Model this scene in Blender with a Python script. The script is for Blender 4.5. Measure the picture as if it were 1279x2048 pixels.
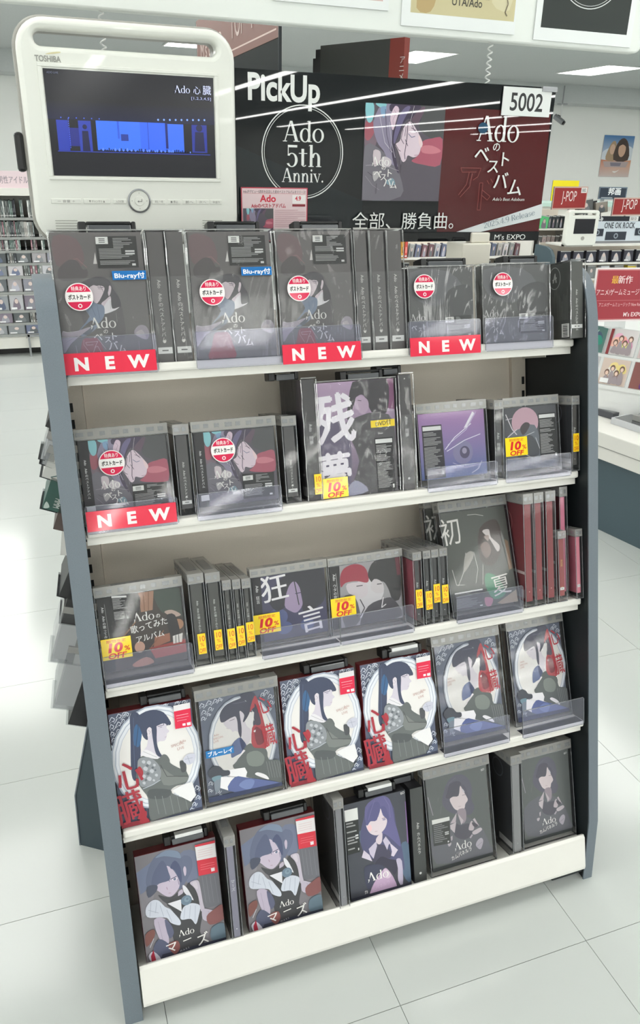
import bpy, math, random
from mathutils import Matrix, Vector
random.seed(7)
for o in list(bpy.data.objects): bpy.data.objects.remove(o)
SC = bpy.context.scene
COL = SC.collection

# ------------------------------------------------------------------ camera
cd = bpy.data.cameras.new('camera'); cam = bpy.data.objects.new('camera', cd); COL.objects.link(cam)
cd.sensor_fit = 'VERTICAL'; cd.sensor_height = 36.0; cd.lens = 36.0 * 1557.0 / 2048.0
cd.clip_start = .02; cd.clip_end = 100
cam.matrix_world = Matrix(((.94157, .11864, -.31524, -.0031), (-.33612, .39164, -.85653, -.9683), (.02184, .91244, .40864, 1.4139), (0, 0, 0, 1)))
SC.camera = cam

# ------------------------------------------------------------------ world, exposure
wd = bpy.data.worlds.new('world'); SC.world = wd; wd.use_nodes = True
wd.node_tree.nodes['Background'].inputs[0].default_value = (.97, 1, .98, 1)
wd.node_tree.nodes['Background'].inputs[1].default_value = .35
SC.view_settings.view_transform = 'Standard'; SC.view_settings.look = 'None'
SC.view_settings.gamma = 1; SC.view_settings.exposure = 0.2; SC.view_settings.use_curve_mapping = False
SC.cycles.transparent_max_bounces = 24; SC.cycles.max_bounces = 8; SC.cycles.diffuse_bounces = 4
SC.cycles.glossy_bounces = 3; SC.cycles.transmission_bounces = 3
SC.cycles.caustics_reflective = False; SC.cycles.caustics_refractive = False
SC.cycles.sample_clamp_indirect = 4.0; SC.cycles.use_denoising = True
LAMP = 6.6          # brightness of the ceiling panels

# ------------------------------------------------------------------ helpers
def lin(c):
    f = lambda x: x / 12.92 if x <= .04045 else ((x + .055) / 1.055) ** 2.4
    return tuple(f(x / 255.0) for x in c[:3]) + (1.0,)
MATS = {}
def mat(name, rgb, rough=.5, metal=0, spec=.5, grain=0, gscale=60, bump=0, bscale=300, coat=0):
    if name in MATS: return MATS[name]
    m = bpy.data.materials.new(name); m.use_nodes = True; nt = m.node_tree; b = nt.nodes['Principled BSDF']
    b.inputs['Base Color'].default_value = lin(rgb); b.inputs['Roughness'].default_value = rough
    b.inputs['Metallic'].default_value = metal; b.inputs['Specular IOR Level'].default_value = spec
    b.inputs['Coat Weight'].default_value = coat
    if grain or bump:
        tc = nt.nodes.new('ShaderNodeTexCoord'); nz = nt.nodes.new('ShaderNodeTexNoise')
        nz.inputs['Scale'].default_value = gscale; nz.inputs['Detail'].default_value = 4
        nt.links.new(tc.outputs['Object'], nz.inputs['Vector'])
    if grain:
        mx = nt.nodes.new('ShaderNodeMixRGB'); mx.blend_type = 'MULTIPLY'; mx.inputs[0].default_value = grain
        mx.inputs[1].default_value = lin(rgb); nt.links.new(nz.outputs['Fac'], mx.inputs[2])
        nt.links.new(mx.outputs[0], b.inputs['Base Color'])
    if bump:
        n2 = nt.nodes.new('ShaderNodeTexNoise'); n2.inputs['Scale'].default_value = bscale
        nt.links.new(tc.outputs['Object'], n2.inputs['Vector'])
        bp = nt.nodes.new('ShaderNodeBump'); bp.inputs['Strength'].default_value = bump; bp.inputs['Distance'].default_value = .001
        nt.links.new(n2.outputs['Fac'], bp.inputs['Height']); nt.links.new(bp.outputs[0], b.inputs['Normal'])
    MATS[name] = m; return m
def clear(name, tint=(255, 255, 255), haze=.05, hazecol=(235, 238, 245), gloss=.04, rough=.06, crinkle=0, scale=9.0):
    """thin clear plastic: lets light straight through, a little milky, reflects by Fresnel"""
    if name in MATS: return MATS[name]
    m = bpy.data.materials.new(name); m.use_nodes = True; nt = m.node_tree; N = nt.nodes; L = nt.links
    N.remove(N['Principled BSDF']); out = N['Material Output']
    tr = N.new('ShaderNodeBsdfTransparent'); tr.inputs[0].default_value = lin(tint)
    df = N.new('ShaderNodeBsdfDiffuse'); df.inputs[0].default_value = lin(hazecol)
    gl = N.new('ShaderNodeBsdfAnisotropic'); gl.inputs['Roughness'].default_value = rough
    fr = N.new('ShaderNodeFresnel'); fr.inputs[0].default_value = 1.16
    ad = N.new('ShaderNodeMath'); ad.operation = 'ADD'; ad.inputs[1].default_value = gloss; ad.use_clamp = True
    m1 = N.new('ShaderNodeMixShader'); m1.inputs[0].default_value = haze
    m2 = N.new('ShaderNodeMixShader')
    L.new(tr.outputs[0], m1.inputs[1]); L.new(df.outputs[0], m1.inputs[2])
    L.new(fr.outputs[0], ad.inputs[0]); L.new(ad.outputs[0], m2.inputs[0])
    L.new(m1.outputs[0], m2.inputs[1]); L.new(gl.outputs[0], m2.inputs[2]); L.new(m2.outputs[0], out.inputs[0])
    if crinkle:
        tc = N.new('ShaderNodeTexCoord'); mp = N.new('ShaderNodeMapping'); oi = N.new('ShaderNodeObjectInfo')
        mp.inputs['Scale'].default_value = (1, 1, .35); mp.inputs['Rotation'].default_value = (0, .25, 0)
        L.new(tc.outputs['Object'], mp.inputs[0]); L.new(oi.outputs['Location'], mp.inputs['Location'])
        nz = N.new('ShaderNodeTexNoise'); nz.inputs['Scale'].default_value = scale; nz.inputs['Detail'].default_value = 3
        nz.inputs['Distortion'].default_value = 1.2; L.new(mp.outputs[0], nz.inputs['Vector'])
        bp = N.new('ShaderNodeBump'); bp.inputs['Strength'].default_value = crinkle; bp.inputs['Distance'].default_value = .02
        L.new(nz.outputs['Fac'], bp.inputs['Height'])
        L.new(bp.outputs[0], gl.inputs['Normal']); L.new(bp.outputs[0], fr.inputs['Normal'])
    MATS[name] = m; return m
def attr_mat(name, emit=0, rough=.42, spec=.35):
    if name in MATS: return MATS[name]
    m = bpy.data.materials.new(name); m.use_nodes = True; nt = m.node_tree; b = nt.nodes['Principled BSDF']
    a = nt.nodes.new('ShaderNodeVertexColor'); a.layer_name = 'Col'
    if emit:
        b.inputs['Base Color'].default_value = (.004, .004, .005, 1)
        nt.links.new(a.outputs[0], b.inputs['Emission Color']); b.inputs['Emission Strength'].default_value = emit
    else: nt.links.new(a.outputs[0], b.inputs['Base Color'])
    b.inputs['Roughness'].default_value = rough; b.inputs['Specular IOR Level'].default_value = spec
    MATS[name] = m; return m
def emis(name, rgb, s):
    m = bpy.data.materials.new(name); m.use_nodes = True; b = m.node_tree.nodes['Principled BSDF']
    b.inputs['Base Color'].default_value = lin(rgb); b.inputs['Emission Color'].default_value = lin(rgb); b.inputs['Emission Strength'].default_value = s
    MATS[name] = m; return m

class MB:
    """collects shapes into one mesh; col = per-face sRGB colour for flat print"""
    def __init__(s): s.v = []; s.f = []; s.c = []; s.mi = []
    def add(s, vs, fs, col=None, mi=0):
        n = len(s.v); s.v += [tuple(p) for p in vs]
        for f in fs: s.f.append([n + i for i in f]); s.c.append(col); s.mi.append(mi)
        return s
    def box(s, x0, y0, z0, x1, y1, z1, col=None, mi=0):
        return s.add([(x0,y0,z0),(x1,y0,z0),(x1,y1,z0),(x0,y1,z0),(x0,y0,z1),(x1,y0,z1),(x1,y1,z1),(x0,y1,z1)],
                     [(3,2,1,0),(4,5,6,7),(0,1,5,4),(1,2,6,5),(2,3,7,6),(3,0,4,7)], col, mi)
    def prism(s, pts, ax, a0, a1, col=None, mi=0):
        """polygon pts extruded along axis ax (0,1,2) from a0 to a1"""
        n = len(pts); mk = {0: lambda p, a: (a, p[0], p[1]), 1: lambda p, a: (p[0], a, p[1]), 2: lambda p, a: (p[0], p[1], a)}[ax]
        vs = [mk(p, a0) for p in pts] + [mk(p, a1) for p in pts]
        fs = [tuple(range(n))[::-1], tuple(range(n, 2 * n))] + [(i, (i + 1) % n, n + (i + 1) % n, n + i) for i in range(n)]
        return s.add(vs, fs, col, mi)
    def tube(s, pts, r, seg=8, col=None, mi=0):
        rings = []
        for i, p in enumerate(pts):
            p = Vector(p); a = Vector(pts[max(0, i - 1)]); b = Vector(pts[min(len(pts) - 1, i + 1)])
            t = (b - a).normalized(); u = t.cross(Vector((.13, .27, .95))); u.normalize(); w = t.cross(u)
            rings.append([p + (u * math.cos(2 * math.pi * k / seg) + w * math.sin(2 * math.pi * k / seg)) * r for k in range(seg)])
        vs = [q for R in rings for q in R]; fs = []
        for i in range(len(pts) - 1):
            for k in range(seg): fs.append((i*seg+k, i*seg+(k+1)%seg, (i+1)*seg+(k+1)%seg, (i+1)*seg+k))
        fs += [tuple(range(seg))[::-1], tuple((len(pts)-1)*seg + k for k in range(seg))]
        return s.add(vs, fs, col, mi)
    def mesh(s, name, mats):
        me = bpy.data.meshes.new(name); me.from_pydata(s.v, [], s.f)
        for m in (mats if isinstance(mats, (list, tuple)) else [mats]): me.materials.append(m)
        me.polygons.foreach_set('material_index', s.mi)
        if any(c is not None for c in s.c):
            tone = lambda c: tuple(max(0, x) ** .87 for x in lin(c)[:3]) + (1.0,)
            at = me.color_attributes.new('Col', 'FLOAT_COLOR', 'CORNER'); buf = []; cache = {}
            for f, c in zip(s.f, s.c):
                if c is None: c = (128, 128, 128)
                if isinstance(c[0], (tuple, list)):
                    for k in range(len(f)): buf.extend(tone(c[k]))
                else:
                    if c not in cache: cache[c] = tone(c)
                    buf.extend(cache[c] * len(f))
            at.data.foreach_set('color', buf)
        me.update(); return me
    def build(s, name, mats, parent=None, bevel=0, loc=None):
        return obj(name, s.mesh(name, mats), parent, bevel, loc)
def obj(name, me, parent=None, bevel=0, loc=None):
    o = bpy.data.objects.new(name, me); COL.objects.link(o); o.parent = parent
    if loc: o.location = loc
    if bevel:
        b = o.modifiers.new('bevel', 'BEVEL'); b.width = bevel; b.segments = 2; b.limit_method = 'ANGLE'
    return o
def tag(o, label=None, cat=None, group=None, kind=None):
    if label: o['label'] = label
    if cat: o['category'] = cat
    if group: o['group'] = group
    if kind: o['kind'] = kind
    return o
def thing(name, label, cat, M=None, group=None):
    o = bpy.data.objects.new(name, None); o.empty_display_size = .02; COL.objects.link(o)
    if M is not None: o.matrix_world = M
    return tag(o, label, cat, group)
def T(x, y, z): return Matrix.Translation((x, y, z))
def RX(a): return Matrix.Rotation(a, 4, 'X')
def RY(a): return Matrix.Rotation(a, 4, 'Y')
def RZ(a): return Matrix.Rotation(a, 4, 'Z')
def rrect(x0, z0, x1, z1, r, seg=6):
    pts = []
    for cx, cz, a0 in ((x1-r, z0+r, -90), (x1-r, z1-r, 0), (x0+r, z1-r, 90), (x0+r, z0+r, 180)):
        for k in range(seg + 1):
            a = math.radians(a0 + 90 * k / seg); pts.append((cx + r * math.cos(a), cz + r * math.sin(a)))
    return pts
def plate(name, outline, holes, y0, y1, m, parent=None, bevel=0, seg=2):
    """flat plate in the x-z plane, with holes, between y0 (front) and y1"""
    c = bpy.data.curves.new(name, 'CURVE'); c.dimensions = '2D'; c.fill_mode = 'BOTH'
    c.extrude = (y1 - y0) / 2 - bevel; c.bevel_depth = bevel; c.bevel_resolution = seg; c.offset = -bevel
    for P in [outline] + list(holes):
        sp = c.splines.new('POLY'); sp.points.add(len(P) - 1); sp.use_cyclic_u = True
        for q, p in zip(sp.points, P): q.co = (p[0], p[1], 0, 1)
    t = bpy.data.objects.new(name, c); me = bpy.data.meshes.new_from_object(t); bpy.data.objects.remove(t)
    me.transform(T(0, (y0 + y1) / 2, 0) @ RX(math.pi / 2)); me.materials.clear(); me.materials.append(m)
    return obj(name, me, parent)

# ------------------------------------------------------------------ flat print: lettering and cover pictures
_TX = {}
def glyphs(s, bold=0, shear=0):
    k = (s, bold, shear)
    if k not in _TX:
        c = bpy.data.curves.new('t', 'FONT'); c.body = s; c.size = 1; c.resolution_u = 5 if len(s) < 9 and ord(max(s)) < 256 else 2; c.offset = (0, .014, .028, .045)[bold]; c.shear = shear
        o = bpy.data.objects.new('t', c); me = bpy.data.meshes.new_from_object(o); bpy.data.objects.remove(o)
        vs = [(v.co.x, v.co.y) for v in me.vertices]; fs = [tuple(p.vertices) for p in me.polygons]
        bpy.data.meshes.remove(me)
        _TX[k] = (vs, fs)
    return _TX[k]
def ring(cx, cy, rx, ry, tx, ty, a0=0, a1=360, n=20):
    P = []
    for k in range(n):
        q = []
        for a in (a0 + (a1 - a0) * k / n, a0 + (a1 - a0) * (k + 1) / n):
            a = math.radians(a); q += [(cx + rx * math.cos(a), cy + ry * math.sin(a)), (cx + (rx - tx) * math.cos(a), cy + (ry - ty) * math.sin(a))]
        P.append([q[0], q[2], q[3], q[1]])
    return P
def R4(x0, y0, x1, y1): return [(x0, y0), (x1, y0), (x1, y1), (x0, y1)]
def serif(ch):
    """Didone letters as polygons on an em of 1; returns (advance, polygons)"""
    S = []; h = .028
    def st(x, y0, y1, w=.1, b=1, t=0):
        S.append(R4(x, y0, x + w, y1))
        if b: S.append(R4(x - .05, y0, x + w + .05, y0 + h))
        if t: S.append([(x - .06, y1 - .045), (x, y1 - .03), (x + w, y1), (x - .01, y1)])
    if ch in 'AV':
        S += [[(.30, .72), (.40, .72), (.66, 0), (.53, 0)], [(.30, .72), (.335, .66), (.1, 0), (.06, 0)], R4(.17, .22, .50, .25), R4(0, 0, .18, h), R4(.45, 0, .72, h)]
        return .70, S
    if ch == '@':   # logo A without its crossbar: short left stroke and a small hook
        return .66, [[(.22, .74), (.30, .74), (.62, 0), (.46, 0)], R4(.38, 0, .68, h), [(.22, .74), (.29, .62), (.15, .28), (.12, .28)], [(-.02, .22), (.12, .20), (.06, .02), (-.04, -.08), (.03, .1)]]
    if ch == 'd': S += ring(.25, .235, .23, .25, .1, .03); st(.37, 0, .74, .1, 0, 1); S.append(R4(.37, 0, .54, h)); return .56, S
    if ch == 'o': S += ring(.25, .235, .25, .25, .1, .03); return .52, S
    if ch == 'n': st(.08, 0, .46, .1, 1, 1); st(.37, 0, .3, .1); S += ring(.30, .28, .17, .2, .1, .035, 0, 170, 10); return .56, S
    if ch == 'h': st(.08, 0, .74, .1, 1, 1); st(.37, 0, .3, .1); S += ring(.30, .28, .17, .2, .1, .035, 0, 170, 10); return .56, S
    if ch == 'i': st(.08, 0, .46, .1, 1, 1); S += ring(.13, .62, .055, .06, .055, .06, n=10); return .26, S
    if ch == 'v': return .52, [[(.02, .46), (.13, .46), (.31, 0), (.25, 0)], [(.40, .46), (.44, .46), (.29, 0), (.26, 0)], R4(-.02, .435, .2, .46), R4(.33, .435, .5, .46)]
    if ch == 't': st(.1, .05, .6, .1, 0); S += [R4(.0, .435, .32, .46)]; S += ring(.2, .1, .1, .1, .03, .03, 180, 330, 8); return .34, S
    if ch == '5': S += [R4(.1, .64, .44, .72), R4(.09, .38, .12, .72)] + ring(.24, .22, .22, .24, .1, .03, -150, 140, 18); return .5, S
    if ch == '2': S += ring(.22, .52, .2, .2, .1, .03, -30, 180, 12); S += [[(.33, .45), (.42, .45), (.1, .05), (.02, .05)], R4(.02, 0, .44, .07)]; return .5, S
    if ch == '0': S += ring(.24, .36, .23, .37, .1, .03); return .5, S
    if ch == '4': st(.28, 0, .72, .09); S += [[(.3, .72), (.34, .72), (.05, .2), (.0, .2)], R4(0, .18, .46, .22)]; return .5, S
    if ch == '9': S += ring(.24, .5, .22, .23, .1, .03); S += ring(.2, .38, .26, .38, .1, .03, -100, 10, 10); return .5, S
    if ch == '.': return .2, ring(.09, .05, .055, .055, .055, .055, n=10)
    if ch == 'R': st(.08, 0, .72, .11); S += [R4(.1, .69, .34, .72), R4(.1, .34, .34, .37), [(.26, .36), (.36, .36), (.6, 0), (.47, 0)]] + ring(.33, .53, .2, .19, .1, .03, -90, 90, 10); return .6, S
    if ch == 'e': S += ring(.24, .235, .23, .25, .1, .03, 20, 330); S.append(R4(.04, .25, .46, .28)); return .48, S
    if ch == 'l': st(.08, 0, .74, .1, 1, 1); return .27, S
    if ch == 'a': st(.32, 0, .34, .1); S += ring(.22, .33, .2, .15, .1, .03, 0, 160, 8) + ring(.2, .13, .17, .14, .09, .03); return .5, S
    if ch == 's': S += ring(.2, .34, .16, .14, .08, .03, 20, 250, 10) + ring(.2, .13, .18, .14, .08, .03, -160, 80, 10); return .42, S
    return .3, []

class Art(MB):
    """a printed face: x right, z up, printed towards -y in thin layers"""
    def __init__(s, w, h, step=.00004): MB.__init__(s); s.w = w; s.h = h; s.y = -.0003; s.step = step
    def nl(s): s.y -= s.step
    def poly(s, pts, col, layer=True):
        if layer: s.nl()
        s.add([(p[0], s.y, p[1]) for p in pts], [tuple(range(len(pts)))], col)
    def polys(s, P, col):
        s.nl()
        for p in P: s.y -= 2e-6; s.poly(p, col, False)
    def rect(s, x0, z0, x1, z1, col): s.poly(R4(x0, z0, x1, z1), col)
    def ell(s, cx, cz, rx, rz, col, n=22): s.poly([(cx + rx * math.cos(2*math.pi*k/n), cz + rz * math.sin(2*math.pi*k/n)) for k in range(n)], col)
    def smooth(s, pts, col):
        n = len(pts); o = []
        for i in range(n):
            a, b, c, d = pts[i-1], pts[i], pts[(i+1) % n], pts[(i+2) % n]
            for t in (0, .34, .67):
                o.append(tuple(max(0, min(m_, .5*((2*b[k]) + (-a[k]+c[k])*t + (2*a[k]-5*b[k]+4*c[k]-d[k])*t*t + (-a[k]+3*b[k]-3*c[k]+d[k])*t**3))) for k, m_ in ((0, s.w), (1, s.h))))
        s.poly(o, col)
    def line(s, pts, w, col):
        s.nl()
        for a, b in zip(pts, pts[1:]):
            dx, dz = b[0]-a[0], b[1]-a[1]; L = math.hypot(dx, dz) or 1e-6; nx, nz = -dz/L*w/2, dx/L*w/2
            s.poly([(a[0]+nx, a[1]+nz), (a[0]-nx, a[1]-nz), (b[0]-nx, b[1]-nz), (b[0]+nx, b[1]+nz)], col, False)
    def text(s, t, x, z, size, col, rot=0, bold=0, sx=1, fit=None, mid=False, shear=0):
        cjk = bold and any(ord(q) > 0x2E00 for q in t)
        if cjk:                     # thicken dense characters by small repeats instead of an outline offset
            d = size * (0, .012, .028, .04)[bold]; c, n = math.cos(math.radians(rot)), math.sin(math.radians(rot))
            if fit: sx = fit / (max(v[0] for v in glyphs(t)[0]) * size)
            if mid: x -= max(v[0] for v in glyphs(t)[0]) * size * sx / 2 * c; z -= max(v[0] for v in glyphs(t)[0]) * size * sx / 2 * n
            for ox, oz in (((-d, 0), (d, 0)) if bold == 1 else ((-d, 0), (d, 0), (0, d), (0, -d))): s.text(t, x + ox, z + oz, size, col, rot, 0, sx)
            return
        vs, fs = glyphs(t, bold, shear)
        if not vs: return
        s.nl()
        if fit: sx = fit / (max(v[0] for v in vs) * size)
        off = max(v[0] for v in vs) * size * sx / 2 if mid else 0
        c, n = math.cos(math.radians(rot)), math.sin(math.radians(rot))
        s.add([(x + (vx*size*sx-off)*c - vy*size*n, s.y, z + (vx*size*sx-off)*n + vy*size*c) for vx, vy in vs], fs, col)
    def vtext(s, t, x, z, size, col, bold=1):
        """stacked upright kana, Latin runs turned; x = centre, z = top"""
        run = ''
        def flush(run, z):
            if run.strip():
                vs, _ = glyphs(run, bold); L = max(v[0] for v in vs) * size
                s.text(run, x - size*.34, z, size, col, -90, bold); return z - L - size*.15
            return z
        for ch in t:
            if ord(ch) < 0x2000: run += ch; continue
            z = flush(run, z); run = ''
            if ch == '　': z -= size * .8; continue
            if ch == 'ー': s.rect(x - size*.05, z - size*.85, x + size*.05, z - size*.1, col)
            else: s.text(ch, x - size*.5, z - size*.86, size, col, 0, bold)
            z -= size
        return flush(run, z)
    def didone(s, t, x, z, size, col, fit=None, rot=0):
        P = []; cx = 0
        for ch in t:
            if ch == ' ': cx += .25; continue
            a, S = serif(ch); P += [[(p[0] + cx, p[1]) for p in q] for q in S]; cx += a
        sx = fit / (cx * size) if fit else 1
        c, n = math.cos(math.radians(rot)), math.sin(math.radians(rot))
        s.polys([[(x + p[0]*size*sx*c - p[1]*size*n, z + p[0]*size*sx*n + p[1]*size*c) for p in q] for q in P], col)
    def info(s, q, col, hdr, rows, box):
        s.poly(q, col)
        TL, TR, BR, BL = [Vector(p) for p in q]
        at = lambda u, v: tuple((BL*(1-u) + BR*u)*(1-v) + (TL*(1-u) + TR*u)*v)
        rr = random.Random(int(1e5 * q[0][0])); lc = (150, 150, 150) if col[0] < 45 else (120, 120, 122)
        s.nl()
        if hdr: s.poly([at(.04, .9), at(.96, .9), at(.96, .975), at(.04, .975)], (222, 222, 222), False)
        n = rows * 2 if not hdr else rows * 2
        for k in range(n):
            v = .86 - .8 * k / n if hdr else .93 - .86 * k / n
            if rr.random() < .12: continue
            u0 = .06; u1 = .5 + .42 * rr.random()
            if box and v > .62: u0 = .42
            if not hdr and .3 < v < .6 and rr.random() < .5: u1 = .6
            t = .2 / n
            s.poly([at(u0, v - t), at(u1, v - t), at(u1, v + t), at(u0, v + t)], lc, False)
        if box: s.poly(box, (222, 222, 220)); b = box; s.nl()
        if box:
            bx = lambda u, v: tuple((Vector(box[3])*(1-u) + Vector(box[2])*u)*(1-v) + (Vector(box[0])*(1-u) + Vector(box[1])*u)*v)
            for v in (.25, .5, .72): s.poly([bx(.25, v-.06), bx(.75, v-.06), bx(.75, v+.06), bx(.25, v+.06)], (90, 90, 90), False)
        s.nl(); s.poly([at(.84, .06), at(.93, .06), at(.93, .13), at(.84, .13)], (205, 205, 205), False)
        if not hdr: s.poly([at(.7, .42), at(.93, .42), at(.93, .47), at(.7, .47)], (205, 205, 205), False); s.poly([at(.7, .5), at(.93, .5), at(.93, .55), at(.7, .55)], (205, 205, 205), False)
def run_art(a, ops, fx=lambda u: u):
    w, h = a.w, a.h; P = lambda p: (fx(p[0]) * w / 100, p[1] * h / 100)
    for o in ops:
        k, c = o[0], o[1]
        if k == 'r': a.rect(o[2]*w/100, o[3]*h/100, o[4]*w/100, o[5]*h/100, c)
        elif k == 'g': a.nl(); a.add([(0, a.y, 0), (w, a.y, 0), (w, a.y, h), (0, a.y, h)], [(0, 1, 2, 3)], (c, c, o[2], o[2]))
        elif k == 'p': a.poly([P(p) for p in o[2]], c)
        elif k == 's': a.smooth([P(p) for p in o[2]], c)
        elif k == 'e': a.ell(*P((o[2], o[3])), o[4]*h/100, o[5]*h/100, c)
        elif k == 'l': a.line([P(p) for p in o[3]], o[2]*h/100, c)
        elif k == 't': a.text(o[2], *P((o[3], o[4])), o[5]*h/100, c, o[6], o[7], o[8])
        elif k == 'a': a.didone('@do', *P((o[2], o[3])), o[4]*w/100/1.72, c)
        elif k == 'v': a.vtext(o[2], o[3]*w/100, o[4]*h/100, o[5]*h/100, c)
        elif k == 'i': a.info([P(p) for p in o[2]], c, o[3], o[4], [P(p) for p in o[5]] if o[5] else None)
_AM = {}
def art_mesh(name, w, h):
    k = (name, round(w, 3), round(h, 3))
    if k not in _AM:
        a = Art(w, h); run_art(a, ART[name]); _AM[k] = a.mesh('cover_print', attr_mat('print'))
    return _AM[k]
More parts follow.
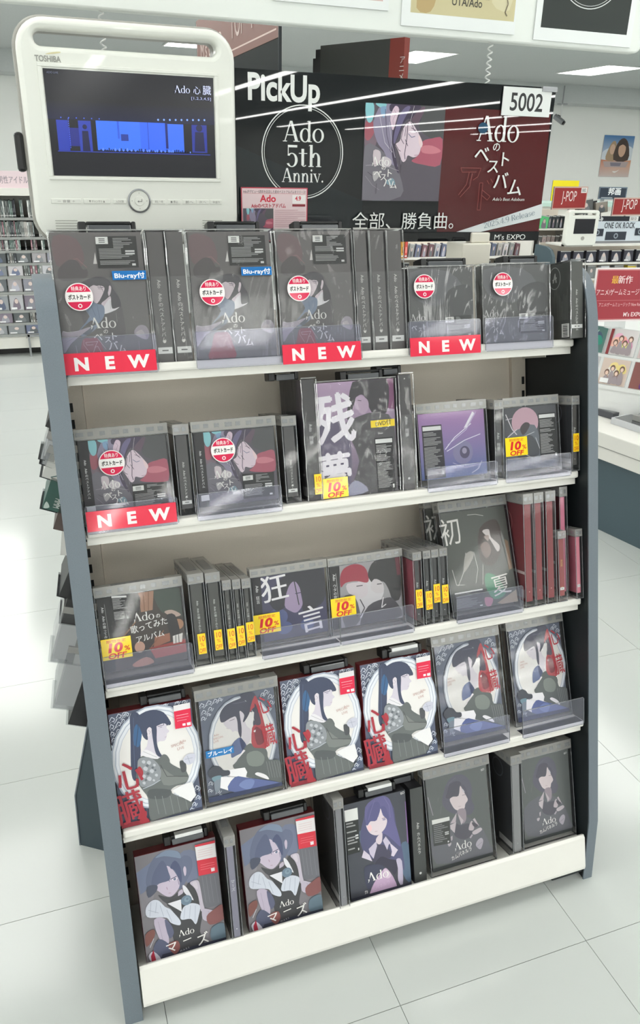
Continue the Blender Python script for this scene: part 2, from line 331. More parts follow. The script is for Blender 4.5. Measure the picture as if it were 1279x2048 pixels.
ART = {
 'album_box': [
  ('r',(92,88,88),0,0,100,100),
  ('s',(102,84,86),[(3.3,97.4),(28.1,95.4),(34.3,79.5),(22.2,72.9),(3.2,76.9)]),
  ('l',(130,96,100),0.46,[(18.6,80.2),(27.0,80.9),(30.4,78.2),(36.3,74.3)]),
  ('s',(78,73,74),[(4.5,72.9),(17.6,80.2),(26.7,78.9),(31.5,72.9),(36.2,72.9),(33.4,66.3),(7.2,65.0)]),
  ('p',(200,196,194),[(47.0,85.5),(48.0,76.9),(43.8,76.9)]),
  ('s',(80,76,78),[(23.6,55.8),(33.0,63.0),(45.7,67.7),(60.2,65.0),(66.5,55.8),(70.5,43.9),(71.5,22.8),(57.5,16.2),(44.3,29.4),(25.9,32.0)]),
  ('s',(54,50,56),[(24.2,60.4),(33.2,64.9),(45.6,67.0),(58.4,65.0),(63.4,57.1),(68.8,50.5),(68.8,43.9),(59.1,42.6),(27.9,46.5),(24.0,51.8)]),
  ('s',(218,200,210),[(33.4,58.1),(37.3,60.7),(46.7,61.6),(53.1,59.1),(51.5,54.1),(47.1,50.2),(42.0,47.3),(37.0,51.7),(33.9,55.0)]),
  ('s',(208,190,202),[(47.8,47.2),(52.6,49.7),(58.9,52.5),(58.0,46.5),(51.0,44.9)]),
  ('s',(214,196,206),[(56.5,56.4),(58.9,60.5),(60.8,59.1),(59.5,55.1),(57.1,52.5)]),
  ('s',(54,50,56),[(31.9,59.1),(34.9,64.0),(45.5,66.3),(57.3,63.7),(57.2,56.4),(52.0,52.5),(46.0,49.2),(50.2,53.8),(53.4,59.1),(48.5,60.7),(44.7,60.5),(41.1,61.1),(36.1,59.1),(32.9,55.8)]),
  ('l',(54,50,56),0.33,[(36.0,59.7),(33.9,54.8),(37.9,51.2)]),
  ('l',(54,50,56),0.26,[(48.5,61.1),(51.5,55.8)]),
  ('l',(70,60,78),0.46,[(45.5,59.7),(52.0,59.1)]),
  ('l',(110,90,104),0.33,[(45.9,58.5),(51.4,57.9)]),
  ('l',(150,110,124),0.2,[(37.4,54.3),(38.2,53.9)]),
  ('s',(226,222,228),[(47.5,40.9),(51.1,45.7),(58.5,50.8),(59.4,43.1),(67.9,44.2),(60.8,41.3),(49.3,39.1)]),
  ('l',(120,116,122),0.2,[(58.1,49.2),(57.7,42.9)]),
  ('s',(106,120,146),[(27.4,44.6),(35.7,49.2),(42.9,47.1),(50.3,45.1),(49.1,37.3),(40.8,31.7),(35.6,34.7),(28.7,32.0),(18.6,26.7),(33.3,38.0)]),
  ('l',(80,92,118),0.33,[(35.5,47.2),(39.8,38.0)]),
  ('l',(80,92,118),0.33,[(42.8,46.2),(44.2,36.0)]),
  ('l',(140,150,172),0.26,[(29.3,43.2),(37.3,33.3)]),
  ('s',(122,132,154),[(19.5,26.7),(32.1,29.4),(40.9,32.0),(38.5,28.1),(26.6,23.4),(20.9,23.3)]),
  ('s',(86,90,104),[(21.7,25.4),(29.2,28.7),(36.8,29.4),(30.4,24.1)]),
  ('s',(164,154,170),[(0.8,26.7),(9.1,26.1),(18.7,27.4),(34.0,30.0),(20.0,23.4),(8.9,17.5),(0.2,10.9)]),
  ('l',(196,190,202),0.33,[(1.4,27.4),(7.3,26.4),(18.7,27.1)]),
  ('l',(130,122,138),0.26,[(3.4,18.8),(17.2,23.4)]),
  ('s',(150,142,154),[(81.4,23.4),(87.3,29.4),(95.7,28.7),(98.7,22.8),(94.3,18.2)]),
  ('s',(176,166,174),[(82.7,22.8),(90.7,26.1),(94.4,18.8)]),
  ('l',(170,164,170),0.26,[(14.3,16.2),(15.3,8.3)]),
  ('l',(150,144,150),0.26,[(85.8,17.5),(85.5,7.6)]),
  ('s',(132,42,52),[(22.9,20.5),(31.9,21.3),(40.0,20.5),(45.3,9.6),(45.9,0),(13.9,0),(18.3,10.9)]),
  ('l',(210,160,164),0.33,[(25.4,18.2),(39.1,18.7),(36.8,16.2),(32.1,9.2)]),
  ('l',(210,160,164),0.33,[(25.4,18.2),(26.5,16.2),(34.0,16.2)]),
  ('l',(210,160,164),0.33,[(34.7,14.2),(38.5,14.9),(43.2,7.6)]),
  ('l',(210,160,164),0.26,[(23.8,20.1),(22.9,16.8),(29.4,9.6)]),
  ('l',(210,160,164),0.33,[(39.3,20.8),(47.6,12.2)]),
  ('a',(232,230,228),33.6,28.6,28.199999999999996),
  ('t',(232,230,228),'の',46.4,24.6,3.9,0,1,1),
  ('t',(232,230,228),'ベ',34.4,20.0,7.2,-8,1,1),
  ('t',(232,230,228),'ス',46.4,17.6,5.7,0,1,1),
  ('t',(232,230,228),'ト',52.8,19.6,6.6,0,1,1),
  ('t',(232,230,228),'バ',50.1,11.8,7.9,0,1,1),
  ('t',(232,230,228),'ム',60.4,9.6,7.1,0,1,1),
  ('l',(170,168,170),0.2,[(62.2,9.2),(68.5,7.6)]),
  ('i',(32,32,32),[(48.5,97.0),(94.5,97.0),(94.4,73.6),(48.8,73.6)],0,9,[(48.9,96.6),(62.5,96.6),(62.4,91.3),(48.8,91.3)]),
 ],
 'album_small': [
  ('r',(74,74,74),0,0,100,100),
  ('s',(88,88,92),[(2.7,95.2),(61.3,95.2),(84.1,68.7),(42.2,51.8),(7.2,63.9)]),
  ('s',(58,58,60),[(60.6,71.1),(96.0,75.9),(98.3,39.8),(53.7,39.8)]),
  ('a',(190,190,190),1.0,33.7,22.1),
  ('t',(190,190,190),'ベ',0.8,22.9,8.2,-8,1,1),
  ('t',(190,190,190),'ス',11.1,20.0,6.7,0,1,1),
  ('t',(190,190,190),'ト',17.3,23.4,7.7,0,1,1),
  ('t',(190,190,190),'バ',13.8,13.3,8.2,0,1,1),
  ('t',(190,190,190),'ム',22.8,11.3,7.2,0,1,1),
  ('i',(32,32,32),[(53.0,37.8),(96.5,38.6),(97.8,10.8),(54.3,10.8)],0,9,[(54.2,36.9),(67.9,37.1),(68.3,30.1),(54.6,29.9)]),
 ],
 'album_cd': [
  ('r',(80,74,84),0,0,100,100),
  ('s',(72,72,74),[(70.1,100),(100,100),(99.3,67.6),(86.6,66.9),(72.7,74.8),(70.9,86.7)]),
  ('s',(160,78,96),[(75.5,62.8),(86.6,66.9),(99.2,66.6),(98.5,39.4),(78.3,39.3),(65.1,42.7),(71.4,48.4)]),
  ('s',(190,110,124),[(76.1,58.5),(87.8,59.4),(98.5,54.1),(89.0,50.9),(76.5,52.1)]),
  ('s',(110,92,104),[(11.0,82.0),(19.9,84.2),(25.5,68.3),(21.5,53.6),(12.1,56.8)]),
  ('s',(150,80,92),[(11.9,80.8),(18.8,82.2),(21.9,72.0),(16.4,62.9),(11.7,65.6)]),
  ('s',(104,100,110),[(12.1,56.8),(31.1,52.6),(45.4,38.2),(53.1,26.8),(55.1,4.7),(11.5,1.2)]),
  ('s',(130,122,146),[(20.1,80.9),(29.0,100),(41.7,99.9),(38.5,85.2),(41.4,73.0),(42.6,51.4),(50.1,36.7),(39.9,40.9),(33.0,52.4),(25.0,61.9)]),
  ('s',(128,188,198),[(11.3,100),(19.2,100),(20.6,90.6),(18.3,81.7),(14.3,81.1),(11.6,88.5)]),
  ('s',(128,188,198),[(22.1,100),(33.4,100),(31.7,95.7),(25.7,96.5)]),
  ('s',(118,150,186),[(27.7,96.3),(33.6,96.6),(31.8,86.0),(28.1,89.7)]),
  ('s',(62,54,72),[(38.8,100),(54.5,100),(71.1,100),(72.6,84.3),(62.9,84.4),(58.1,86.1),(52.7,79.2),(47.7,65.9),(45.2,59.7),(47.4,44.5),(51.4,29.1),(45.4,38.2),(41.8,53.6),(42.4,72.9),(47.7,84.1),(41.0,91.4),(37.3,94.0)]),
  ('s',(98,90,124),[(47.5,87.3),(54.2,97.2),(60.1,97.6),(53.0,83.5),(47.9,69.1),(44.3,59.8),(43.5,68.5)]),
  ('s',(90,72,86),[(62.0,85.6),(72.9,98.1),(76.6,96.6),(70.5,82.5),(68.4,80.6)]),
  ('s',(210,184,202),[(38.6,88.4),(43.1,98.1),(47.7,95.0),(45.3,84.4),(42.1,73.8),(39.3,80.6)]),
  ('l',(120,96,116),0.32,[(42.2,94.4),(44.4,90.9),(41.3,83.8),(42.8,77.2)]),
  ('s',(214,194,208),[(52.1,72.9),(56.7,80.9),(61.8,83.0),(68.8,74.7),(74.4,66.1),(76.5,60.6),(74.6,56.6),(73.8,52.4),(71.5,48.4),(66.4,46.6),(60.3,48.5),(58.4,43.3),(54.4,42.1),(48.6,54.0),(45.7,59.6),(50.4,63.4)]),
  ('s',(228,200,206),[(71.3,69.6),(74.4,66.1),(76.5,60.6),(74.5,57.1),(71.7,63.2)]),
  ('l',(62,54,72),0.85,[(58.3,82.8),(58.1,64.7),(56.5,49.9),(57.5,44.5)]),
  ('l',(62,54,72),0.64,[(61.7,82.4),(65.9,74.5),(68.6,72.1)]),
  ('l',(62,54,72),0.64,[(53.3,74.9),(51.5,65.4),(55.0,60.3)]),
  ('l',(62,54,72),0.53,[(56.4,77.7),(55.6,68.2)]),
  ('l',(62,54,72),0.64,[(45.7,59.6),(49.6,53.9),(51.9,52.6)]),
  ('l',(70,84,120),0.64,[(59.3,71.0),(63.3,67.3),(67.3,68.5)]),
  ('l',(90,70,90),0.64,[(62.2,77.1),(67.8,74.3)]),
  ('l',(54,46,60),0.64,[(56.3,64.9),(59.6,58.2)]),
  ('l',(130,80,100),0.43,[(67.5,48.8),(72.4,49.2)]),
  ('l',(200,190,206),0.53,[(26.9,86.6),(33.7,61.0),(42.6,51.4)]),
  ('l',(180,172,190),0.53,[(37.3,82.1),(41.4,60.1),(46.0,45.7)]),
  ('l',(70,62,82),0.53,[(32.4,94.6),(35.3,69.4),(40.7,51.6)]),
  ('l',(170,160,178),0.43,[(52.2,50.4),(53.1,37.5)]),
  ('l',(60,54,62),0.53,[(53.4,41.7),(52.5,30.0)]),
  ('l',(190,182,190),0.43,[(64.1,99.2),(60.8,83.6)]),
  ('s',(200,186,194),[(21.4,52.5),(29.1,51.7),(29.3,42.0),(23.1,36.1)]),
  ('s',(196,186,194),[(30.5,44.0),(34.5,46.8),(41.9,42.9),(40.5,36.5),(31.8,36.3)]),
  ('l',(150,142,152),0.53,[(13.6,37.0),(30.1,38.6),(50.7,32.3)]),
  ('l',(140,134,144),0.43,[(13.7,26.1),(21.7,16.7),(29.9,11.6)]),
  ('l',(70,66,74),0.64,[(26.6,18.4),(26.3,7.6)]),
  ('l',(70,66,74),0.53,[(16.0,30.3),(23.3,25.2)]),
  ('s',(170,166,170),[(21.8,30.8),(30.3,28.9),(23.9,20.3)]),
  ('s',(120,146,160),[(36.4,20.8),(44.3,24.4),(47.6,17.6),(39.9,17.2)]),
  ('a',(232,230,228),20.8,37.4,20.999999999999996),
  ('t',(232,230,228),'の',30.8,33.0,6.0,0,1,1),
  ('t',(232,230,228),'ベ',21.9,25.3,10.7,-8,1,1),
  ('t',(232,230,228),'ス',30.0,22.2,8.5,0,1,1),
  ('t',(232,230,228),'ト',35.6,26.0,9.6,0,1,1),
  ('t',(232,230,228),'バ',33.8,15.4,10.7,0,1,1),
  ('t',(232,230,228),'ム',41.1,13.7,9.6,0,1,1),
  ('p',(36,34,36),[(0,100),(11.3,100),(11.1,0),(0,0)]),
  ('v',(215,215,215),'Ado\u3000Adoのベストアドバム',5.7,76,4.0),
  ('p',(225,225,225),[(1.4,16.1),(11.3,16.5),(11.6,8.7),(1.4,8.1)]),
  ('i',(32,32,32),[(55.1,39.2),(96.0,38.0),(94.7,4.9),(54.2,5.3)],0,9,[(55.7,36.4),(68.4,36.5),(68.3,30.1),(55.5,30.0)]),
 ],
 'purple_box': [
  ('g',(74,66,84),(168,140,172),0,0,100,100),
  ('s',(84,76,100),[(0,64.5),(23.4,67.8),(38.9,58.0),(39.3,19.8),(31.0,0),(0,0),(0.1,44.4)]),
  ('p',(112,62,98),[(83.3,100),(100,100),(100,73.1),(86.1,74.9)]),
  ('s',(46,43,48),[(46.6,99.3),(64.2,100),(91.2,100),(91.8,75.8),(81.7,67.2),(69.0,72.3),(61.0,86.3),(52.2,86.7),(45.1,76.8),(38.7,67.0),(37.6,73.8)]),
  ('s',(68,66,70),[(42.7,66.8),(59.2,70.5),(72.2,71.1),(98.4,61.8),(99.2,0.1),(37.8,0),(50.0,30.4),(34.2,60.5)]),
  ('s',(168,144,170),[(49.2,85.1),(57.0,86.7),(65.1,82.7),(65.3,75.3),(58.4,70.6),(51.4,74.9)]),
  ('l',(70,55,70),0.56,[(51.9,83.3),(56.7,82.5)]),
  ('s',(140,140,166),[(36.6,10.4),(47.1,12.6),(59.8,2.7),(31.1,0)]),
  ('t',(236,230,240),'残',-2.2,51.2,45.0,3,2,0.82),
  ('t',(236,230,240),'夢',-2.9,10.2,33.8,3,2,0.95),
  ('i',(28,26,30),[(71.2,49.0),(95.5,48.8),(97.0,0.2),(72.3,0.2)],1,16,None),
  ('p',(250,215,30),[(67.2,64.5),(99.1,64.6),(99.1,58.3),(67.4,58.3)]),
  ('t',(40,35,30),'DVD付',73.4,59.3,5.2,4,1,0.95),
 ],
 'violet_cd': [
  ('g',(78,98,150),(156,112,168),0,0,100,100),
  ('e',(122,116,156),64.5,36.7,17.2,18.4),
  ('e',(70,62,92),67.1,36.5,8.7,9.6),
  ('e',(150,140,170),66.7,38.8,4.1,4.6),
  ('l',(225,218,235),1.38,[(37.6,43.5),(52.9,60.7),(79.2,79.5)]),
  ('l',(225,218,235),1.15,[(40.0,40.6),(68.0,54.9),(92.6,62.2)]),
  ('l',(200,190,220),0.92,[(41.9,50.1),(71.2,70.8),(87.4,96.2)]),
  ('p',(232,226,240),[(67.5,73.4),(82.4,97.7),(85.3,94.8),(72.7,75.3)]),
  ('l',(200,200,225),1.15,[(76.1,3.4),(87.0,9.3),(92.6,20.4)]),
  ('l',(200,190,220),0.69,[(48.0,22.0),(65.9,12.4),(89.9,16.0)]),
  ('i',(34,30,38),[(4.8,82.6),(34.3,82.3),(36.1,1.3),(4.1,0.8)],1,16,None),
 ],
 'moon_cd': [
  ('r',(66,66,72),0,0,100,100),
  ('e',(190,150,166),38.8,75.1,24.8,23.9),
  ('s',(92,96,106),[(3.3,53.5),(25.5,65.0),(56.7,69.6),(70.8,34.8),(95.7,0.5),(0,0)]),
  ('s',(60,62,68),[(30.2,49.3),(51.7,52.1),(63.4,22.0),(21.6,17.3)]),
  ('s',(58,50,54),[(28.7,67.0),(38.8,75.1),(47.7,71.3),(40.3,59.6),(32.3,55.8)]),
  ('l',(205,198,206),1.55,[(2.5,90.2),(13.3,65.8),(21.7,56.5)]),
  ('l',(205,198,206),1.33,[(22.4,65.2),(3.3,53.5)]),
  ('l',(205,198,206),0.89,[(2.0,81.6),(14.6,83.1)]),
  ('l',(205,198,206),1.11,[(3.1,51.4),(15.3,52.6)]),
  ('l',(190,190,198),0.89,[(24.2,49.8),(55.5,58.5)]),
  ('l',(190,190,198),0.89,[(25.6,30.0),(59.2,11.3)]),
  ('p',(205,200,206),[(18.2,50.2),(25.8,32.2),(19.7,30.5)]),
  ('l',(190,190,198),0.89,[(57.5,49.4),(64.4,30.9)]),
  ('i',(26,26,28),[(64.4,87.0),(98.0,87.0),(100.2,11.5),(64.5,11.2)],1,16,None),
 ],
 'room_cd': [
  ('r',(60,53,50),0,0,100,100),
  ('p',(150,110,90),[(48.9,100),(67.7,99.8),(64.0,74.3),(49.8,73.6)]),
  ('l',(115,82,66),1.05,[(55.1,100),(54.1,75.0)]),
  ('l',(115,82,66),1.05,[(61.4,99.7),(58.9,74.1)]),
  ('s',(34,32,32),[(15.5,99.1),(48.3,99.7),(47.8,76.0),(37.5,60.7),(14.5,47.2),(11.5,73.8)]),
  ('s',(62,70,64),[(68.0,99.7),(99.0,99.2),(98.9,59.4),(87.2,69.4),(74.5,69.4)]),
  ('s',(176,150,140),[(77.7,68.9),(87.3,70.4),(97.9,62.0),(88.4,60.6)]),
  ('e',(165,118,92),93.1,49.6,7.2,7.2),
  ('s',(46,42,44),[(79.4,62.4),(90.4,62.7),(94.0,35.5),(83.0,35.0)]),
  ('p',(150,95,75),[(63.1,37.8),(81.5,39.7),(81.1,28.6),(60.1,23.1)]),
  ('p',(152,64,60),[(54.7,23.8),(100,28.0),(100,10.2),(60.8,8.3)]),
  ('p',(225,220,215),[(84.8,34.7),(97.4,36.7),(95.5,24.7),(84.5,24.1)]),
  ('l',(50,45,45),0.84,[(88.5,35.0),(87.8,24.4)]),
  ('l',(50,45,45),0.84,[(92.2,35.6),(91.8,24.5)]),
  ('e',(40,32,32),41.4,19.6,10.1,6.3),
  ('e',(190,145,125),43.6,27.4,6.7,7.6),
  ('s',(165,112,98),[(32.9,5.8),(50.1,12.6),(58.6,3.1),(38.0,0.9)]),
  ('l',(140,100,75),1.26,[(24.2,43.1),(42.2,62.1)]),
  ('l',(130,85,65),1.26,[(54.4,21.1),(74.5,44.5)]),
  ('a',(232,230,228),40.4,62.0,24.6),
  ('t',(232,230,228),'の',66.8,62.8,6.7,6,1,1),
  ('t',(232,230,228),'歌ってみた',35.0,47.3,11.4,7,1,0.88),
  ('t',(232,230,228),'アルバム',39.9,33.7,10.1,6,1,0.95),
  ('p',(30,29,30),[(0,100),(15.6,100),(12.5,0.9),(0,0)]),
  ('v',(210,210,210),'Ado\u3000Adoの歌ってみたアルバム',5,88,4.4),
  ('l',(150,150,150),0.42,[(7.7,91.9),(9.2,39.3)]),
  ('i',(28,27,28),[(16.2,102.3),(35.4,100.0),(35.8,66.4),(16.5,65.3)],1,9,None),
 ],
 'brush_cd': [
  ('r',(60,58,84),0,0,100,100),
  ('e',(78,86,130),30.0,34.6,16.3,13.6),
  ('e',(70,80,124),71.0,16.6,10.9,9.8),
  ('e',(78,86,130),38.7,17.0,12.5,9.8),
  ('s',(42,40,48),[(20.1,68.3),(46.8,99.7),(71.3,100),(99.2,99.3),(99.4,56.4),(87.4,41.5),(66.2,38.2),(66.4,61.5),(57.9,81.9),(44.5,64.8),(40.9,49.0),(28.3,45.6)]),
  ('s',(154,134,168),[(47.8,77.3),(56.9,86.2),(63.6,75.7),(65.2,61.7),(66.0,47.8),(57.5,37.7),(49.0,41.0),(41.1,51.7)]),
  ('l',(60,50,80),1.36,[(56.9,67.0),(64.8,67.2)]),
  ('l',(42,40,48),1.63,[(56.9,86.2),(59.6,62.5),(61.1,48.6)]),
  ('t',(240,236,240),'狂',9.8,61.8,44.8,5,1,1),
  ('t',(240,236,240),'言',60.4,6.2,43.4,6,1,1),
  ('p',(34,32,36),[(0,100),(11.2,100),(9.5,0),(0,0)]),
  ('v',(215,215,215),'Ado\u3000狂言',5.5,88,6),
 ],
 'red_cd': [
  ('r',(150,146,150),0,0,100,100),
  ('s',(205,200,204),[(33.0,65.1),(56.9,78.3),(73.6,52.9),(70.2,36.4),(58.7,15.6),(36.3,12.2),(31.5,39.9)]),
  ('s',(150,46,62),[(13.6,82.4),(20.0,94.9),(35.1,99.4),(48.7,92.4),(53.7,76.0),(51.1,66.5),(36.0,71.7),(20.5,71.4),(13.7,65.4)]),
  ('s',(205,194,200),[(23.0,69.6),(47.3,67.1),(51.6,52.2),(45.2,43.9),(34.4,45.1),(23.4,55.4)]),
  ('l',(70,60,66),1.42,[(35.5,63.3),(44.5,63.3)]),
  ('s',(44,42,44),[(53.2,81.8),(63.1,99.5),(83.5,100),(99.5,99.2),(98.9,37.3),(86.9,30.8),(81.3,50.2),(74.2,64.2),(61.2,63.4),(55.2,70.1)]),
  ('s',(200,192,196),[(61.6,70.5),(72.8,63.0),(73.9,47.2),(61.7,47.7),(55.3,58.7)]),
  ('l',(60,55,58),1.42,[(65.0,61.4),(71.9,61.1)]),
  ('s',(68,64,68),[(50.3,28.3),(72.8,36.0),(87.0,33.6),(98.8,3.1),(57.9,0.1),(36.8,0)]),
  ('s',(90,86,90),[(13.7,45.7),(32.0,48.3),(37.3,7.8),(15.8,0.1)]),
  ('l',(60,56,60),1.7,[(39.3,41.5),(45.0,26.4),(37.7,13.4)]),
  ('l',(60,56,60),1.7,[(31.1,34.3),(33.8,14.1)]),
  ('l',(225,220,222),1.7,[(72.9,38.8),(69.5,22.3),(76.3,26.8)]),
  ('p',(92,40,50),[(93.1,99.9),(100,100),(100,71.2),(95.0,70.8)]),
  ('p',(34,32,34),[(0,100),(13.5,99.9),(10.0,0),(0,0)]),
  ('v',(215,215,215),'Ado\u3000ウタの歌',5,88,6),
  ('l',(200,200,200),0.57,[(7.6,88.9),(9.1,35.1)]),
 ],
 'summer_dvd': [
  ('r',(70,72,68),0,0,100,100),
  ('s',(60,50,48),[(56.2,79.2),(81.2,87.3),(89.1,75.5),(84.5,53.3),(67.9,40.2),(50.5,49.6)]),
  ('s',(110,90,84),[(53.9,61.9),(64.8,65.1),(69.8,56.0),(60.3,48.8)]),
  ('s',(196,186,186),[(60.0,76.5),(70.8,77.5),(72.3,69.4),(83.9,59.7),(79.2,53.7),(70.4,67.1)]),
  ('s',(150,130,125),[(61.4,70.9),(69.2,71.7),(67.0,65.8)]),
  ('s',(70,126,96),[(56.5,33.3),(72.1,28.7),(83.3,10.7),(63.5,6.4),(53.1,21.0)]),
  ('s',(172,112,132),[(49.5,9.5),(61.7,7.1),(56.6,0),(49.3,1.6)]),
  ('p',(126,100,80),[(93.1,65.5),(98.0,62.7),(98.6,34.3),(92.8,33.2)]),
  ('p',(150,132,112),[(67.1,1.8),(100,12.3),(100,0),(75.3,0)]),
  ('t',(214,210,206),'初',-4.4,69.0,29.5,3,0,0.85),
  ('t',(214,210,206),'夏',63.4,10.4,22.5,6,0,1),
  ('l',(200,196,192),0.47,[(6.1,42.3),(9.4,26.6),(21.6,25.5)]),
  ('l',(200,196,192),0.47,[(30.1,57.4),(22.4,37.8),(11.5,24.9)]),
  ('l',(200,196,192),0.47,[(42.4,56.5),(45.1,39.0),(38.9,25.5)]),
  ('l',(200,196,192),0.47,[(53.7,43.0),(49.4,22.9)]),
  ('l',(190,186,182),0.47,[(40.4,95.0),(53.0,94.8),(64.9,92.1)]),
  ('s',(150,146,140),[(28.1,54.4),(37.9,58.4),(41.6,53.4),(28.0,40.4),(22.8,39.3)]),
  ('i',(64,64,68),[(3.0,19.3),(49.7,19.4),(47.6,0.7),(0.3,1.2)],1,6,None),
 ],
 'oval_box': [
  ('r',(80,86,106),0,0,100,100),
  ('l',(214,220,232),0.61,[(0.5,93.8),(3.8,97.4),(7.2,95.6),(5.7,93.2),(3.8,94.0)]),
  ('l',(214,220,232),0.48,[(5.9,91.5),(8.6,93.4),(10.0,95.2)]),
  ('l',(214,220,232),0.36,[(0,92.2),(2.9,93.2)]),
  ('l',(214,220,232),0.61,[(9.0,95.8),(12.1,99.2),(15.4,97.5),(13.9,95.3),(12.1,96.0)]),
  ('l',(214,220,232),0.48,[(14.1,93.6),(16.6,95.5),(18.0,97.2)]),
  ('l',(214,220,232),0.36,[(8.0,94.3),(11.2,95.3)]),
  ('l',(214,220,232),0.61,[(18.4,96.3),(21.3,99.5),(24.4,97.9),(23.0,95.8),(21.3,96.5)]),
  ('l',(214,220,232),0.48,[(23.2,94.2),(25.6,96.0),(26.9,97.6)]),
  ('l',(214,220,232),0.36,[(17.4,94.9),(20.5,95.8)]),
  ('l',(214,220,232),0.61,[(0,88.1),(2.0,91.5),(5.3,89.8),(3.8,87.5),(2.0,88.3)]),
  ('l',(214,220,232),0.48,[(4.0,85.9),(6.6,87.7),(7.9,89.5)]),
  ('l',(214,220,232),0.36,[(0,86.6),(1.1,87.6)]),
  ('l',(214,220,232),0.61,[(7.8,89.3),(10.8,92.5),(13.9,90.9),(12.5,88.8),(10.8,89.5)]),
  ('l',(214,220,232),0.48,[(12.7,87.3),(15.1,89.0),(16.4,90.6)]),
  ('l',(214,220,232),0.36,[(6.9,87.9),(10.0,88.8)]),
  ('l',(214,220,232),0.61,[(0,82.3),(1.9,85.1),(4.7,83.7),(3.5,81.8),(1.9,82.5)]),
  ('l',(214,220,232),0.48,[(3.6,80.5),(5.7,82.0),(6.9,83.4)]),
  ('l',(214,220,232),0.36,[(0,81.1),(1.2,81.9)]),
  ('l',(214,220,232),0.61,[(0.7,77.1),(3.0,79.5),(5.3,78.3),(4.3,76.7),(2.9,77.2)]),
  ('l',(214,220,232),0.48,[(4.4,75.5),(6.2,76.8),(7.2,78.0)]),
  ('l',(214,220,232),0.36,[(0,76.1),(2.3,76.7)]),
  ('l',(214,220,232),0.61,[(14.6,91.8),(16.7,94.1),(18.8,92.9),(17.9,91.4),(16.6,91.9)]),
  ('l',(214,220,232),0.48,[(18.0,90.3),(19.7,91.6),(20.6,92.7)]),
  ('l',(214,220,232),0.36,[(13.9,90.8),(16.1,91.5)]),
  ('l',(214,220,232),0.61,[(65.4,99.3),(67.8,100),(70.3,100),(69.2,98.9),(67.8,99.5)]),
  ('l',(214,220,232),0.48,[(69.4,97.6),(71.3,99.1),(72.4,100)]),
  ('l',(214,220,232),0.36,[(64.6,98.1),(67.1,98.9)]),
  ('l',(214,220,232),0.61,[(80.1,99.1),(82.7,100),(85.4,100),(84.2,98.6),(82.7,99.3)]),
  ('l',(214,220,232),0.48,[(84.4,97.2),(86.5,98.8),(87.6,100)]),
  ('l',(214,220,232),0.36,[(79.3,97.8),(82.0,98.6)]),
  ('l',(214,220,232),0.61,[(88.8,98.1),(91.2,100),(93.7,99.5),(92.6,97.7),(91.2,98.3)]),
  ('l',(214,220,232),0.48,[(92.7,96.3),(94.7,97.9),(95.8,99.3)]),
  ('l',(214,220,232),0.36,[(88.0,96.9),(90.5,97.7)]),
  ('l',(214,220,232),0.61,[(61.8,98.5),(63.6,100),(65.4,99.4),(64.6,98.1),(63.6,98.6)]),
  ('l',(214,220,232),0.48,[(64.7,97.2),(66.1,98.3),(66.9,99.3)]),
  ('l',(214,220,232),0.36,[(61.3,97.6),(63.1,98.2)]),
  ('l',(214,220,232),0.61,[(92.6,18.9),(95.6,22.1),(98.7,20.3),(97.3,18.1),(95.6,18.9)]),
  ('l',(214,220,232),0.48,[(97.5,16.5),(99.9,18.2),(100,19.9)]),
  ('l',(214,220,232),0.36,[(91.7,17.5),(94.8,18.3)]),
  ('l',(214,220,232),0.61,[(87.1,13.7),(89.7,16.6),(92.4,14.9),(91.2,13.0),(89.7,13.8)]),
  ('l',(214,220,232),0.48,[(91.3,11.6),(93.5,13.1),(94.6,14.6)]),
  ('l',(214,220,232),0.36,[(86.3,12.5),(88.9,13.2)]),
  ('l',(214,220,232),0.61,[(90.8,9.2),(93.4,12.0),(96.2,10.4),(95.0,8.5),(93.4,9.2)]),
  ('l',(214,220,232),0.48,[(95.1,7.1),(97.2,8.6),(98.4,10.0)]),
  ('l',(214,220,232),0.36,[(90.0,8.0),(92.7,8.7)]),
  ('l',(214,220,232),0.61,[(83.4,4.5),(85.4,6.7),(87.6,5.4),(86.7,3.9),(85.4,4.5)]),
  ('l',(214,220,232),0.48,[(86.8,2.8),(88.5,4.0),(89.4,5.1)]),
  ('l',(214,220,232),0.36,[(82.7,3.5),(84.9,4.0)]),
  ('l',(214,220,232),0.61,[(16.3,98.3),(18.5,100),(20.9,99.5),(19.8,97.9),(18.5,98.4)]),
  ('l',(214,220,232),0.48,[(19.9,96.7),(21.8,98.0),(22.8,99.3)]),
  ('l',(214,220,232),0.36,[(15.6,97.2),(17.9,97.9)]),
  ('l',(214,220,232),0.61,[(0,71.8),(0,73.8),(1.1,72.7),(0.2,71.4),(0,71.8)]),
  ('l',(214,220,232),0.48,[(0.4,70.4),(1.9,71.5),(2.7,72.5)]),
  ('l',(214,220,232),0.36,[(0,70.9),(0,71.4)]),
  ('l',(214,220,232),0.61,[(7.4,84.6),(9.4,86.6),(11.3,85.6),(10.5,84.2),(9.3,84.7)]),
  ('l',(214,220,232),0.48,[(10.6,83.2),(12.1,84.3),(13.0,85.4)]),
  ('l',(214,220,232),0.36,[(6.9,83.6),(8.8,84.2)]),
  ('e',(160,168,186),51.7,55.4,38.2,46.2),
  ('e',(226,228,236),51.7,55.4,36.9,44.8),
  ('e',(170,178,196),51.7,55.4,35.0,42.4),
  ('e',(226,228,236),51.7,55.4,34.2,41.5),
  ('e',(190,194,208),51.7,55.4,32.1,38.7),
  ('e',(230,226,224),51.7,55.4,31.5,38.0),
  ('s',(58,64,86),[(25.4,95.8),(32.9,98.3),(37.8,92.8),(37.8,83.7),(34.0,70.7),(32.5,60.3),(26.9,41.6),(20.7,39.5),(19.2,50.2),(23.3,79.5)]),
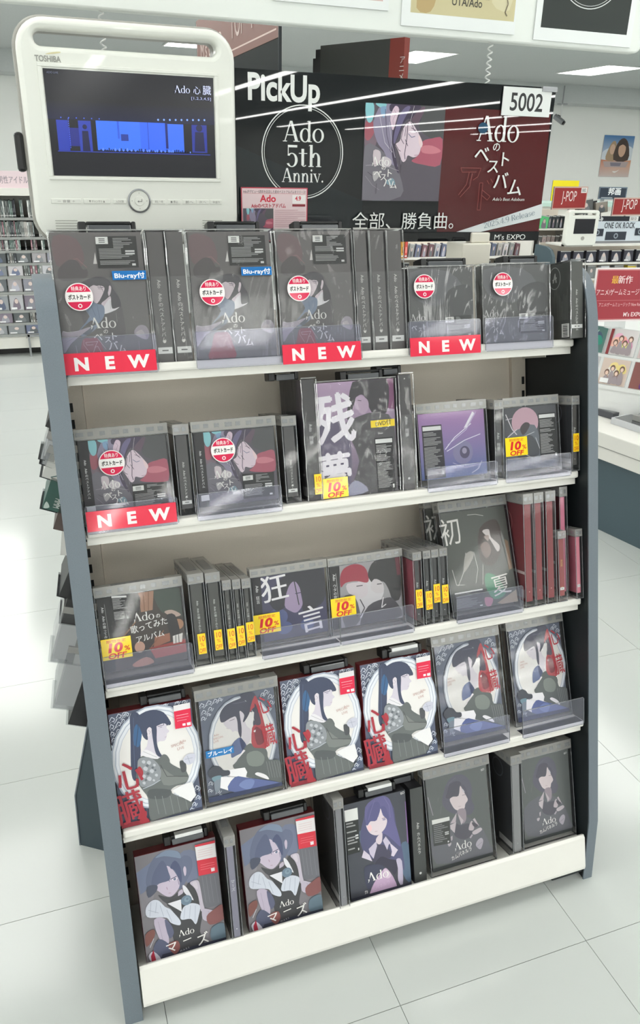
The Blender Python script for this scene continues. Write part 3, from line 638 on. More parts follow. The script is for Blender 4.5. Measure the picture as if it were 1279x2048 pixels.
  ('s',(54,88,130),[(31.1,87.6),(36.5,83.9),(36.2,76.4),(31.8,67.9),(26.2,70.2),(26.3,79.2)]),
  ('l',(44,50,70),0.45,[(33.8,96.3),(33.3,84.3),(28.1,68.4)]),
  ('l',(78,90,120),0.38,[(29.2,93.8),(25.9,71.7),(23.6,49.6)]),
  ('s',(58,64,86),[(32.2,92.0),(40.2,96.3),(53.2,97.4),(65.5,93.3),(72.7,83.6),(71.0,81.1),(67.4,82.2),(59.7,81.0),(44.5,79.1),(43.1,72.1),(38.1,75.4),(35.4,83.3)]),
  ('s',(206,198,212),[(49.5,81.5),(54.8,82.5),(63.8,83.9),(67.5,81.9),(66.8,79.2),(69.8,75.9),(66.6,74.3),(65.9,71.8),(62.7,68.4),(55.2,68.5),(50.9,61.6),(55.5,55.3),(50.0,54.1),(33.5,60.0),(40.8,66.7),(43.4,74.0),(45.6,79.7)]),
  ('s',(58,64,86),[(42.8,83.1),(49.3,83.8),(54.6,82.8),(63.8,84.2),(69.3,80.7),(65.3,87.2),(54.6,91.6),(45.7,88.8)]),
  ('l',(58,64,86),0.53,[(65.3,87.2),(63.6,82.0)]),
  ('l',(58,64,86),0.45,[(68.4,86.0),(67.2,81.2)]),
  ('s',(216,206,216),[(43.1,80.8),(46.6,83.0),(49.0,80.8),(47.4,76.5),(44.2,75.4)]),
  ('l',(140,126,146),0.3,[(44.7,80.6),(47.1,78.8),(45.3,76.8)]),
  ('s',(58,64,86),[(49.3,83.1),(55.1,82.7),(53.3,68.1),(55.9,58.6),(61.0,52.2),(56.4,54.4),(51.0,58.2),(49.2,68.7)]),
  ('l',(60,60,84),0.45,[(56.4,82.0),(62.9,82.3)]),
  ('l',(120,110,140),0.38,[(58.6,80.8),(61.8,80.9)]),
  ('l',(150,110,125),0.23,[(63.4,71.4),(65.5,71.7)]),
  ('s',(226,222,228),[(34.8,63.0),(41.0,63.7),(53.2,55.8),(50.0,54.0),(33.2,59.6)]),
  ('l',(150,146,156),0.3,[(36.0,62.9),(51.2,55.5)]),
  ('s',(92,96,96),[(31.7,58.6),(41.7,56.4),(52.1,53.8),(58.9,56.7),(63.5,55.3),(66.3,51.0),(66.9,47.5),(76.9,41.4),(79.1,41.5),(79.0,47.3),(82.5,47.5),(85.0,46.0),(85.1,37.5),(87.3,31.7),(82.1,26.7),(71.3,26.3),(64.0,23.8),(66.2,19.6),(88.6,8.2),(99.5,0.2),(49.9,1.0),(34.8,1.6),(35.3,20.8),(28.8,30.8),(23.7,42.0)]),
  ('s',(70,72,76),[(78.1,47.0),(82.5,47.5),(85.3,45.6),(85.1,38.2),(79.1,37.6)]),
  ('s',(112,116,114),[(55.3,45.0),(70.2,35.1),(86.0,31.9),(81.2,28.0),(55.6,29.7)]),
  ('l',(66,68,70),0.53,[(54.6,48.1),(60.7,36.6),(86.1,32.7)]),
  ('s',(74,78,80),[(38.2,28.6),(63.5,23.9),(58.4,17.8),(37.2,20.5)]),
  ('l',(122,128,126),0.45,[(43.8,21.7),(46.0,4.7)]),
  ('l',(122,128,126),0.45,[(52.3,20.3),(54.5,3.2)]),
  ('l',(122,128,126),0.45,[(61.8,18.8),(64.0,1.6)]),
  ('l',(122,128,126),0.45,[(70.2,17.4),(72.5,0.2)]),
  ('l',(122,128,126),0.45,[(79.8,15.9),(82.0,0)]),
  ('s',(132,136,142),[(28.1,55.7),(35.4,58.0),(44.8,55.6),(52.5,48.4),(54.2,40.6),(48.5,33.8),(30.0,32.1),(26.7,40.1)]),
  ('s',(182,184,192),[(32.8,54.7),(35.1,55.5),(37.1,54.0),(35.8,52.3),(33.5,53.1)]),
  ('s',(182,184,192),[(38.7,53.2),(41.4,54.1),(43.7,52.3),(42.2,50.4),(39.5,51.3)]),
  ('s',(182,184,192),[(45.6,49.8),(47.4,50.4),(48.9,49.2),(47.9,47.9),(46.1,48.5)]),
  ('s',(182,184,192),[(33.6,48.7),(36.5,49.7),(39.1,47.7),(37.4,45.6),(34.5,46.6)]),
  ('s',(182,184,192),[(40.9,45.4),(43.6,46.2),(46.0,44.4),(44.4,42.5),(41.7,43.4)]),
  ('s',(182,184,192),[(46.4,40.6),(48.4,41.3),(50.2,39.9),(49.0,38.5),(47.0,39.2)]),
  ('s',(182,184,192),[(31.1,42.2),(33.5,43.0),(35.7,41.4),(34.3,39.6),(31.8,40.5)]),
  ('s',(182,184,192),[(36.7,39.2),(39.6,40.2),(42.2,38.2),(40.5,36.1),(37.6,37.1)]),
  ('s',(182,184,192),[(30.7,36.2),(32.8,36.8),(34.5,35.5),(33.4,34.0),(31.3,34.7)]),
  ('s',(182,184,192),[(43.1,36.5),(44.6,37.0),(46.0,35.9),(45.1,34.8),(43.5,35.4)]),
  ('s',(92,96,104),[(36.8,50.3),(38.9,51.4),(40.6,49.8),(38.5,48.7)]),
  ('s',(92,96,104),[(43.2,47.5),(45.0,48.4),(46.4,47.0),(44.7,46.2)]),
  ('s',(92,96,104),[(36.2,43.2),(38.5,44.4),(40.5,42.6),(38.2,41.4)]),
  ('s',(92,96,104),[(46.4,44.8),(47.8,45.5),(49.0,44.4),(47.6,43.7)]),
  ('s',(92,96,104),[(33.5,38.0),(35.2,38.8),(36.5,37.5),(34.9,36.7)]),
  ('s',(160,50,58),[(26.1,48.4),(29.7,50.9),(33.0,46.0),(31.2,41.7),(27.1,43.1)]),
  ('s',(160,50,58),[(24.5,39.7),(26.7,40.1),(26.0,34.2),(24.3,33.7)]),
  ('l',(170,174,186),0.76,[(30.4,30.6),(43.0,32.4),(52.5,35.1)]),
  ('s',(196,196,212),[(82.3,47.9),(87.4,52.2),(94.9,52.3),(98.3,49.5),(94.8,44.1),(87.9,43.1)]),
  ('l',(150,154,174),0.38,[(84.7,48.4),(94.4,48.5)]),
  ('l',(150,154,174),0.38,[(88.3,50.9),(90.6,43.6)]),
  ('p',(230,228,230),[(65.0,23.3),(77.8,26.2),(90.8,27.2),(93.6,14.4),(86.5,9.3),(73.4,16.8)]),
  ('s',(74,82,106),[(83.0,2.2),(89.5,7.3),(98.2,16.7),(100,0)]),
  ('l',(214,220,232),0.61,[(93.1,11.3),(95.4,13.7),(97.8,12.3),(96.7,10.7),(95.4,11.3)]),
  ('l',(214,220,232),0.48,[(96.8,9.4),(98.7,10.8),(99.7,12.0)]),
  ('l',(214,220,232),0.36,[(92.4,10.2),(94.8,10.8)]),
  ('l',(214,220,232),0.61,[(87.6,6.0),(89.9,8.4),(92.3,7.0),(91.2,5.4),(89.9,6.0)]),
  ('l',(214,220,232),0.48,[(91.4,4.2),(93.2,5.5),(94.2,6.7)]),
  ('l',(214,220,232),0.36,[(86.9,4.9),(89.3,5.5)]),
  ('l',(214,220,232),0.61,[(84.6,2.1),(86.3,3.9),(88.1,2.8),(87.3,1.6),(86.3,2.1)]),
  ('l',(214,220,232),0.48,[(87.4,0.6),(88.8,1.6),(89.6,2.6)]),
  ('l',(214,220,232),0.36,[(84.0,1.2),(85.8,1.7)]),
  ('p',(44,48,66),[(32.4,0),(100,2.7),(100,0),(32.9,0)]),
  ('p',(120,30,40),[(0,0),(0.3,4.0),(32.9,3.8),(34.6,0)]),
  ('t',(156,42,54),'心',1.6,33.4,28.0,6,1,0.8),
  ('t',(156,42,54),'臓',-2.1,4.4,30.3,9,1,0.8),
  ('s',(150,38,48),[(21.9,1.9),(27.9,15.2),(30.9,4.9),(33.6,0.7)]),
  ('t',(180,138,130),'Ado',80.4,63.7,3.3,6,0,1),
  ('t',(180,138,130),'SPECIAL',69.7,61.5,3.2,6,0,1),
  ('t',(180,138,130),'LIVE',76.8,57.9,3.3,6,0,1),
  ('p',(226,222,224),[(77.8,97.8),(98.4,98.0),(98.2,92.8),(77.7,92.7)]),
  ('p',(218,30,62),[(77.7,92.7),(98.2,92.8),(97.4,76.8),(77.2,77.1)]),
  ('l',(240,176,186),0.45,[(79.9,88.5),(94.9,88.5)]),
  ('l',(236,150,164),0.38,[(80.0,86.1),(95.0,86.1)]),
  ('l',(236,150,164),0.38,[(80.4,83.8),(92.2,83.7)]),
  ('p',(238,226,230),[(91.8,80.7),(96.6,80.8),(96.5,78.1),(92.0,78.2)]),
  ('p',(238,226,230),[(86.5,80.7),(90.2,80.6),(90.1,78.5),(86.4,78.7)]),
 ],
 'oval_case': [
  ('r',(88,94,112),0,0,100,100),
  ('l',(214,220,232),0.6,[(0.1,94.6),(3.2,97.8),(6.6,96.2),(5.2,94.1),(3.3,94.8)]),
  ('l',(214,220,232),0.48,[(5.4,92.6),(8.0,94.3),(9.4,96.0)]),
  ('l',(214,220,232),0.36,[(0,93.2),(2.4,94.1)]),
  ('l',(214,220,232),0.6,[(9.3,95.9),(12.6,99.2),(16.2,97.6),(14.7,95.3),(12.7,96.1)]),
  ('l',(214,220,232),0.48,[(15.0,93.7),(17.7,95.6),(19.1,97.3)]),
  ('l',(214,220,232),0.36,[(8.3,94.4),(11.8,95.4)]),
  ('l',(214,220,232),0.6,[(18.3,96.6),(21.0,99.5),(24.0,98.1),(22.7,96.2),(21.1,96.8)]),
  ('l',(214,220,232),0.48,[(23.0,94.8),(25.2,96.4),(26.4,97.8)]),
  ('l',(214,220,232),0.36,[(17.4,95.4),(20.3,96.2)]),
  ('l',(214,220,232),0.6,[(1.9,87.9),(4.9,90.9),(8.1,89.4),(6.7,87.4),(4.9,88.1)]),
  ('l',(214,220,232),0.48,[(6.9,86.0),(9.4,87.6),(10.6,89.1)]),
  ('l',(214,220,232),0.36,[(1.0,86.6),(4.1,87.5)]),
  ('l',(214,220,232),0.6,[(10.8,90.1),(13.4,92.7),(16.2,91.4),(15.0,89.7),(13.4,90.2)]),
  ('l',(214,220,232),0.48,[(15.2,88.4),(17.3,89.8),(18.4,91.2)]),
  ('l',(214,220,232),0.36,[(10.0,88.9),(12.7,89.7)]),
  ('l',(214,220,232),0.6,[(0.8,82.4),(3.2,84.8),(5.8,83.6),(4.8,82.0),(3.3,82.5)]),
  ('l',(214,220,232),0.48,[(4.9,80.8),(6.9,82.1),(7.9,83.3)]),
  ('l',(214,220,232),0.36,[(0.1,81.3),(2.6,82.0)]),
  ('l',(214,220,232),0.6,[(8.9,85.4),(10.7,87.2),(12.7,86.3),(11.9,85.1),(10.8,85.5)]),
  ('l',(214,220,232),0.48,[(12.0,84.2),(13.5,85.2),(14.3,86.1)]),
  ('l',(214,220,232),0.36,[(8.3,84.5),(10.3,85.1)]),
  ('l',(214,220,232),0.6,[(24.9,97.6),(27.1,99.9),(29.5,98.8),(28.5,97.3),(27.1,97.8)]),
  ('l',(214,220,232),0.48,[(28.6,96.2),(30.4,97.5),(31.4,98.6)]),
  ('l',(214,220,232),0.36,[(24.2,96.6),(26.5,97.3)]),
  ('l',(214,220,232),0.6,[(85.7,95.9),(88.4,98.9),(91.4,97.4),(90.2,95.5),(88.5,96.1)]),
  ('l',(214,220,232),0.48,[(90.4,94.1),(92.7,95.7),(93.8,97.2)]),
  ('l',(214,220,232),0.36,[(84.9,94.6),(87.8,95.5)]),
  ('l',(214,220,232),0.6,[(91.1,90.8),(93.8,93.7),(96.8,92.3),(95.6,90.3),(93.9,90.9)]),
  ('l',(214,220,232),0.48,[(95.8,88.9),(98.1,90.5),(99.2,92.0)]),
  ('l',(214,220,232),0.36,[(90.3,89.5),(93.1,90.3)]),
  ('l',(214,220,232),0.6,[(81.4,94.2),(83.7,96.7),(86.3,95.5),(85.3,93.8),(83.8,94.3)]),
  ('l',(214,220,232),0.48,[(85.5,92.6),(87.4,94.0),(88.4,95.3)]),
  ('l',(214,220,232),0.36,[(80.7,93.1),(83.1,93.8)]),
  ('l',(214,220,232),0.6,[(92.0,84.6),(94.5,87.4),(97.3,86.0),(96.2,84.2),(94.6,84.8)]),
  ('l',(214,220,232),0.48,[(96.4,82.9),(98.5,84.3),(99.6,85.7)]),
  ('l',(214,220,232),0.36,[(91.2,83.4),(93.9,84.2)]),
  ('l',(214,220,232),0.6,[(88.5,79.0),(90.6,81.3),(93.0,80.2),(92.1,78.6),(90.7,79.1)]),
  ('l',(214,220,232),0.48,[(92.3,77.5),(94.0,78.8),(95.0,79.9)]),
  ('l',(214,220,232),0.36,[(87.8,78.0),(90.1,78.6)]),
  ('l',(214,220,232),0.6,[(16.4,12.9),(19.2,15.6),(22.2,14.1),(21.0,12.3),(19.2,12.9)]),
  ('l',(214,220,232),0.48,[(21.2,10.9),(23.5,12.3),(24.7,13.7)]),
  ('l',(214,220,232),0.36,[(15.5,11.7),(18.5,12.4)]),
  ('l',(214,220,232),0.6,[(10.1,8.0),(12.7,10.5),(15.6,9.0),(14.4,7.4),(12.8,8.0)]),
  ('l',(214,220,232),0.48,[(14.6,6.1),(16.7,7.4),(17.9,8.7)]),
  ('l',(214,220,232),0.36,[(9.3,6.8),(12.1,7.5)]),
  ('l',(214,220,232),0.6,[(13.6,3.2),(15.9,5.3),(18.3,4.1),(17.3,2.6),(15.9,3.2)]),
  ('l',(214,220,232),0.48,[(17.5,1.5),(19.3,2.7),(20.3,3.8)]),
  ('l',(214,220,232),0.36,[(13.0,2.2),(15.3,2.7)]),
  ('l',(214,220,232),0.6,[(1.9,18.0),(4.3,20.3),(7.0,19.0),(5.9,17.4),(4.4,18.0)]),
  ('l',(214,220,232),0.48,[(6.1,16.2),(8.1,17.5),(9.1,18.7)]),
  ('l',(214,220,232),0.36,[(1.2,16.9),(3.7,17.5)]),
  ('l',(214,220,232),0.6,[(0.2,11.0),(2.4,13.1),(4.9,11.9),(3.8,10.4),(2.5,11.0)]),
  ('l',(214,220,232),0.48,[(4.0,9.4),(5.8,10.5),(6.8,11.6)]),
  ('l',(214,220,232),0.36,[(0,10.0),(1.8,10.5)]),
  ('l',(214,220,232),0.6,[(5.4,2.2),(7.5,4.2),(9.7,3.1),(8.8,1.7),(7.5,2.2)]),
  ('l',(214,220,232),0.48,[(8.9,0.7),(10.6,1.8),(11.5,2.8)]),
  ('l',(214,220,232),0.36,[(4.8,1.4),(6.9,1.8)]),
  ('e',(164,170,186),52.6,53.6,32.9,44.9),
  ('e',(226,228,236),52.6,53.6,31.7,43.4),
  ('e',(176,184,200),52.6,53.6,29.8,41.0),
  ('e',(230,226,224),52.6,53.6,29.0,40.1),
  ('s',(62,62,78),[(61.7,100),(73.1,98.5),(77.1,84.0),(82.1,67.5),(81.6,62.2),(67.7,64.6),(70.5,79.4),(64.5,80.8),(56.2,92.3)]),
  ('s',(168,60,68),[(72.9,95.5),(77.5,88.5),(82.4,69.0),(85.1,51.1),(82.4,41.2),(72.6,40.9),(63.6,45.9),(65.8,64.1),(71.8,67.9),(75.3,76.6),(71.9,84.6),(64.5,80.8)]),
  ('s',(112,40,50),[(68.5,60.7),(72.4,64.8),(80.0,57.8),(80.3,47.9),(70.8,46.8)]),
  ('s',(70,60,74),[(72.2,88.3),(75.7,81.1),(78.5,67.1),(70.3,67.3),(71.8,77.0)]),
  ('l',(220,214,216),0.37,[(67.9,82.0),(69.5,71.2)]),
  ('s',(220,214,216),[(67.4,60.9),(70.4,62.0),(69.6,59.5)]),
  ('s',(210,202,212),[(29.1,75.6),(36.3,79.4),(45.9,79.8),(53.5,82.0),(56.7,72.7),(63.1,65.9),(63.6,55.3),(56.9,49.2),(52.7,55.1),(49.8,61.4),(47.1,63.3),(43.1,65.2),(39.5,64.7),(37.7,67.2),(33.5,69.3),(30.0,72.6)]),
  ('s',(212,202,214),[(51.8,82.2),(54.2,82.7),(56.8,78.7),(54.4,72.9),(52.4,70.1),(51.5,76.2)]),
  ('s',(228,224,226),[(57.8,71.0),(66.1,78.4),(66.7,68.5),(63.0,64.4)]),
  ('s',(62,62,78),[(25.1,77.6),(25.7,85.0),(32.9,91.5),(42.5,94.2),(54.3,96.2),(53.4,99.1),(61.7,100),(72.2,98.2),(67.0,88.9),(64.5,80.1),(56.7,72.5),(54.6,72.9),(57.1,78.6),(53.6,82.9),(51.1,82.3),(52.1,67.2),(50.0,57.1),(47.1,63.3),(47.2,73.7),(45.4,79.1),(40.9,78.9),(36.8,78.2),(28.9,75.9)]),
  ('l',(62,62,78),0.45,[(37.0,80.8),(35.5,77.6)]),
  ('l',(62,62,78),0.37,[(31.7,79.9),(30.3,75.9)]),
  ('l',(100,100,124),0.37,[(43.4,92.1),(59.7,91.9)]),
  ('l',(230,230,236),0.3,[(59.8,93.0),(61.4,91.7)]),
  ('l',(80,70,90),0.45,[(37.1,75.9),(44.0,77.1)]),
  ('l',(150,120,134),0.22,[(32.0,69.5),(35.0,68.4)]),
  ('s',(88,100,140),[(37.4,52.5),(48.2,57.7),(52.6,54.2),(56.7,47.1),(51.5,42.9),(41.8,40.6),(34.7,40.0)]),
  ('s',(66,72,100),[(48.2,57.1),(52.6,54.2),(56.7,47.1),(51.5,42.9),(48.6,49.6)]),
  ('s',(84,88,88),[(53.6,46.4),(56.8,48.6),(62.8,49.5),(67.0,44.3),(82.3,40.4),(84.6,29.4),(100,25.2),(100,4.2),(84.0,8.4),(53.7,16.6),(36.0,29.5),(41.3,34.9)]),
  ('s',(112,118,114),[(55.9,39.7),(70.3,40.8),(79.0,32.9),(73.6,25.2),(57.2,28.2)]),
  ('p',(216,210,216),[(35.0,32.0),(51.7,44.9),(54.2,43.7),(37.3,33.1)]),
  ('l',(128,128,132),0.37,[(81.0,28.0),(83.7,10.9)]),
  ('l',(128,128,132),0.37,[(84.5,27.5),(87.3,10.4)]),
  ('l',(128,128,132),0.37,[(88.0,27.1),(90.8,9.8)]),
  ('l',(128,128,132),0.37,[(91.5,26.6),(94.3,9.3)]),
  ('l',(128,128,132),0.37,[(95.0,26.1),(97.9,8.8)]),
  ('l',(128,128,132),0.37,[(98.6,25.6),(100,8.3)]),
  ('p',(230,226,230),[(29.7,28.4),(51.2,27.0),(53.9,21.8),(51.4,16.9),(30.4,21.7)]),
  ('s',(62,64,72),[(3.1,31.0),(10.5,35.3),(18.6,33.5),(23.1,29.1),(30.5,27.5),(29.6,22.9),(16.9,23.6),(8.0,23.4),(3.3,26.2)]),
  ('s',(104,130,142),[(6.9,24.3),(18.8,24.6),(18.3,19.4),(9.4,19.7)]),
  ('s',(112,120,132),[(9.7,19.7),(18.9,20.1),(14.2,8.9),(9.2,10.4)]),
  ('p',(226,222,226),[(18.7,23.0),(36.2,19.9),(26.6,7.9),(16.3,12.3)]),
  ('s',(82,92,138),[(26.5,7.5),(36.8,19.8),(53.7,16.0),(83.9,7.8),(98.3,1.6),(64.2,0.9)]),
  ('s',(104,118,166),[(41.2,10.3),(51.2,14.8),(62.8,11.6),(54.9,3.8)]),
  ('p',(48,54,80),[(0,2.6),(0,5.2),(99.8,3.5),(100,0),(0,0)]),
  ('s',(226,222,226),[(64.1,17.9),(68.3,19.2),(78.8,14.6),(82.3,9.4),(72.5,13.3)]),
  ('t',(168,48,58),'心',75.3,76.6,20.2,10,0,0.75),
  ('t',(168,48,58),'臓',80.0,44.1,24.7,8,0,0.55),
  ('t',(186,148,142),'Ado',14.5,63.9,3.0,8,0,1),
  ('t',(186,148,142),'SPECIAL',13.5,60.5,2.8,8,0,1),
  ('t',(186,148,142),'LIVE',13.4,57.7,2.8,8,0,1),
 ],
 'grey_box': [
  ('r',(114,110,116),0,0,100,100),
  ('p',(104,112,138),[(0,85.3),(25.4,93.9),(22.4,75.5),(2.2,63.3)]),
  ('p',(124,120,128),[(1.4,64.8),(21.8,69.8),(11.1,45.7),(2.0,43.9)]),
  ('p',(98,98,106),[(75.0,68.8),(99.6,67.1),(100,35.2),(77.4,35.4)]),
  ('l',(120,120,126),0.37,[(78.7,66.6),(80.0,40.9)]),
  ('l',(120,120,126),0.37,[(83.6,65.7),(84.8,39.9)]),
  ('l',(120,120,126),0.37,[(88.4,64.7),(89.7,38.9)]),
  ('l',(120,120,126),0.37,[(94.2,63.6),(95.5,37.7)]),
  ('s',(104,110,134),[(53.8,92.0),(74.4,91.3),(75.0,68.8),(60.5,62.6)]),
  ('s',(94,100,124),[(55.4,88.7),(67.1,87.4),(68.0,77.5),(61.1,68.4),(52.7,63.3)]),
  ('s',(92,98,122),[(10.5,70.8),(12.9,83.0),(22.6,95.1),(37.8,99.1),(52.3,95.8),(56.0,89.4),(56.4,79.7),(53.2,63.2),(48.4,60.4),(24.2,65.0)]),
  ('s',(114,128,152),[(24.5,94.8),(37.8,99.1),(52.2,95.6),(55.4,88.7),(47.8,90.8),(35.3,94.4)]),
  ('s',(190,176,196),[(20.5,67.0),(25.8,70.4),(36.7,70.7),(40.0,73.8),(36.4,84.7),(42.8,81.4),(48.3,73.0),(50.4,66.0),(47.6,60.5),(38.5,55.6),(31.3,57.7),(24.0,63.4)]),
  ('s',(82,88,114),[(16.1,70.5),(20.6,81.6),(31.5,90.7),(36.4,86.2),(38.6,77.0),(37.8,72.0),(31.8,70.8),(22.9,70.7)]),
  ('s',(70,76,104),[(40.9,82.4),(46.4,78.5),(50.4,68.2),(53.1,67.0),(53.5,80.2),(47.5,87.9)]),
  ('l',(70,72,100),0.44,[(36.9,72.9),(38.5,69.7)]),
  ('l',(70,72,100),0.37,[(48.5,70.7),(49.4,64.7)]),
  ('l',(64,62,88),0.66,[(39.8,71.6),(47.8,73.1)]),
  ('s',(214,204,216),[(41.2,71.0),(45.7,72.1),(48.7,70.7),(44.4,69.2)]),
  ('s',(96,104,130),[(43.2,71.2),(45.7,72.0),(46.5,70.4),(44.3,69.6)]),
  ('l',(150,116,138),0.51,[(33.9,65.5),(34.7,63.0)]),
  ('l',(150,110,124),0.37,[(35.4,59.4),(38.4,59.1)]),
  ('s',(190,176,196),[(56.4,77.4),(58.5,80.4),(60.2,78.2),(59.5,73.2),(57.5,71.3)]),
  ('s',(70,74,90),[(10.5,70.4),(22.7,69.6),(21.1,64.1),(10.8,60.2)]),
  ('s',(64,64,68),[(22.7,60.2),(31.2,56.7),(39.9,55.1),(50.2,58.6),(52.5,52.3),(43.3,49.5),(31.5,50.5)]),
  ('s',(180,168,186),[(47.1,57.7),(52.3,59.7),(52.8,55.2),(47.4,51.1)]),
  ('s',(58,58,61),[(31.6,51.2),(51.8,55.4),(60.7,64.0),(68.3,61.1),(73.1,51.2),(74.2,33.1),(68.4,15.6),(72.0,3.7),(51.7,0),(38.2,3.7),(33.2,30.4),(38.4,41.1)]),
  ('s',(218,216,224),[(53.5,63.3),(57.4,61.0),(61.2,55.0),(64.9,46.5),(59.3,51.0),(54.2,56.8)]),
  ('p',(218,216,224),[(32.9,50.1),(49.5,50.6),(48.8,39.0)]),
  ('s',(196,200,214),[(5.7,49.6),(9.7,54.7),(16.4,57.0),(23.1,54.9),(29.2,48.0),(34.8,44.7),(38.8,40.3),(45.7,31.1),(44.3,27.0),(34.3,31.3),(30.0,37.2),(19.4,39.6),(6.9,42.8)]),
  ('l',(156,162,180),0.44,[(13.2,55.4),(9.9,43.0)]),
  ('l',(156,162,180),0.44,[(20.0,54.1),(17.0,44.6)]),
  ('l',(156,162,180),0.44,[(23.6,50.5),(26.3,39.1)]),
  ('l',(156,162,180),0.44,[(30.9,44.8),(35.4,32.1)]),
  ('l',(156,162,180),0.44,[(8.6,49.1),(20.8,43.8)]),
  ('s',(196,200,214),[(46.4,35.0),(50.9,42.3),(56.5,44.1),(63.5,44.2),(72.1,39.8),(69.0,31.1),(64.2,23.6),(59.0,29.9),(48.2,31.4)]),
  ('l',(156,162,180),0.44,[(53.4,42.5),(50.3,32.0)]),
  ('l',(156,162,180),0.44,[(60.3,42.6),(57.1,30.7)]),
  ('l',(156,162,180),0.44,[(66.2,41.4),(63.5,26.3)]),
  ('e',(98,116,134),56.0,48.6,4.9,4.7),
  ('e',(118,138,154),56.9,49.3,2.6,2.5),
  ('e',(96,114,132),57.3,49.7,1.2,1.2),
  ('s',(184,174,190),[(62.6,63.7),(68.7,65.1),(73.5,63.5),(74.9,56.8),(76.1,41.6),(77.0,35.9),(72.4,34.6),(71.1,48.6),(67.9,57.5)]),
  ('s',(200,190,202),[(65.5,63.1),(70.5,63.7),(71.8,57.4),(69.7,56.4)]),
  ('s',(178,168,186),[(74.0,35.7),(79.4,35.4),(89.3,30.7),(88.4,26.3),(80.6,23.3),(73.5,26.9)]),
  ('l',(140,130,150),0.29,[(81.1,33.1),(84.4,26.4)]),
  ('s',(176,164,184),[(14.3,38.9),(28.0,36.6),(29.4,18.0),(27.8,12.9),(21.6,15.3),(16.6,23.6)]),
  ('l',(150,140,160),0.37,[(19.0,36.2),(21.9,18.1)]),
  ('s',(82,84,108),[(26.9,36.0),(33.3,31.1),(36.2,21.7),(29.9,17.9)]),
  ('s',(120,74,74),[(78.6,28.4),(89.1,33.0),(100,35.2),(100,21.5),(81.7,19.5)]),
  ('s',(88,106,120),[(83.3,16.2),(99.3,17.2),(99.9,1.9),(82.1,4.4)]),
  ('s',(112,70,66),[(2.1,27.3),(12.4,30.3),(12.6,23.7),(1.8,15.8)]),
  ('s',(74,78,100),[(9.2,10.7),(17.2,19.8),(28.3,13.1),(34.3,4.5),(19.8,0)]),
  ('l',(210,206,214),0.51,[(5.6,14.3),(11.4,21.8)]),
  ('s',(190,186,200),[(2.8,7.0),(9.1,10.0),(17.0,1.0),(6.0,0.5)]),
  ('p',(158,38,56),[(5.5,6.4),(9.4,11.3),(11.2,0.1),(5.6,0)]),
  ('p',(44,46,60),[(15.9,0),(19.5,4.8),(100,3.4),(100,0)]),
  ('s',(122,72,70),[(27.2,11.9),(39.3,13.7),(41.4,5.9),(34.0,1.7)]),
  ('a',(232,230,228),42.4,16.6,18.9),
  ('t',(232,230,228),'マ',24.9,4.4,11.0,8,1,1),
  ('t',(232,230,228),'ー',45.8,7.9,9.2,8,1,1),
  ('t',(232,230,228),'ズ',63.2,3.2,12.1,8,1,1),
  ('t',(170,170,172),'M A R S',41.5,2.2,2.5,8,0,1),
  ('p',(226,220,222),[(73.7,97.8),(99.0,97.7),(98.9,81.8),(74.2,83.0)]),
  ('p',(202,46,60),[(73.7,97.8),(99.0,97.7),(99.1,95.2),(73.9,95.9)]),
  ('p',(202,46,60),[(74.2,83.0),(98.7,82.0),(98.8,67.1),(74.5,68.4)]),
  ('l',(214,176,180),0.37,[(76.5,92.1),(95.2,91.8)]),
  ('l',(214,176,180),0.37,[(76.3,90.0),(95.0,89.7)]),
  ('l',(214,176,180),0.37,[(76.1,88.0),(94.8,87.6)]),
  ('l',(214,176,180),0.37,[(75.8,85.9),(94.6,85.5)]),
  ('l',(228,120,128),0.37,[(78.0,78.0),(95.7,77.5)]),
  ('l',(228,120,128),0.37,[(77.7,75.8),(95.5,75.3)]),
  ('l',(228,120,128),0.37,[(77.5,73.6),(95.2,73.1)]),
  ('p',(236,222,226),[(90.4,72.6),(95.2,72.5),(95.0,69.4),(90.7,69.4)]),
 ],
 'night_box': [
  ('r',(64,66,74),0,0,100,100),
  ('p',(124,92,146),[(98.7,88.1),(100,88.3),(100,46.9),(97.8,40.5)]),
  ('s',(78,96,118),[(85.8,43.0),(100,42.7),(99.8,3.4),(87.0,13.6)]),
  ('s',(80,92,108),[(20.6,69.3),(35.3,70.9),(40.6,58.8),(29.6,50.3),(21.6,58.1)]),
  ('s',(76,76,108),[(22.3,64.9),(29.8,81.6),(40.1,94.0),(75.5,91.2),(81.6,65.5),(88.0,42.5),(89.6,16.7),(74.4,30.8),(34.0,39.1),(24.1,50.7)]),
  ('s',(92,88,132),[(32.8,76.3),(33.8,92.8),(49.7,99.5),(63.2,100),(74.2,94.1),(78.3,80.6),(79.4,70.3),(83.6,57.9),(86.4,42.9),(76.5,49.9),(61.0,60.7),(39.1,64.7)]),
  ('s',(218,202,210),[(33.3,75.5),(40.5,77.1),(50.7,76.7),(57.3,88.0),(61.1,79.9),(67.2,74.3),(64.2,67.3),(57.0,62.9),(48.9,61.0),(39.1,64.5),(34.1,70.3)]),
  ('s',(236,190,196),[(34.4,72.5),(40.1,73.6),(41.7,68.4),(37.1,67.1)]),
  ('s',(84,82,124),[(32.8,76.9),(39.9,91.9),(53.7,95.4),(57.9,88.3),(50.8,77.4),(40.5,77.1),(35.1,73.8)]),
  ('s',(84,82,124),[(58.0,89.0),(66.2,87.7),(70.5,76.2),(68.8,70.7),(66.5,75.4),(62.1,80.5)]),
  ('l',(110,104,150),0.42,[(49.4,97.4),(41.5,86.7),(37.3,79.0)]),
  ('l',(116,108,156),0.42,[(65.1,97.9),(71.9,88.9),(72.7,75.8)]),
  ('l',(72,62,92),0.49,[(58.9,76.8),(65.6,77.2)]),
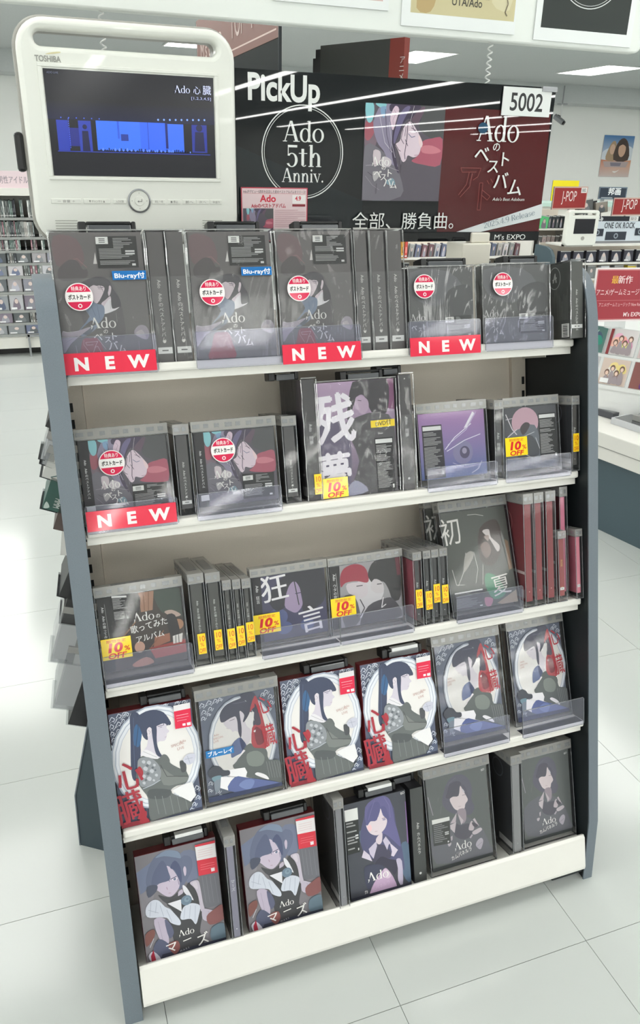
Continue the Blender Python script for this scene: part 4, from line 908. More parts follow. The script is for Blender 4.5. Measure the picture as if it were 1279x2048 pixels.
  ('s',(150,140,170),[(59.9,75.9),(64.4,76.4),(64.8,74.7),(60.9,74.6)]),
  ('l',(150,110,124),0.28,[(45.9,65.6),(50.3,65.2)]),
  ('s',(212,196,206),[(46.5,56.3),(49.7,59.9),(57.6,62.8),(56.3,53.8),(52.1,51.0),(48.9,52.3)]),
  ('s',(66,64,82),[(44.3,51.1),(53.2,50.8),(61.8,47.7),(69.7,39.0),(66.9,33.8),(51.8,38.3),(42.3,33.9),(39.3,36.6)]),
  ('p',(192,182,204),[(34.0,49.5),(47.2,55.5),(47.7,50.1),(40.6,38.1),(35.4,43.7)]),
  ('p',(192,182,204),[(57.8,54.1),(62.9,57.7),(70.0,49.7),(66.8,48.2),(63.7,43.1)]),
  ('p',(206,194,212),[(68.7,50.0),(81.3,40.3),(73.7,34.5),(69.4,36.2),(71.2,40.1)]),
  ('p',(206,194,212),[(21.7,42.8),(26.0,49.6),(34.4,43.2),(38.3,35.8)]),
  ('p',(180,170,192),[(44.5,33.4),(51.5,36.3),(52.5,34.7),(46.5,31.3)]),
  ('s',(54,52,66),[(42.1,31.8),(51.8,38.3),(66.8,33.1),(79.7,28.6),(79.6,22.5),(73.2,15.3),(67.6,20.1),(57.2,26.9),(46.2,28.9)]),
  ('s',(178,168,192),[(77.5,30.9),(86.5,27.5),(85.1,1.3),(78.0,8.4),(78.9,21.2)]),
  ('s',(58,60,78),[(24.1,30.6),(39.9,32.3),(57.1,25.9),(40.1,14.0),(27.2,8.4)]),
  ('s',(182,152,184),[(29.6,2.3),(37.7,12.4),(55.8,24.7),(63.3,21.9),(72.1,10.1),(71.9,0),(29.4,0)]),
  ('s',(206,184,204),[(55.8,24.0),(63.3,21.6),(67.1,15.2),(59.1,14.1)]),
  ('p',(40,42,54),[(0,0),(0,3.4),(99.7,2.6),(100,0)]),
  ('a',(232,230,228),29.3,15.5,33.8),
  ('t',(232,230,228),'カ',21.7,4.1,4.2,10,1,1),
  ('t',(196,170,196),'ムパネルラ',34.6,4.7,4.7,10,0,0.85),
  ('p',(226,226,224),[(0,95.0),(21.0,94.8),(20.8,82.8),(0,83.4)]),
  ('i',(40,42,42),[(-0.2,83.4),(20.8,82.8),(20.0,49.4),(-0.1,49.0)],0,5,None),
  ('t',(232,230,228),'BD',91.8,96.5,3.5,9,0,1),
 ],
 'figure_case_label': [
  ('r',(84,88,87),0,0,100,100),
  ('s',(92,92,100),[(2.9,42.3),(46.7,52.6),(80.5,38.1),(95.7,11.8),(96.7,2.3),(5.6,7.9)]),
  ('l',(150,140,152),0.76,[(1.6,80.9),(7.1,60.3)]),
  ('l',(112,108,110),0.38,[(18.4,77.8),(16.6,74.3)]),
  ('l',(110,106,108),0.38,[(21.6,68.1),(19.0,59.5)]),
  ('s',(84,82,96),[(23.6,69.2),(27.5,82.1),(33.6,90.8),(44.1,96.5),(58.3,96.2),(69.7,88.7),(73.8,76.4),(71.2,67.7),(75.1,57.7),(69.2,51.1),(58.5,51.7),(37.8,57.4)]),
  ('s',(70,68,80),[(30.0,75.6),(34.2,86.9),(47.9,90.5),(56.8,86.5),(50.2,74.8),(38.1,74.0)]),
  ('l',(104,100,116),0.38,[(30.5,78.5),(37.1,90.2),(48.5,94.2)]),
  ('s',(216,200,204),[(36.0,72.8),(41.8,74.7),(50.8,74.3),(54.6,84.3),(58.3,79.3),(62.2,73.4),(65.4,67.3),(60.6,63.4),(58.7,59.2),(51.3,57.9),(43.2,60.7),(38.2,67.0)]),
  ('s',(76,74,88),[(56.6,85.0),(63.2,81.5),(66.8,70.1),(67.6,63.8),(65.4,68.8),(61.1,75.7)]),
  ('l',(90,80,96),0.46,[(56.6,73.6),(63.8,73.7)]),
  ('l',(150,120,130),0.3,[(48.3,62.9),(53.0,62.3)]),
  ('s',(200,192,200),[(56.0,81.3),(58.8,80.0),(61.2,76.6),(58.8,76.2)]),
  ('s',(146,132,142),[(46.1,58.4),(59.6,58.4),(59.5,46.2),(51.9,43.9)]),
  ('s',(72,70,80),[(40.8,46.1),(49.8,42.0),(64.1,41.4),(67.0,29.3),(54.4,25.8),(38.7,32.8)]),
  ('p',(190,176,184),[(33.2,46.9),(45.2,56.7),(42.3,46.6)]),
  ('p',(198,186,192),[(32.8,45.4),(43.1,46.8),(39.1,35.6),(33.0,41.2)]),
  ('p',(190,176,184),[(47.7,54.6),(55.5,46.2),(51.0,42.4)]),
  ('p',(190,176,184),[(70.7,44.7),(73.9,45.8),(80.3,35.7),(74.7,40.1)]),
  ('s',(190,176,184),[(65.3,41.2),(69.3,43.5),(71.8,36.8),(69.4,33.1),(62.5,34.9)]),
  ('s',(66,62,72),[(69.0,42.0),(78.0,37.8),(75.2,35.3),(70.2,37.9)]),
  ('s',(192,180,188),[(68.3,31.4),(74.9,33.1),(82.4,33.7),(84.4,30.8),(76.5,28.2),(69.6,28.4)]),
  ('p',(172,160,172),[(62.7,26.4),(67.0,29.3),(68.6,27.9),(64.5,24.9)]),
  ('s',(170,162,176),[(72.0,16.0),(75.3,20.7),(81.7,22.5),(84.9,18.7),(81.2,11.8),(77.4,10.6)]),
  ('l',(120,114,126),0.38,[(74.4,14.7),(82.7,17.6)]),
  ('p',(182,170,178),[(32.0,32.7),(35.2,33.6),(34.5,29.1),(32.5,28.0)]),
  ('s',(186,176,184),[(26.3,26.3),(31.6,26.7),(31.5,24.4),(28.0,22.9)]),
  ('p',(48,52,52),[(0,0),(0.1,4.1),(99.5,3.2),(100,0)]),
  ('a',(232,230,228),37.5,16.4,27.599999999999994),
  ('t',(232,230,228),'カムパネルラ',30.2,6.9,5.5,12,1,0.78),
  ('t',(150,148,150),'STAGE',39.0,12.6,2.0,12,0,1),
  ('t',(232,230,228),'BD',90.8,94.4,3.2,12,0,1),
  ('p',(226,226,222),[(4.0,56.0),(32.6,54.9),(32.4,50.8),(3.9,51.1)]),
  ('i',(46,48,46),[(3.9,51.1),(32.4,50.4),(30.4,26.2),(3.5,27.9)],0,5,None),
 ],
 'figure_case': [
  ('r',(84,88,87),0,0,100,100),
  ('s',(92,92,100),[(2.9,42.3),(46.7,52.6),(80.5,38.1),(95.7,11.8),(96.7,2.3),(5.6,7.9)]),
  ('l',(150,140,152),0.76,[(1.6,80.9),(7.1,60.3)]),
  ('l',(112,108,110),0.38,[(18.4,77.8),(16.6,74.3)]),
  ('l',(110,106,108),0.38,[(21.6,68.1),(19.0,59.5)]),
  ('s',(84,82,96),[(23.6,69.2),(27.5,82.1),(33.6,90.8),(44.1,96.5),(58.3,96.2),(69.7,88.7),(73.8,76.4),(71.2,67.7),(75.1,57.7),(69.2,51.1),(58.5,51.7),(37.8,57.4)]),
  ('s',(70,68,80),[(30.0,75.6),(34.2,86.9),(47.9,90.5),(56.8,86.5),(50.2,74.8),(38.1,74.0)]),
  ('l',(104,100,116),0.38,[(30.5,78.5),(37.1,90.2),(48.5,94.2)]),
  ('s',(216,200,204),[(36.0,72.8),(41.8,74.7),(50.8,74.3),(54.6,84.3),(58.3,79.3),(62.2,73.4),(65.4,67.3),(60.6,63.4),(58.7,59.2),(51.3,57.9),(43.2,60.7),(38.2,67.0)]),
  ('s',(76,74,88),[(56.6,85.0),(63.2,81.5),(66.8,70.1),(67.6,63.8),(65.4,68.8),(61.1,75.7)]),
  ('l',(90,80,96),0.46,[(56.6,73.6),(63.8,73.7)]),
  ('l',(150,120,130),0.3,[(48.3,62.9),(53.0,62.3)]),
  ('s',(200,192,200),[(56.0,81.3),(58.8,80.0),(61.2,76.6),(58.8,76.2)]),
  ('s',(146,132,142),[(46.1,58.4),(59.6,58.4),(59.5,46.2),(51.9,43.9)]),
  ('s',(72,70,80),[(40.8,46.1),(49.8,42.0),(64.1,41.4),(67.0,29.3),(54.4,25.8),(38.7,32.8)]),
  ('p',(190,176,184),[(33.2,46.9),(45.2,56.7),(42.3,46.6)]),
  ('p',(198,186,192),[(32.8,45.4),(43.1,46.8),(39.1,35.6),(33.0,41.2)]),
  ('p',(190,176,184),[(47.7,54.6),(55.5,46.2),(51.0,42.4)]),
  ('p',(190,176,184),[(70.7,44.7),(73.9,45.8),(80.3,35.7),(74.7,40.1)]),
  ('s',(190,176,184),[(65.3,41.2),(69.3,43.5),(71.8,36.8),(69.4,33.1),(62.5,34.9)]),
  ('s',(66,62,72),[(69.0,42.0),(78.0,37.8),(75.2,35.3),(70.2,37.9)]),
  ('s',(192,180,188),[(68.3,31.4),(74.9,33.1),(82.4,33.7),(84.4,30.8),(76.5,28.2),(69.6,28.4)]),
  ('p',(172,160,172),[(62.7,26.4),(67.0,29.3),(68.6,27.9),(64.5,24.9)]),
  ('s',(170,162,176),[(72.0,16.0),(75.3,20.7),(81.7,22.5),(84.9,18.7),(81.2,11.8),(77.4,10.6)]),
  ('l',(120,114,126),0.38,[(74.4,14.7),(82.7,17.6)]),
  ('p',(182,170,178),[(32.0,32.7),(35.2,33.6),(34.5,29.1),(32.5,28.0)]),
  ('s',(186,176,184),[(26.3,26.3),(31.6,26.7),(31.5,24.4),(28.0,22.9)]),
  ('p',(48,52,52),[(0,0),(0.1,4.1),(99.5,3.2),(100,0)]),
  ('a',(232,230,228),37.5,16.4,27.599999999999994),
  ('t',(232,230,228),'カムパネルラ',30.2,6.9,5.5,12,1,0.78),
  ('t',(150,148,150),'STAGE',39.0,12.6,2.0,12,0,1),
  ('t',(232,230,228),'BD',90.8,94.4,3.2,12,0,1),
 ],
}
# ------------------------------------------------------------------ materials
WALL = mat('white_wall', (250, 251, 248), .8, grain=.02, gscale=3, bump=.05)
CEIL = mat('ceiling_board', (208, 212, 212), .9, grain=.1, gscale=40, bump=.2, bscale=200)
TILE = mat('vinyl_tile', (192, 196, 193), .14, spec=.38, grain=.06, gscale=2.5)
CREAM = mat('cream_steel', (228, 226, 220), .4, grain=.03, gscale=30)
BACK = mat('grey_backboard', (236, 226, 212), .6, grain=.12, gscale=500, bump=.1, bscale=600)
SLATE = mat('slate_laminate', (17, 25, 28), .55, grain=.25, gscale=900)
SLATE2 = mat('slate_end_board', (58, 72, 80), .5, grain=.25, gscale=900)
EDGE = mat('blue_grey_edging', (112, 122, 131), .45, grain=.3, gscale=700)
BASE = mat('blue_grey_board', (80, 98, 106), .5, grain=.3, gscale=600)
DARK = mat('dark_slot', (14, 14, 15), .6)
BLACK = mat('black_plastic', (18, 18, 20), .35)
GREYP = mat('smoked_plastic', (78, 80, 84), .2, coat=.5)
STEEL = mat('grey_steel', (150, 152, 155), .35, metal=.6)
TVW = mat('ivory_plastic', (228, 229, 222), .32, coat=.3)
TVR = mat('grey_rim_plastic', (160, 158, 152), .4)
PAPER = mat('white_card', (232, 233, 232), .6)
PRINT = attr_mat('print'); GLOSSP = attr_mat('gloss_print', 0, .07, .6)
SCREEN = attr_mat('screen_picture', 1.1, .15)
CASE = clear('keeper_plastic', (255, 255, 255), .02, gloss=.02, rough=.05)
CASEE = clear('keeper_edges', (235, 236, 238), .30, (200, 202, 206), .06, .12)
BAND = clear('keeper_lock_band', (228, 228, 226), .42, (205, 203, 200), .05, .15)
WRAP = clear('shrink_wrap', (255, 255, 255), .028, (225, 225, 228), .012, .06, crinkle=.16, scale=14)
WRAPC = clear('crinkled_wrap', (250, 250, 250), .07, (225, 225, 228), .045, .07, crinkle=.7, scale=8)
HOLD = clear('holder_plastic', (250, 250, 255), .05, (222, 224, 240), .018, .05)
BANDC = clear('sleeve_band', (255, 255, 255), .035, (225, 225, 228), .004, .05, crinkle=.08, scale=8)
FOLD = clear('wrap_fold', (250, 250, 250), .10, (235, 235, 236), .22, .12)
SHEET = clear('clear_acrylic', (245, 246, 246), .05, gloss=.03, rough=.03)

# ------------------------------------------------------------------ the room
H = 2.75
def struct(name, mb, m, bevel=0, parent=None):
    o = mb.build(name, m, parent, bevel); o['kind'] = 'structure'; return o
TS = .41; X0 = .891 - 20 * TS; Y0 = -.145 - 5 * TS
FLOORM = mat('vinyl_floor', (192, 196, 193), .14, spec=.38)          # far floor: same tiles, joints in the material
nt = FLOORM.node_tree; tc = nt.nodes.new('ShaderNodeTexCoord'); bk = nt.nodes.new('ShaderNodeTexBrick'); mp = nt.nodes.new('ShaderNodeMapping')
mp.inputs['Location'].default_value = (-X0, -Y0, 0); bk.offset = 0; bk.inputs['Scale'].default_value = 1; bk.inputs['Brick Width'].default_value = TS; bk.inputs['Row Height'].default_value = TS
bk.inputs['Mortar Size'].default_value = .0009; bk.inputs['Mortar Smooth'].default_value = 0
bk.inputs['Color1'].default_value = bk.inputs['Color2'].default_value = lin((192, 196, 193)); bk.inputs['Mortar'].default_value = lin((120, 124, 124))
nt.links.new(tc.outputs['Object'], mp.inputs[0]); nt.links.new(mp.outputs[0], bk.inputs['Vector']); nt.links.new(bk.outputs['Color'], nt.nodes['Principled BSDF'].inputs['Base Color'])
floor = struct('floor', MB().box(-9, -32, -.12, 24, 12.6, -.003), FLOORM)
tile_me = MB().box(.0006, .0006, -.003, TS - .0006, TS - .0006, 0).mesh('tile', [TILE])
cells = []
for i in range(60):
    for j in range(40):
        cx, cy = X0 + (i + .5) * TS, Y0 + (j + .5) * TS
        d = Vector((cx + .003, cy + .968)); 
        u = (.94157*(cx+.003) - .33612*(cy+.968) + .02184*(-1.414)); wz = (.31524*(cx+.003) + .85653*(cy+.968) - .40864*(-1.414))
        px = u / max(wz, .05)
        if wz > .3 and -.62 < px < .62 and not (cx > -.1 and cx < .95 and cy > .15) and not (.95 < cx < 2.1 and cy > 2.4) and not (cx > 2.6): cells.append((d.length, i, j))
cells.sort()
for k, (dd, i, j) in enumerate(cells[:280]):
    t = obj('tile', tile_me, floor); t.location = (X0 + i * TS, Y0 + j * TS, 0)
struct('ceiling', MB().box(-9, -32, H, 24, 12.6, H + .1), CEIL)
struct('wall_back', MB().box(-9, 12.6, -.1, 24, 12.7, H + .1), WALL)
struct('wall_left', MB().box(-9.1, -32, -.1, -9, 12.7, H + .1), WALL)
struct('wall_right', MB().box(24, -32, -.1, 24.1, 12.7, H + .1), WALL)
struct('wall_front', MB().box(-9, -32.1, -.1, 24, -32, H + .1), WALL)
struct('trim_1', MB().box(-9, 12.0, 2.47, 24, 12.6, H), CEIL)

# ceiling panels: the lamps of the shop
em = emis('lamp_panel', (255, 255, 251), LAMP)
fr_me = MB().box(-.32, -.62, -.012, .32, -.6, 0).box(-.32, .6, -.012, .32, .62, 0).box(-.32, -.6, -.012, -.3, .6, 0).box(.3, -.6, -.012, .32, .6, 0).mesh('lamp_frame', [PAPER])
di_me = MB().box(-.3, -.6, -.006, .3, .6, 0).mesh('diffuser', [em])
def lamp(x, y):
    t = thing('ceiling_light', 'rectangular white ceiling light panel set in the grey ceiling', 'ceiling light', T(x, y, H - .001), 'ceiling light panels')
    obj('lamp_frame', fr_me, t); obj('diffuser', di_me, t); return t
for y in (9.95, 7.5, 6.3):  # last row is extra, unseen, added to brighten the far wall
    for k in range(-4, 4): 
        l = lamp(5.23 + 2.97 * k, y)
        if y > 9 and k == 0: l['label'] = 'far ceiling light panel just above the dark display board'; del l['group']
        if y > 9 and k == 1: l['label'] = 'far ceiling light panel in the right corner, above the hanging security camera'; del l['group']
for y in (5.15, 2.75, .35, -2.05, -4.45):
    for k in range(-3, 6): lamp(-.5 + 2.11 * k, y)

# continuous tube lights over the part of the shop behind the viewer
em2 = emis('tube_lamp', (255, 255, 251), LAMP * 5)
tf = MB().box(-.09, -24, -.03, .09, 0, 0).mesh('housing', [PAPER]); tt = MB().box(-.02, -24, -.05, .02, 0, -.031).mesh('tube', [em2])
for k in range(-4, 6):
    t = thing('tube_light', 'long ceiling tube light running behind the viewer', 'ceiling light', T(4.2 + 2.93 * k, -7.2, H - .001), 'ceiling tube lights')
    obj('housing', tf, t); obj('tube', tt, t, 0, (-.055, 0, 0)); obj('tube', tt, t, 0, (.055, 0, 0))

# ------------------------------------------------------------------ far wall: camera and poster
t = thing('security_camera', 'small grey security camera hanging on a thin rod near the far wall', 'camera', T(9.01, 11.9, H))
MB().box(-.07, -.05, -.32, .07, .05, -.305).build('mounting_plate', STEEL, t)
MB().tube([(0, 0, -.31), (0, 0, -.5)], .012).build('rod', PAPER, t)
MB().tube([(0, 0, -.5), (-.06, 0, -.48), (-.08, 0, -.54)], .008).build('bracket', BLACK, t)
b = MB().tube([(-.09, .05, -.50), (.0, -.09, -.60)], .045, 12).build('camera_body', STEEL, t)
MB().tube([(.0, -.09, -.60), (.012, -.108, -.613)], .034, 12).build('lens', BLACK, b)
MB().tube([(0, 0, -.305), (0, 0, -.29), (0, 0, -.03)], .01).build('drop_rod', STEEL, t)
a = Art(.70, .72); W_, H_ = .70, .72
a.nl(); a.add([(0, a.y, .3), (W_, a.y, .3), (W_, a.y, H_), (0, a.y, H_)], [(0, 1, 2, 3)], ((196, 208, 222), (196, 208, 222), (58, 110, 168), (58, 110, 168)))
a.nl(); a.add([(0, a.y, 0), (W_, a.y, 0), (W_, a.y, .3), (0, a.y, .3)], [(0, 1, 2, 3)], ((206, 190, 186), (206, 190, 186), (214, 150, 110), (196, 120, 90)))
a.smooth([(.0, .42), (.15, .5), (.3, .46), (.5, .55), (.7, .5), (.7, .3), (0, .3)], (214, 222, 230))
a.smooth([(.1, .3), (.14, .5), (.22, .62), (.3, .58), (.34, .3)], (168, 140, 110)); a.ell(.23, .48, .06, .09, (214, 176, 150))
a.smooth([(.28, .3), (.32, .58), (.45, .68), (.58, .58), (.62, .3)], (70, 56, 50)); a.ell(.45, .48, .085, .13, (206, 164, 138)); a.smooth([(.34, .52), (.38, .63), (.52, .63), (.56, .52), (.45, .57)], (60, 48, 44))
a.poly([(.05, .27), (.65, .27), (.6, .17), (.1, .17)], (178, 160, 160)); a.poly([(.22, .25), (.48, .25), (.46, .19), (.24, .19)], (120, 116, 130))
a.smooth([(.3, .1), (.36, .07), (.46, .13), (.38, .1)], (240, 236, 232))
a.box(0, .0003, 0, W_, .006, H_, (225, 225, 225))
p = a.build('poster', PRINT); p.location = (10.52, 12.585, 1.30)
tag(p, 'blue and orange poster with two faces on the far white wall', 'poster')

# ------------------------------------------------------------------ helpers for far stock
def rcol(r, pal): 
    c = r.choice(pal); k = r.uniform(.8, 1.15); return tuple(max(8, min(245, int(x * k))) for x in c)
PAL = [(60, 64, 66), (84, 92, 92), (150, 154, 152), (205, 208, 206), (96, 116, 110), (120, 84, 92), (50, 52, 58), (176, 172, 168)]
PALF = [(150, 150, 162), (190, 186, 190), (96, 104, 130), (120, 124, 128), (176, 176, 182), (88, 92, 96), (120, 110, 124)]
_SP = {}
def cd_mesh(w, d, h, c, front=None, sd=0):
    """one far case: coloured face with a label block and clear-looking edge"""
    k = (round(w, 3), round(d, 3), round(h, 3), c, front, sd)
    if k in _SP: return _SP[k]
    a = Art(w, h, .0006); a.box(0, 0, 0, w, d, h, tuple(int(x * .8) for x in c)); a.y = -.001
    r = random.Random(sd + int(w * 1e4))
    if w < .04:
        a.rect(w*.18, h*.06, w*.82, h*.94, c); a.rect(w*.3, h*.3, w*.7, h*(.5+.3*r.random()), tuple(min(255, x + 70) if sum(c) < 360 else x - 70 for x in c))
        a.rect(w*.2, h*.08, w*.8, h*.16, (215, 215, 215))
    else:
        a.rect(w*.05, h*.04, w*.95, h*.92, c)
        c2 = rcol(r, PALF); a.smooth([(w*.25, h*.1), (w*.3, h*.55), (w*.5, h*.8), (w*.7, h*.5), (w*.75, h*.1)], c2)
        a.ell(w*.5, h*.58, w*.13, h*.15, (206, 186, 180)); a.rect(w*.1, h*.08, w*.5, h*.2, (228, 228, 230)) if front else None
        a.rect(w*.0, h*.93, w, h, (190, 190, 188))
    _SP[k] = a.mesh('case', [PRINT]); return _SP[k]
def far_case(x, y, z, w, d, h, c, label, group, lean=0, tilt=0, sd=0, front=None, yaw=0, name='cd_case'):
    o = obj(name, cd_mesh(w, d, h, c, front, sd)); o.matrix_world = T(x, y, z) @ RZ(yaw) @ RX(-lean) @ RY(tilt)
    return tag(o, label, 'cd case', group)

# ------------------------------------------------------------------ far left wall unit of cd shelves
fl = thing('wall_shelf', 'long white wall unit of narrow cd shelves under a pink idol sign', 'shelf unit', T(0, 5.56, 0))
zl = [1.0, .865, .772, .683, .592, .478, .343, .252, .170]
zt = [1.13, .985, .852, .762, .672, .58, .462, .335, .245]
MB().box(-1.6, .26, .03, .62, .3, 1.22).build('back_panel', CREAM, fl)
MB().box(-1.6, -.02, 1.15, .62, .28, 1.2).build('top_cap', CREAM, fl)
for k, z in enumerate(zl):
    y0 = -.02 - .012 * k
    MB().box(-1.6, y0, z - .018, .62, .26, z).build('shelf', mat('far_shelf_steel', (150, 152, 150), .4), fl)
MB().box(-1.6, -.1, .06, .62, .26, .15).build('base', CREAM, fl)
MB().box(-1.6, .0, .0, .62, .24, .06).build('kick_strip', BLACK, fl)
for x in (-1.6, .6): MB().box(x, -.02, .0, x + .03, .28, 1.2).build('end_panel', CREAM, fl)
t = MB().box(-.07, -.14, .0, -.055, -.125, .165).box(-.07, -.14, .15, .3, -.1, .165).build('rail', STEEL, fl)
r = random.Random(3); NTH = ['top', 'second', 'third', 'fourth', 'fifth', 'sixth', 'seventh', 'eighth', 'lowest']
for k, z in enumerate(zl):
    y0 = 5.56 - .01 - .012 * k; hh = min(.125, zt[k] - z - .004); x = -.44; n = 0
    thin = k < 3
    while x < .22:
        if thin or (r.random() < .38):
            for q in range(1 if thin else r.randint(2, 4)):
                w = r.uniform(.0095, .0125) if thin else r.uniform(.012, .02)
                far_case(x, y0, z, w - .001, .12, hh * r.uniform(.9, 1), rcol(r, PAL), 'thin cd spine on the %s shelf of the far left wall unit' % NTH[k], 'cd spines on the %s shelf of the far left wall unit' % NTH[k], sd=r.randint(0, 3)); x += w
            if thin and r.random() < .05: x += .03
        else:
            w = r.uniform(.105, .13)
            far_case(x, y0, z, w - .006, .03, hh, rcol(r, PALF), 'front facing cd case on the %s shelf of the far left wall unit' % NTH[k], 'front facing cases on the %s shelf of the far left wall unit' % NTH[k], lean=.1, sd=r.randint(0, 5), front=True); x += w
a = Art(.62, .115); a.rect(0, 0, .62, .115, (222, 200, 206)); a.text('男性アイドル', .338, .034, .056, (136, 124, 132), 0, 1, 1, .20); a.box(0, .0003, 0, .62, .005, .115, (215, 215, 215))
s = a.build('shelf_sign', PRINT); s.location = (-.47, 5.575, 1.2012); tag(s, 'pale pink shelf sign on top of the far left wall unit', 'sign')

# ------------------------------------------------------------------ far right racks
def case_row(n, x0, x1, y, z, w, h, pal, label, group, tilt=0, front=None, lean=.08, d=.05):
    for k in range(n):
        far_case(x0 + (x1 - x0) * k / n, y, z, w, d, h * r.uniform(.93, 1), rcol(r, pal), label, group, lean, tilt, r.randint(0, 5), front)
fr = thing('far_rack', 'distant pale shelf rack of dark cases under the small white monitor', 'shelf unit', T(4.62, 5.5, 0))
for z in (.60, .455, .30, .15): MB().box(.06, -.03, z - .016, 1.6, .3, z).build('shelf', CREAM, fr)
MB().box(.06, .28, 0, 1.6, .3, .76).build('back_panel', BACK, fr)
sp = [(0 - .02, 0), (-.02, .58), (.0, .66), (.05, .715), (.12, .74), (.3, .745), (.3, 0)]
for x in (.02, 1.6): MB().prism(sp, 0, x, x + .03).build('side_panel', BASE, fr)
MB().box(.1, -.04, .755, 1.6, .25, .77).build('top_shelf', CREAM, fr)
case_row(7, 4.73, 5.75, 5.5, .601, .115, .115, [(38, 40, 52), (46, 46, 56)], 'dark cd case on the top shelf of the far right rack', 'dark cases on the far right rack', front=True)
case_row(6, 4.9, 5.85, 5.5, .456, .10, .12, [(150, 150, 150), (216, 190, 40), (205, 210, 220), (96, 98, 98)], 'mixed case on the second shelf of the far right rack', 'mixed cases on the far right rack')
# rack seen under the black header sign
fr2 = thing('far_cd_rack', 'distant rack of slanted cd cases seen under the black header sign', 'shelf unit', T(2.76, 6.1, 0))
for z in (.61, .446, .287): MB().box(0, -.04, z - .02, 1.95, .3, z).build('shelf', CREAM, fr2)
MB().box(0, .3, 0, 1.95, .32, .80).build('back_panel', BACK, fr2)
MB().box(1.93, -.02, 0, 1.96, .3, .82).build('side_panel', CREAM, fr2)
case_row(26, 2.88, 4.68, 6.1, .611, .051, .132, PAL + PALF, 'slanted cd case in the distant row under the black sign', 'slanted cases under the black sign', tilt=.16)
case_row(14, 2.88, 4.68, 6.1, .447, .06, .12, [(60, 62, 62), (40, 42, 46), (150, 140, 128)], 'dark case on the lower distant row under the black sign', 'dark cases under the black sign')
for k, c in enumerate([(206, 120, 60), (224, 160, 40), (200, 70, 60)]):
    far_case(3.28 + .037 * k, 6.02, .611, .032, .1, .16, c, ('orange', 'yellow', 'red')[k] + ' spine at the left of the distant slanted row', None)
fr3 = thing('far_tower', 'distant grey two tier case stand left of the small white monitor', 'shelf unit', T(4.663, 5.86, 0))
for z in (.885, .656): MB().box(0, -.03, z - .016, .36, .2, z).build('shelf', CREAM, fr3)
MB().box(0, .18, 0, .36, .2, 1.05).build('back_panel', BACK, fr3)
for x in (-.02, .36): MB().box(x, 0, 0, x + .02, .2, 1.0).build('side_panel', CREAM, fr3)
case_row(5, 4.79, 5.01, 5.86, .886, .04, .12, [(36, 38, 42), (60, 66, 70)], 'dark spine on the upper tier of the distant grey stand', 'dark spines on the distant grey stand', tilt=.08)
far_case(4.68, 5.84, .886, .1, .02, .125, (86, 196, 120), 'bright green cd case on the upper tier of the distant stand', None, .1, .14)
case_row(6, 4.70, 5.00, 5.86, .657, .045, .17, [(150, 150, 146), (176, 160, 156), (110, 110, 108)], 'pale video case on the lower tier of the distant grey stand', 'pale video cases on the distant grey stand', tilt=.07)
# small white monitor
t = thing('small_monitor', 'small distant white listening monitor with a black screen', 'monitor', T(4.70, 5.42, .755))
plate('body', rrect(0, .012, .34, .318, .03), [rrect(.04, .275, .3, .293, .008)], 0, .06, TVW, t, .006)
MB().box(.075, -.002, .115, .298, .001, .245).build('screen', mat('dead_screen', (10, 10, 22), .15), t)
MB().prism([(.185 + .018 * math.cos(k * .5236), .075 + .018 * math.sin(k * .5236)) for k in range(12)], 1, -.004, .001).build('button_ring', TVR, t)
MB().box(.02, .01, 0, .32, .08, .02).build('foot', TVR, t)
def board(name, label, w, h, M, arts, cat='sign', th=.008):
    a = Art(w, h, .0004); arts(a); a.box(0, .0006, 0, w, th, h, (60, 60, 62)); o = a.build(name, PRINT); o.matrix_world = M
    return tag(o, label, cat)
def jpop(a):
    a.rect(0, 0, a.w, a.h, (186, 150, 140)); a.rect(.012, .012, a.w - .012, a.h - .012, (138, 38, 38))
    a.text('J-POP', a.w * .26, a.h * .36, .125, (226, 210, 206), 0, 0, 1, a.w * .42)
    a.rect(a.w * .8, a.h * .72, a.w * .97, a.h * .95, (226, 224, 222)); a.text('5002', a.w * .82, a.h * .77, .04, (70, 70, 70), 0, 1, 1, a.w * .12)
def pole(M, h): MB().box(-.01, .01, -h, .01, .03, .02).build('stand_pole', STEEL).matrix_world = M
j1 = board('category_sign', 'dark red sign board above the small distant monitor', .50, .195, T(4.545, 5.48, 1.075) @ RZ(.30), jpop); MB().box(.26, .012, -.304, .28, .02, 0).build('stand_pole', STEEL, j1)
j2 = board('category_sign', 'dark red sign board cut by the right edge of the picture', .50, .16, T(5.25, 5.52, 1.02) @ RZ(.2), jpop); MB().box(.2, .012, -.247, .22, .02, 0).build('stand_pole', STEEL, j2)
def pick(a):
    a.rect(0, 0, a.w, a.h, (196, 206, 216)); a.rect(0, a.h * .8, a.w, a.h, (24, 26, 34)); a.text('PickUp', .03, a.h * .84, .05, (226, 228, 230), 0, 2, .8)
    a.rect(a.w * .6, a.h * .81, a.w * .74, a.h * .99, (215, 215, 215)); a.text('5013', a.w * .615, a.h * .85, .035, (60, 60, 60), 0, 1)
    a.text('ONE OK ROCK', .17, a.h * .52, .075, (44, 48, 56), 0, 1, 1, .36)
    for x, z, w, h in ((.03, .2, .14, .3), (.2, .04, .24, .34), (.54, .22, .12, .3)):
        a.rect(x, z * a.h, x + w, (z + h) * a.h, (36, 42, 52)); a.ell(x + w * .5, (z + h * .5) * a.h, .025, .025, (130, 140, 150)); a.ell(x + w * .5, (z + h * .5) * a.h, .014, .014, (36, 42, 52))
o = board('header_sign', 'distant black and pale blue header board beside the small monitor', .75, .225, T(5.05, 5.56, .79), pick)
MB().box(.05, .01, -.03, .7, .03, .01).build('foot_bar', STEEL, o)
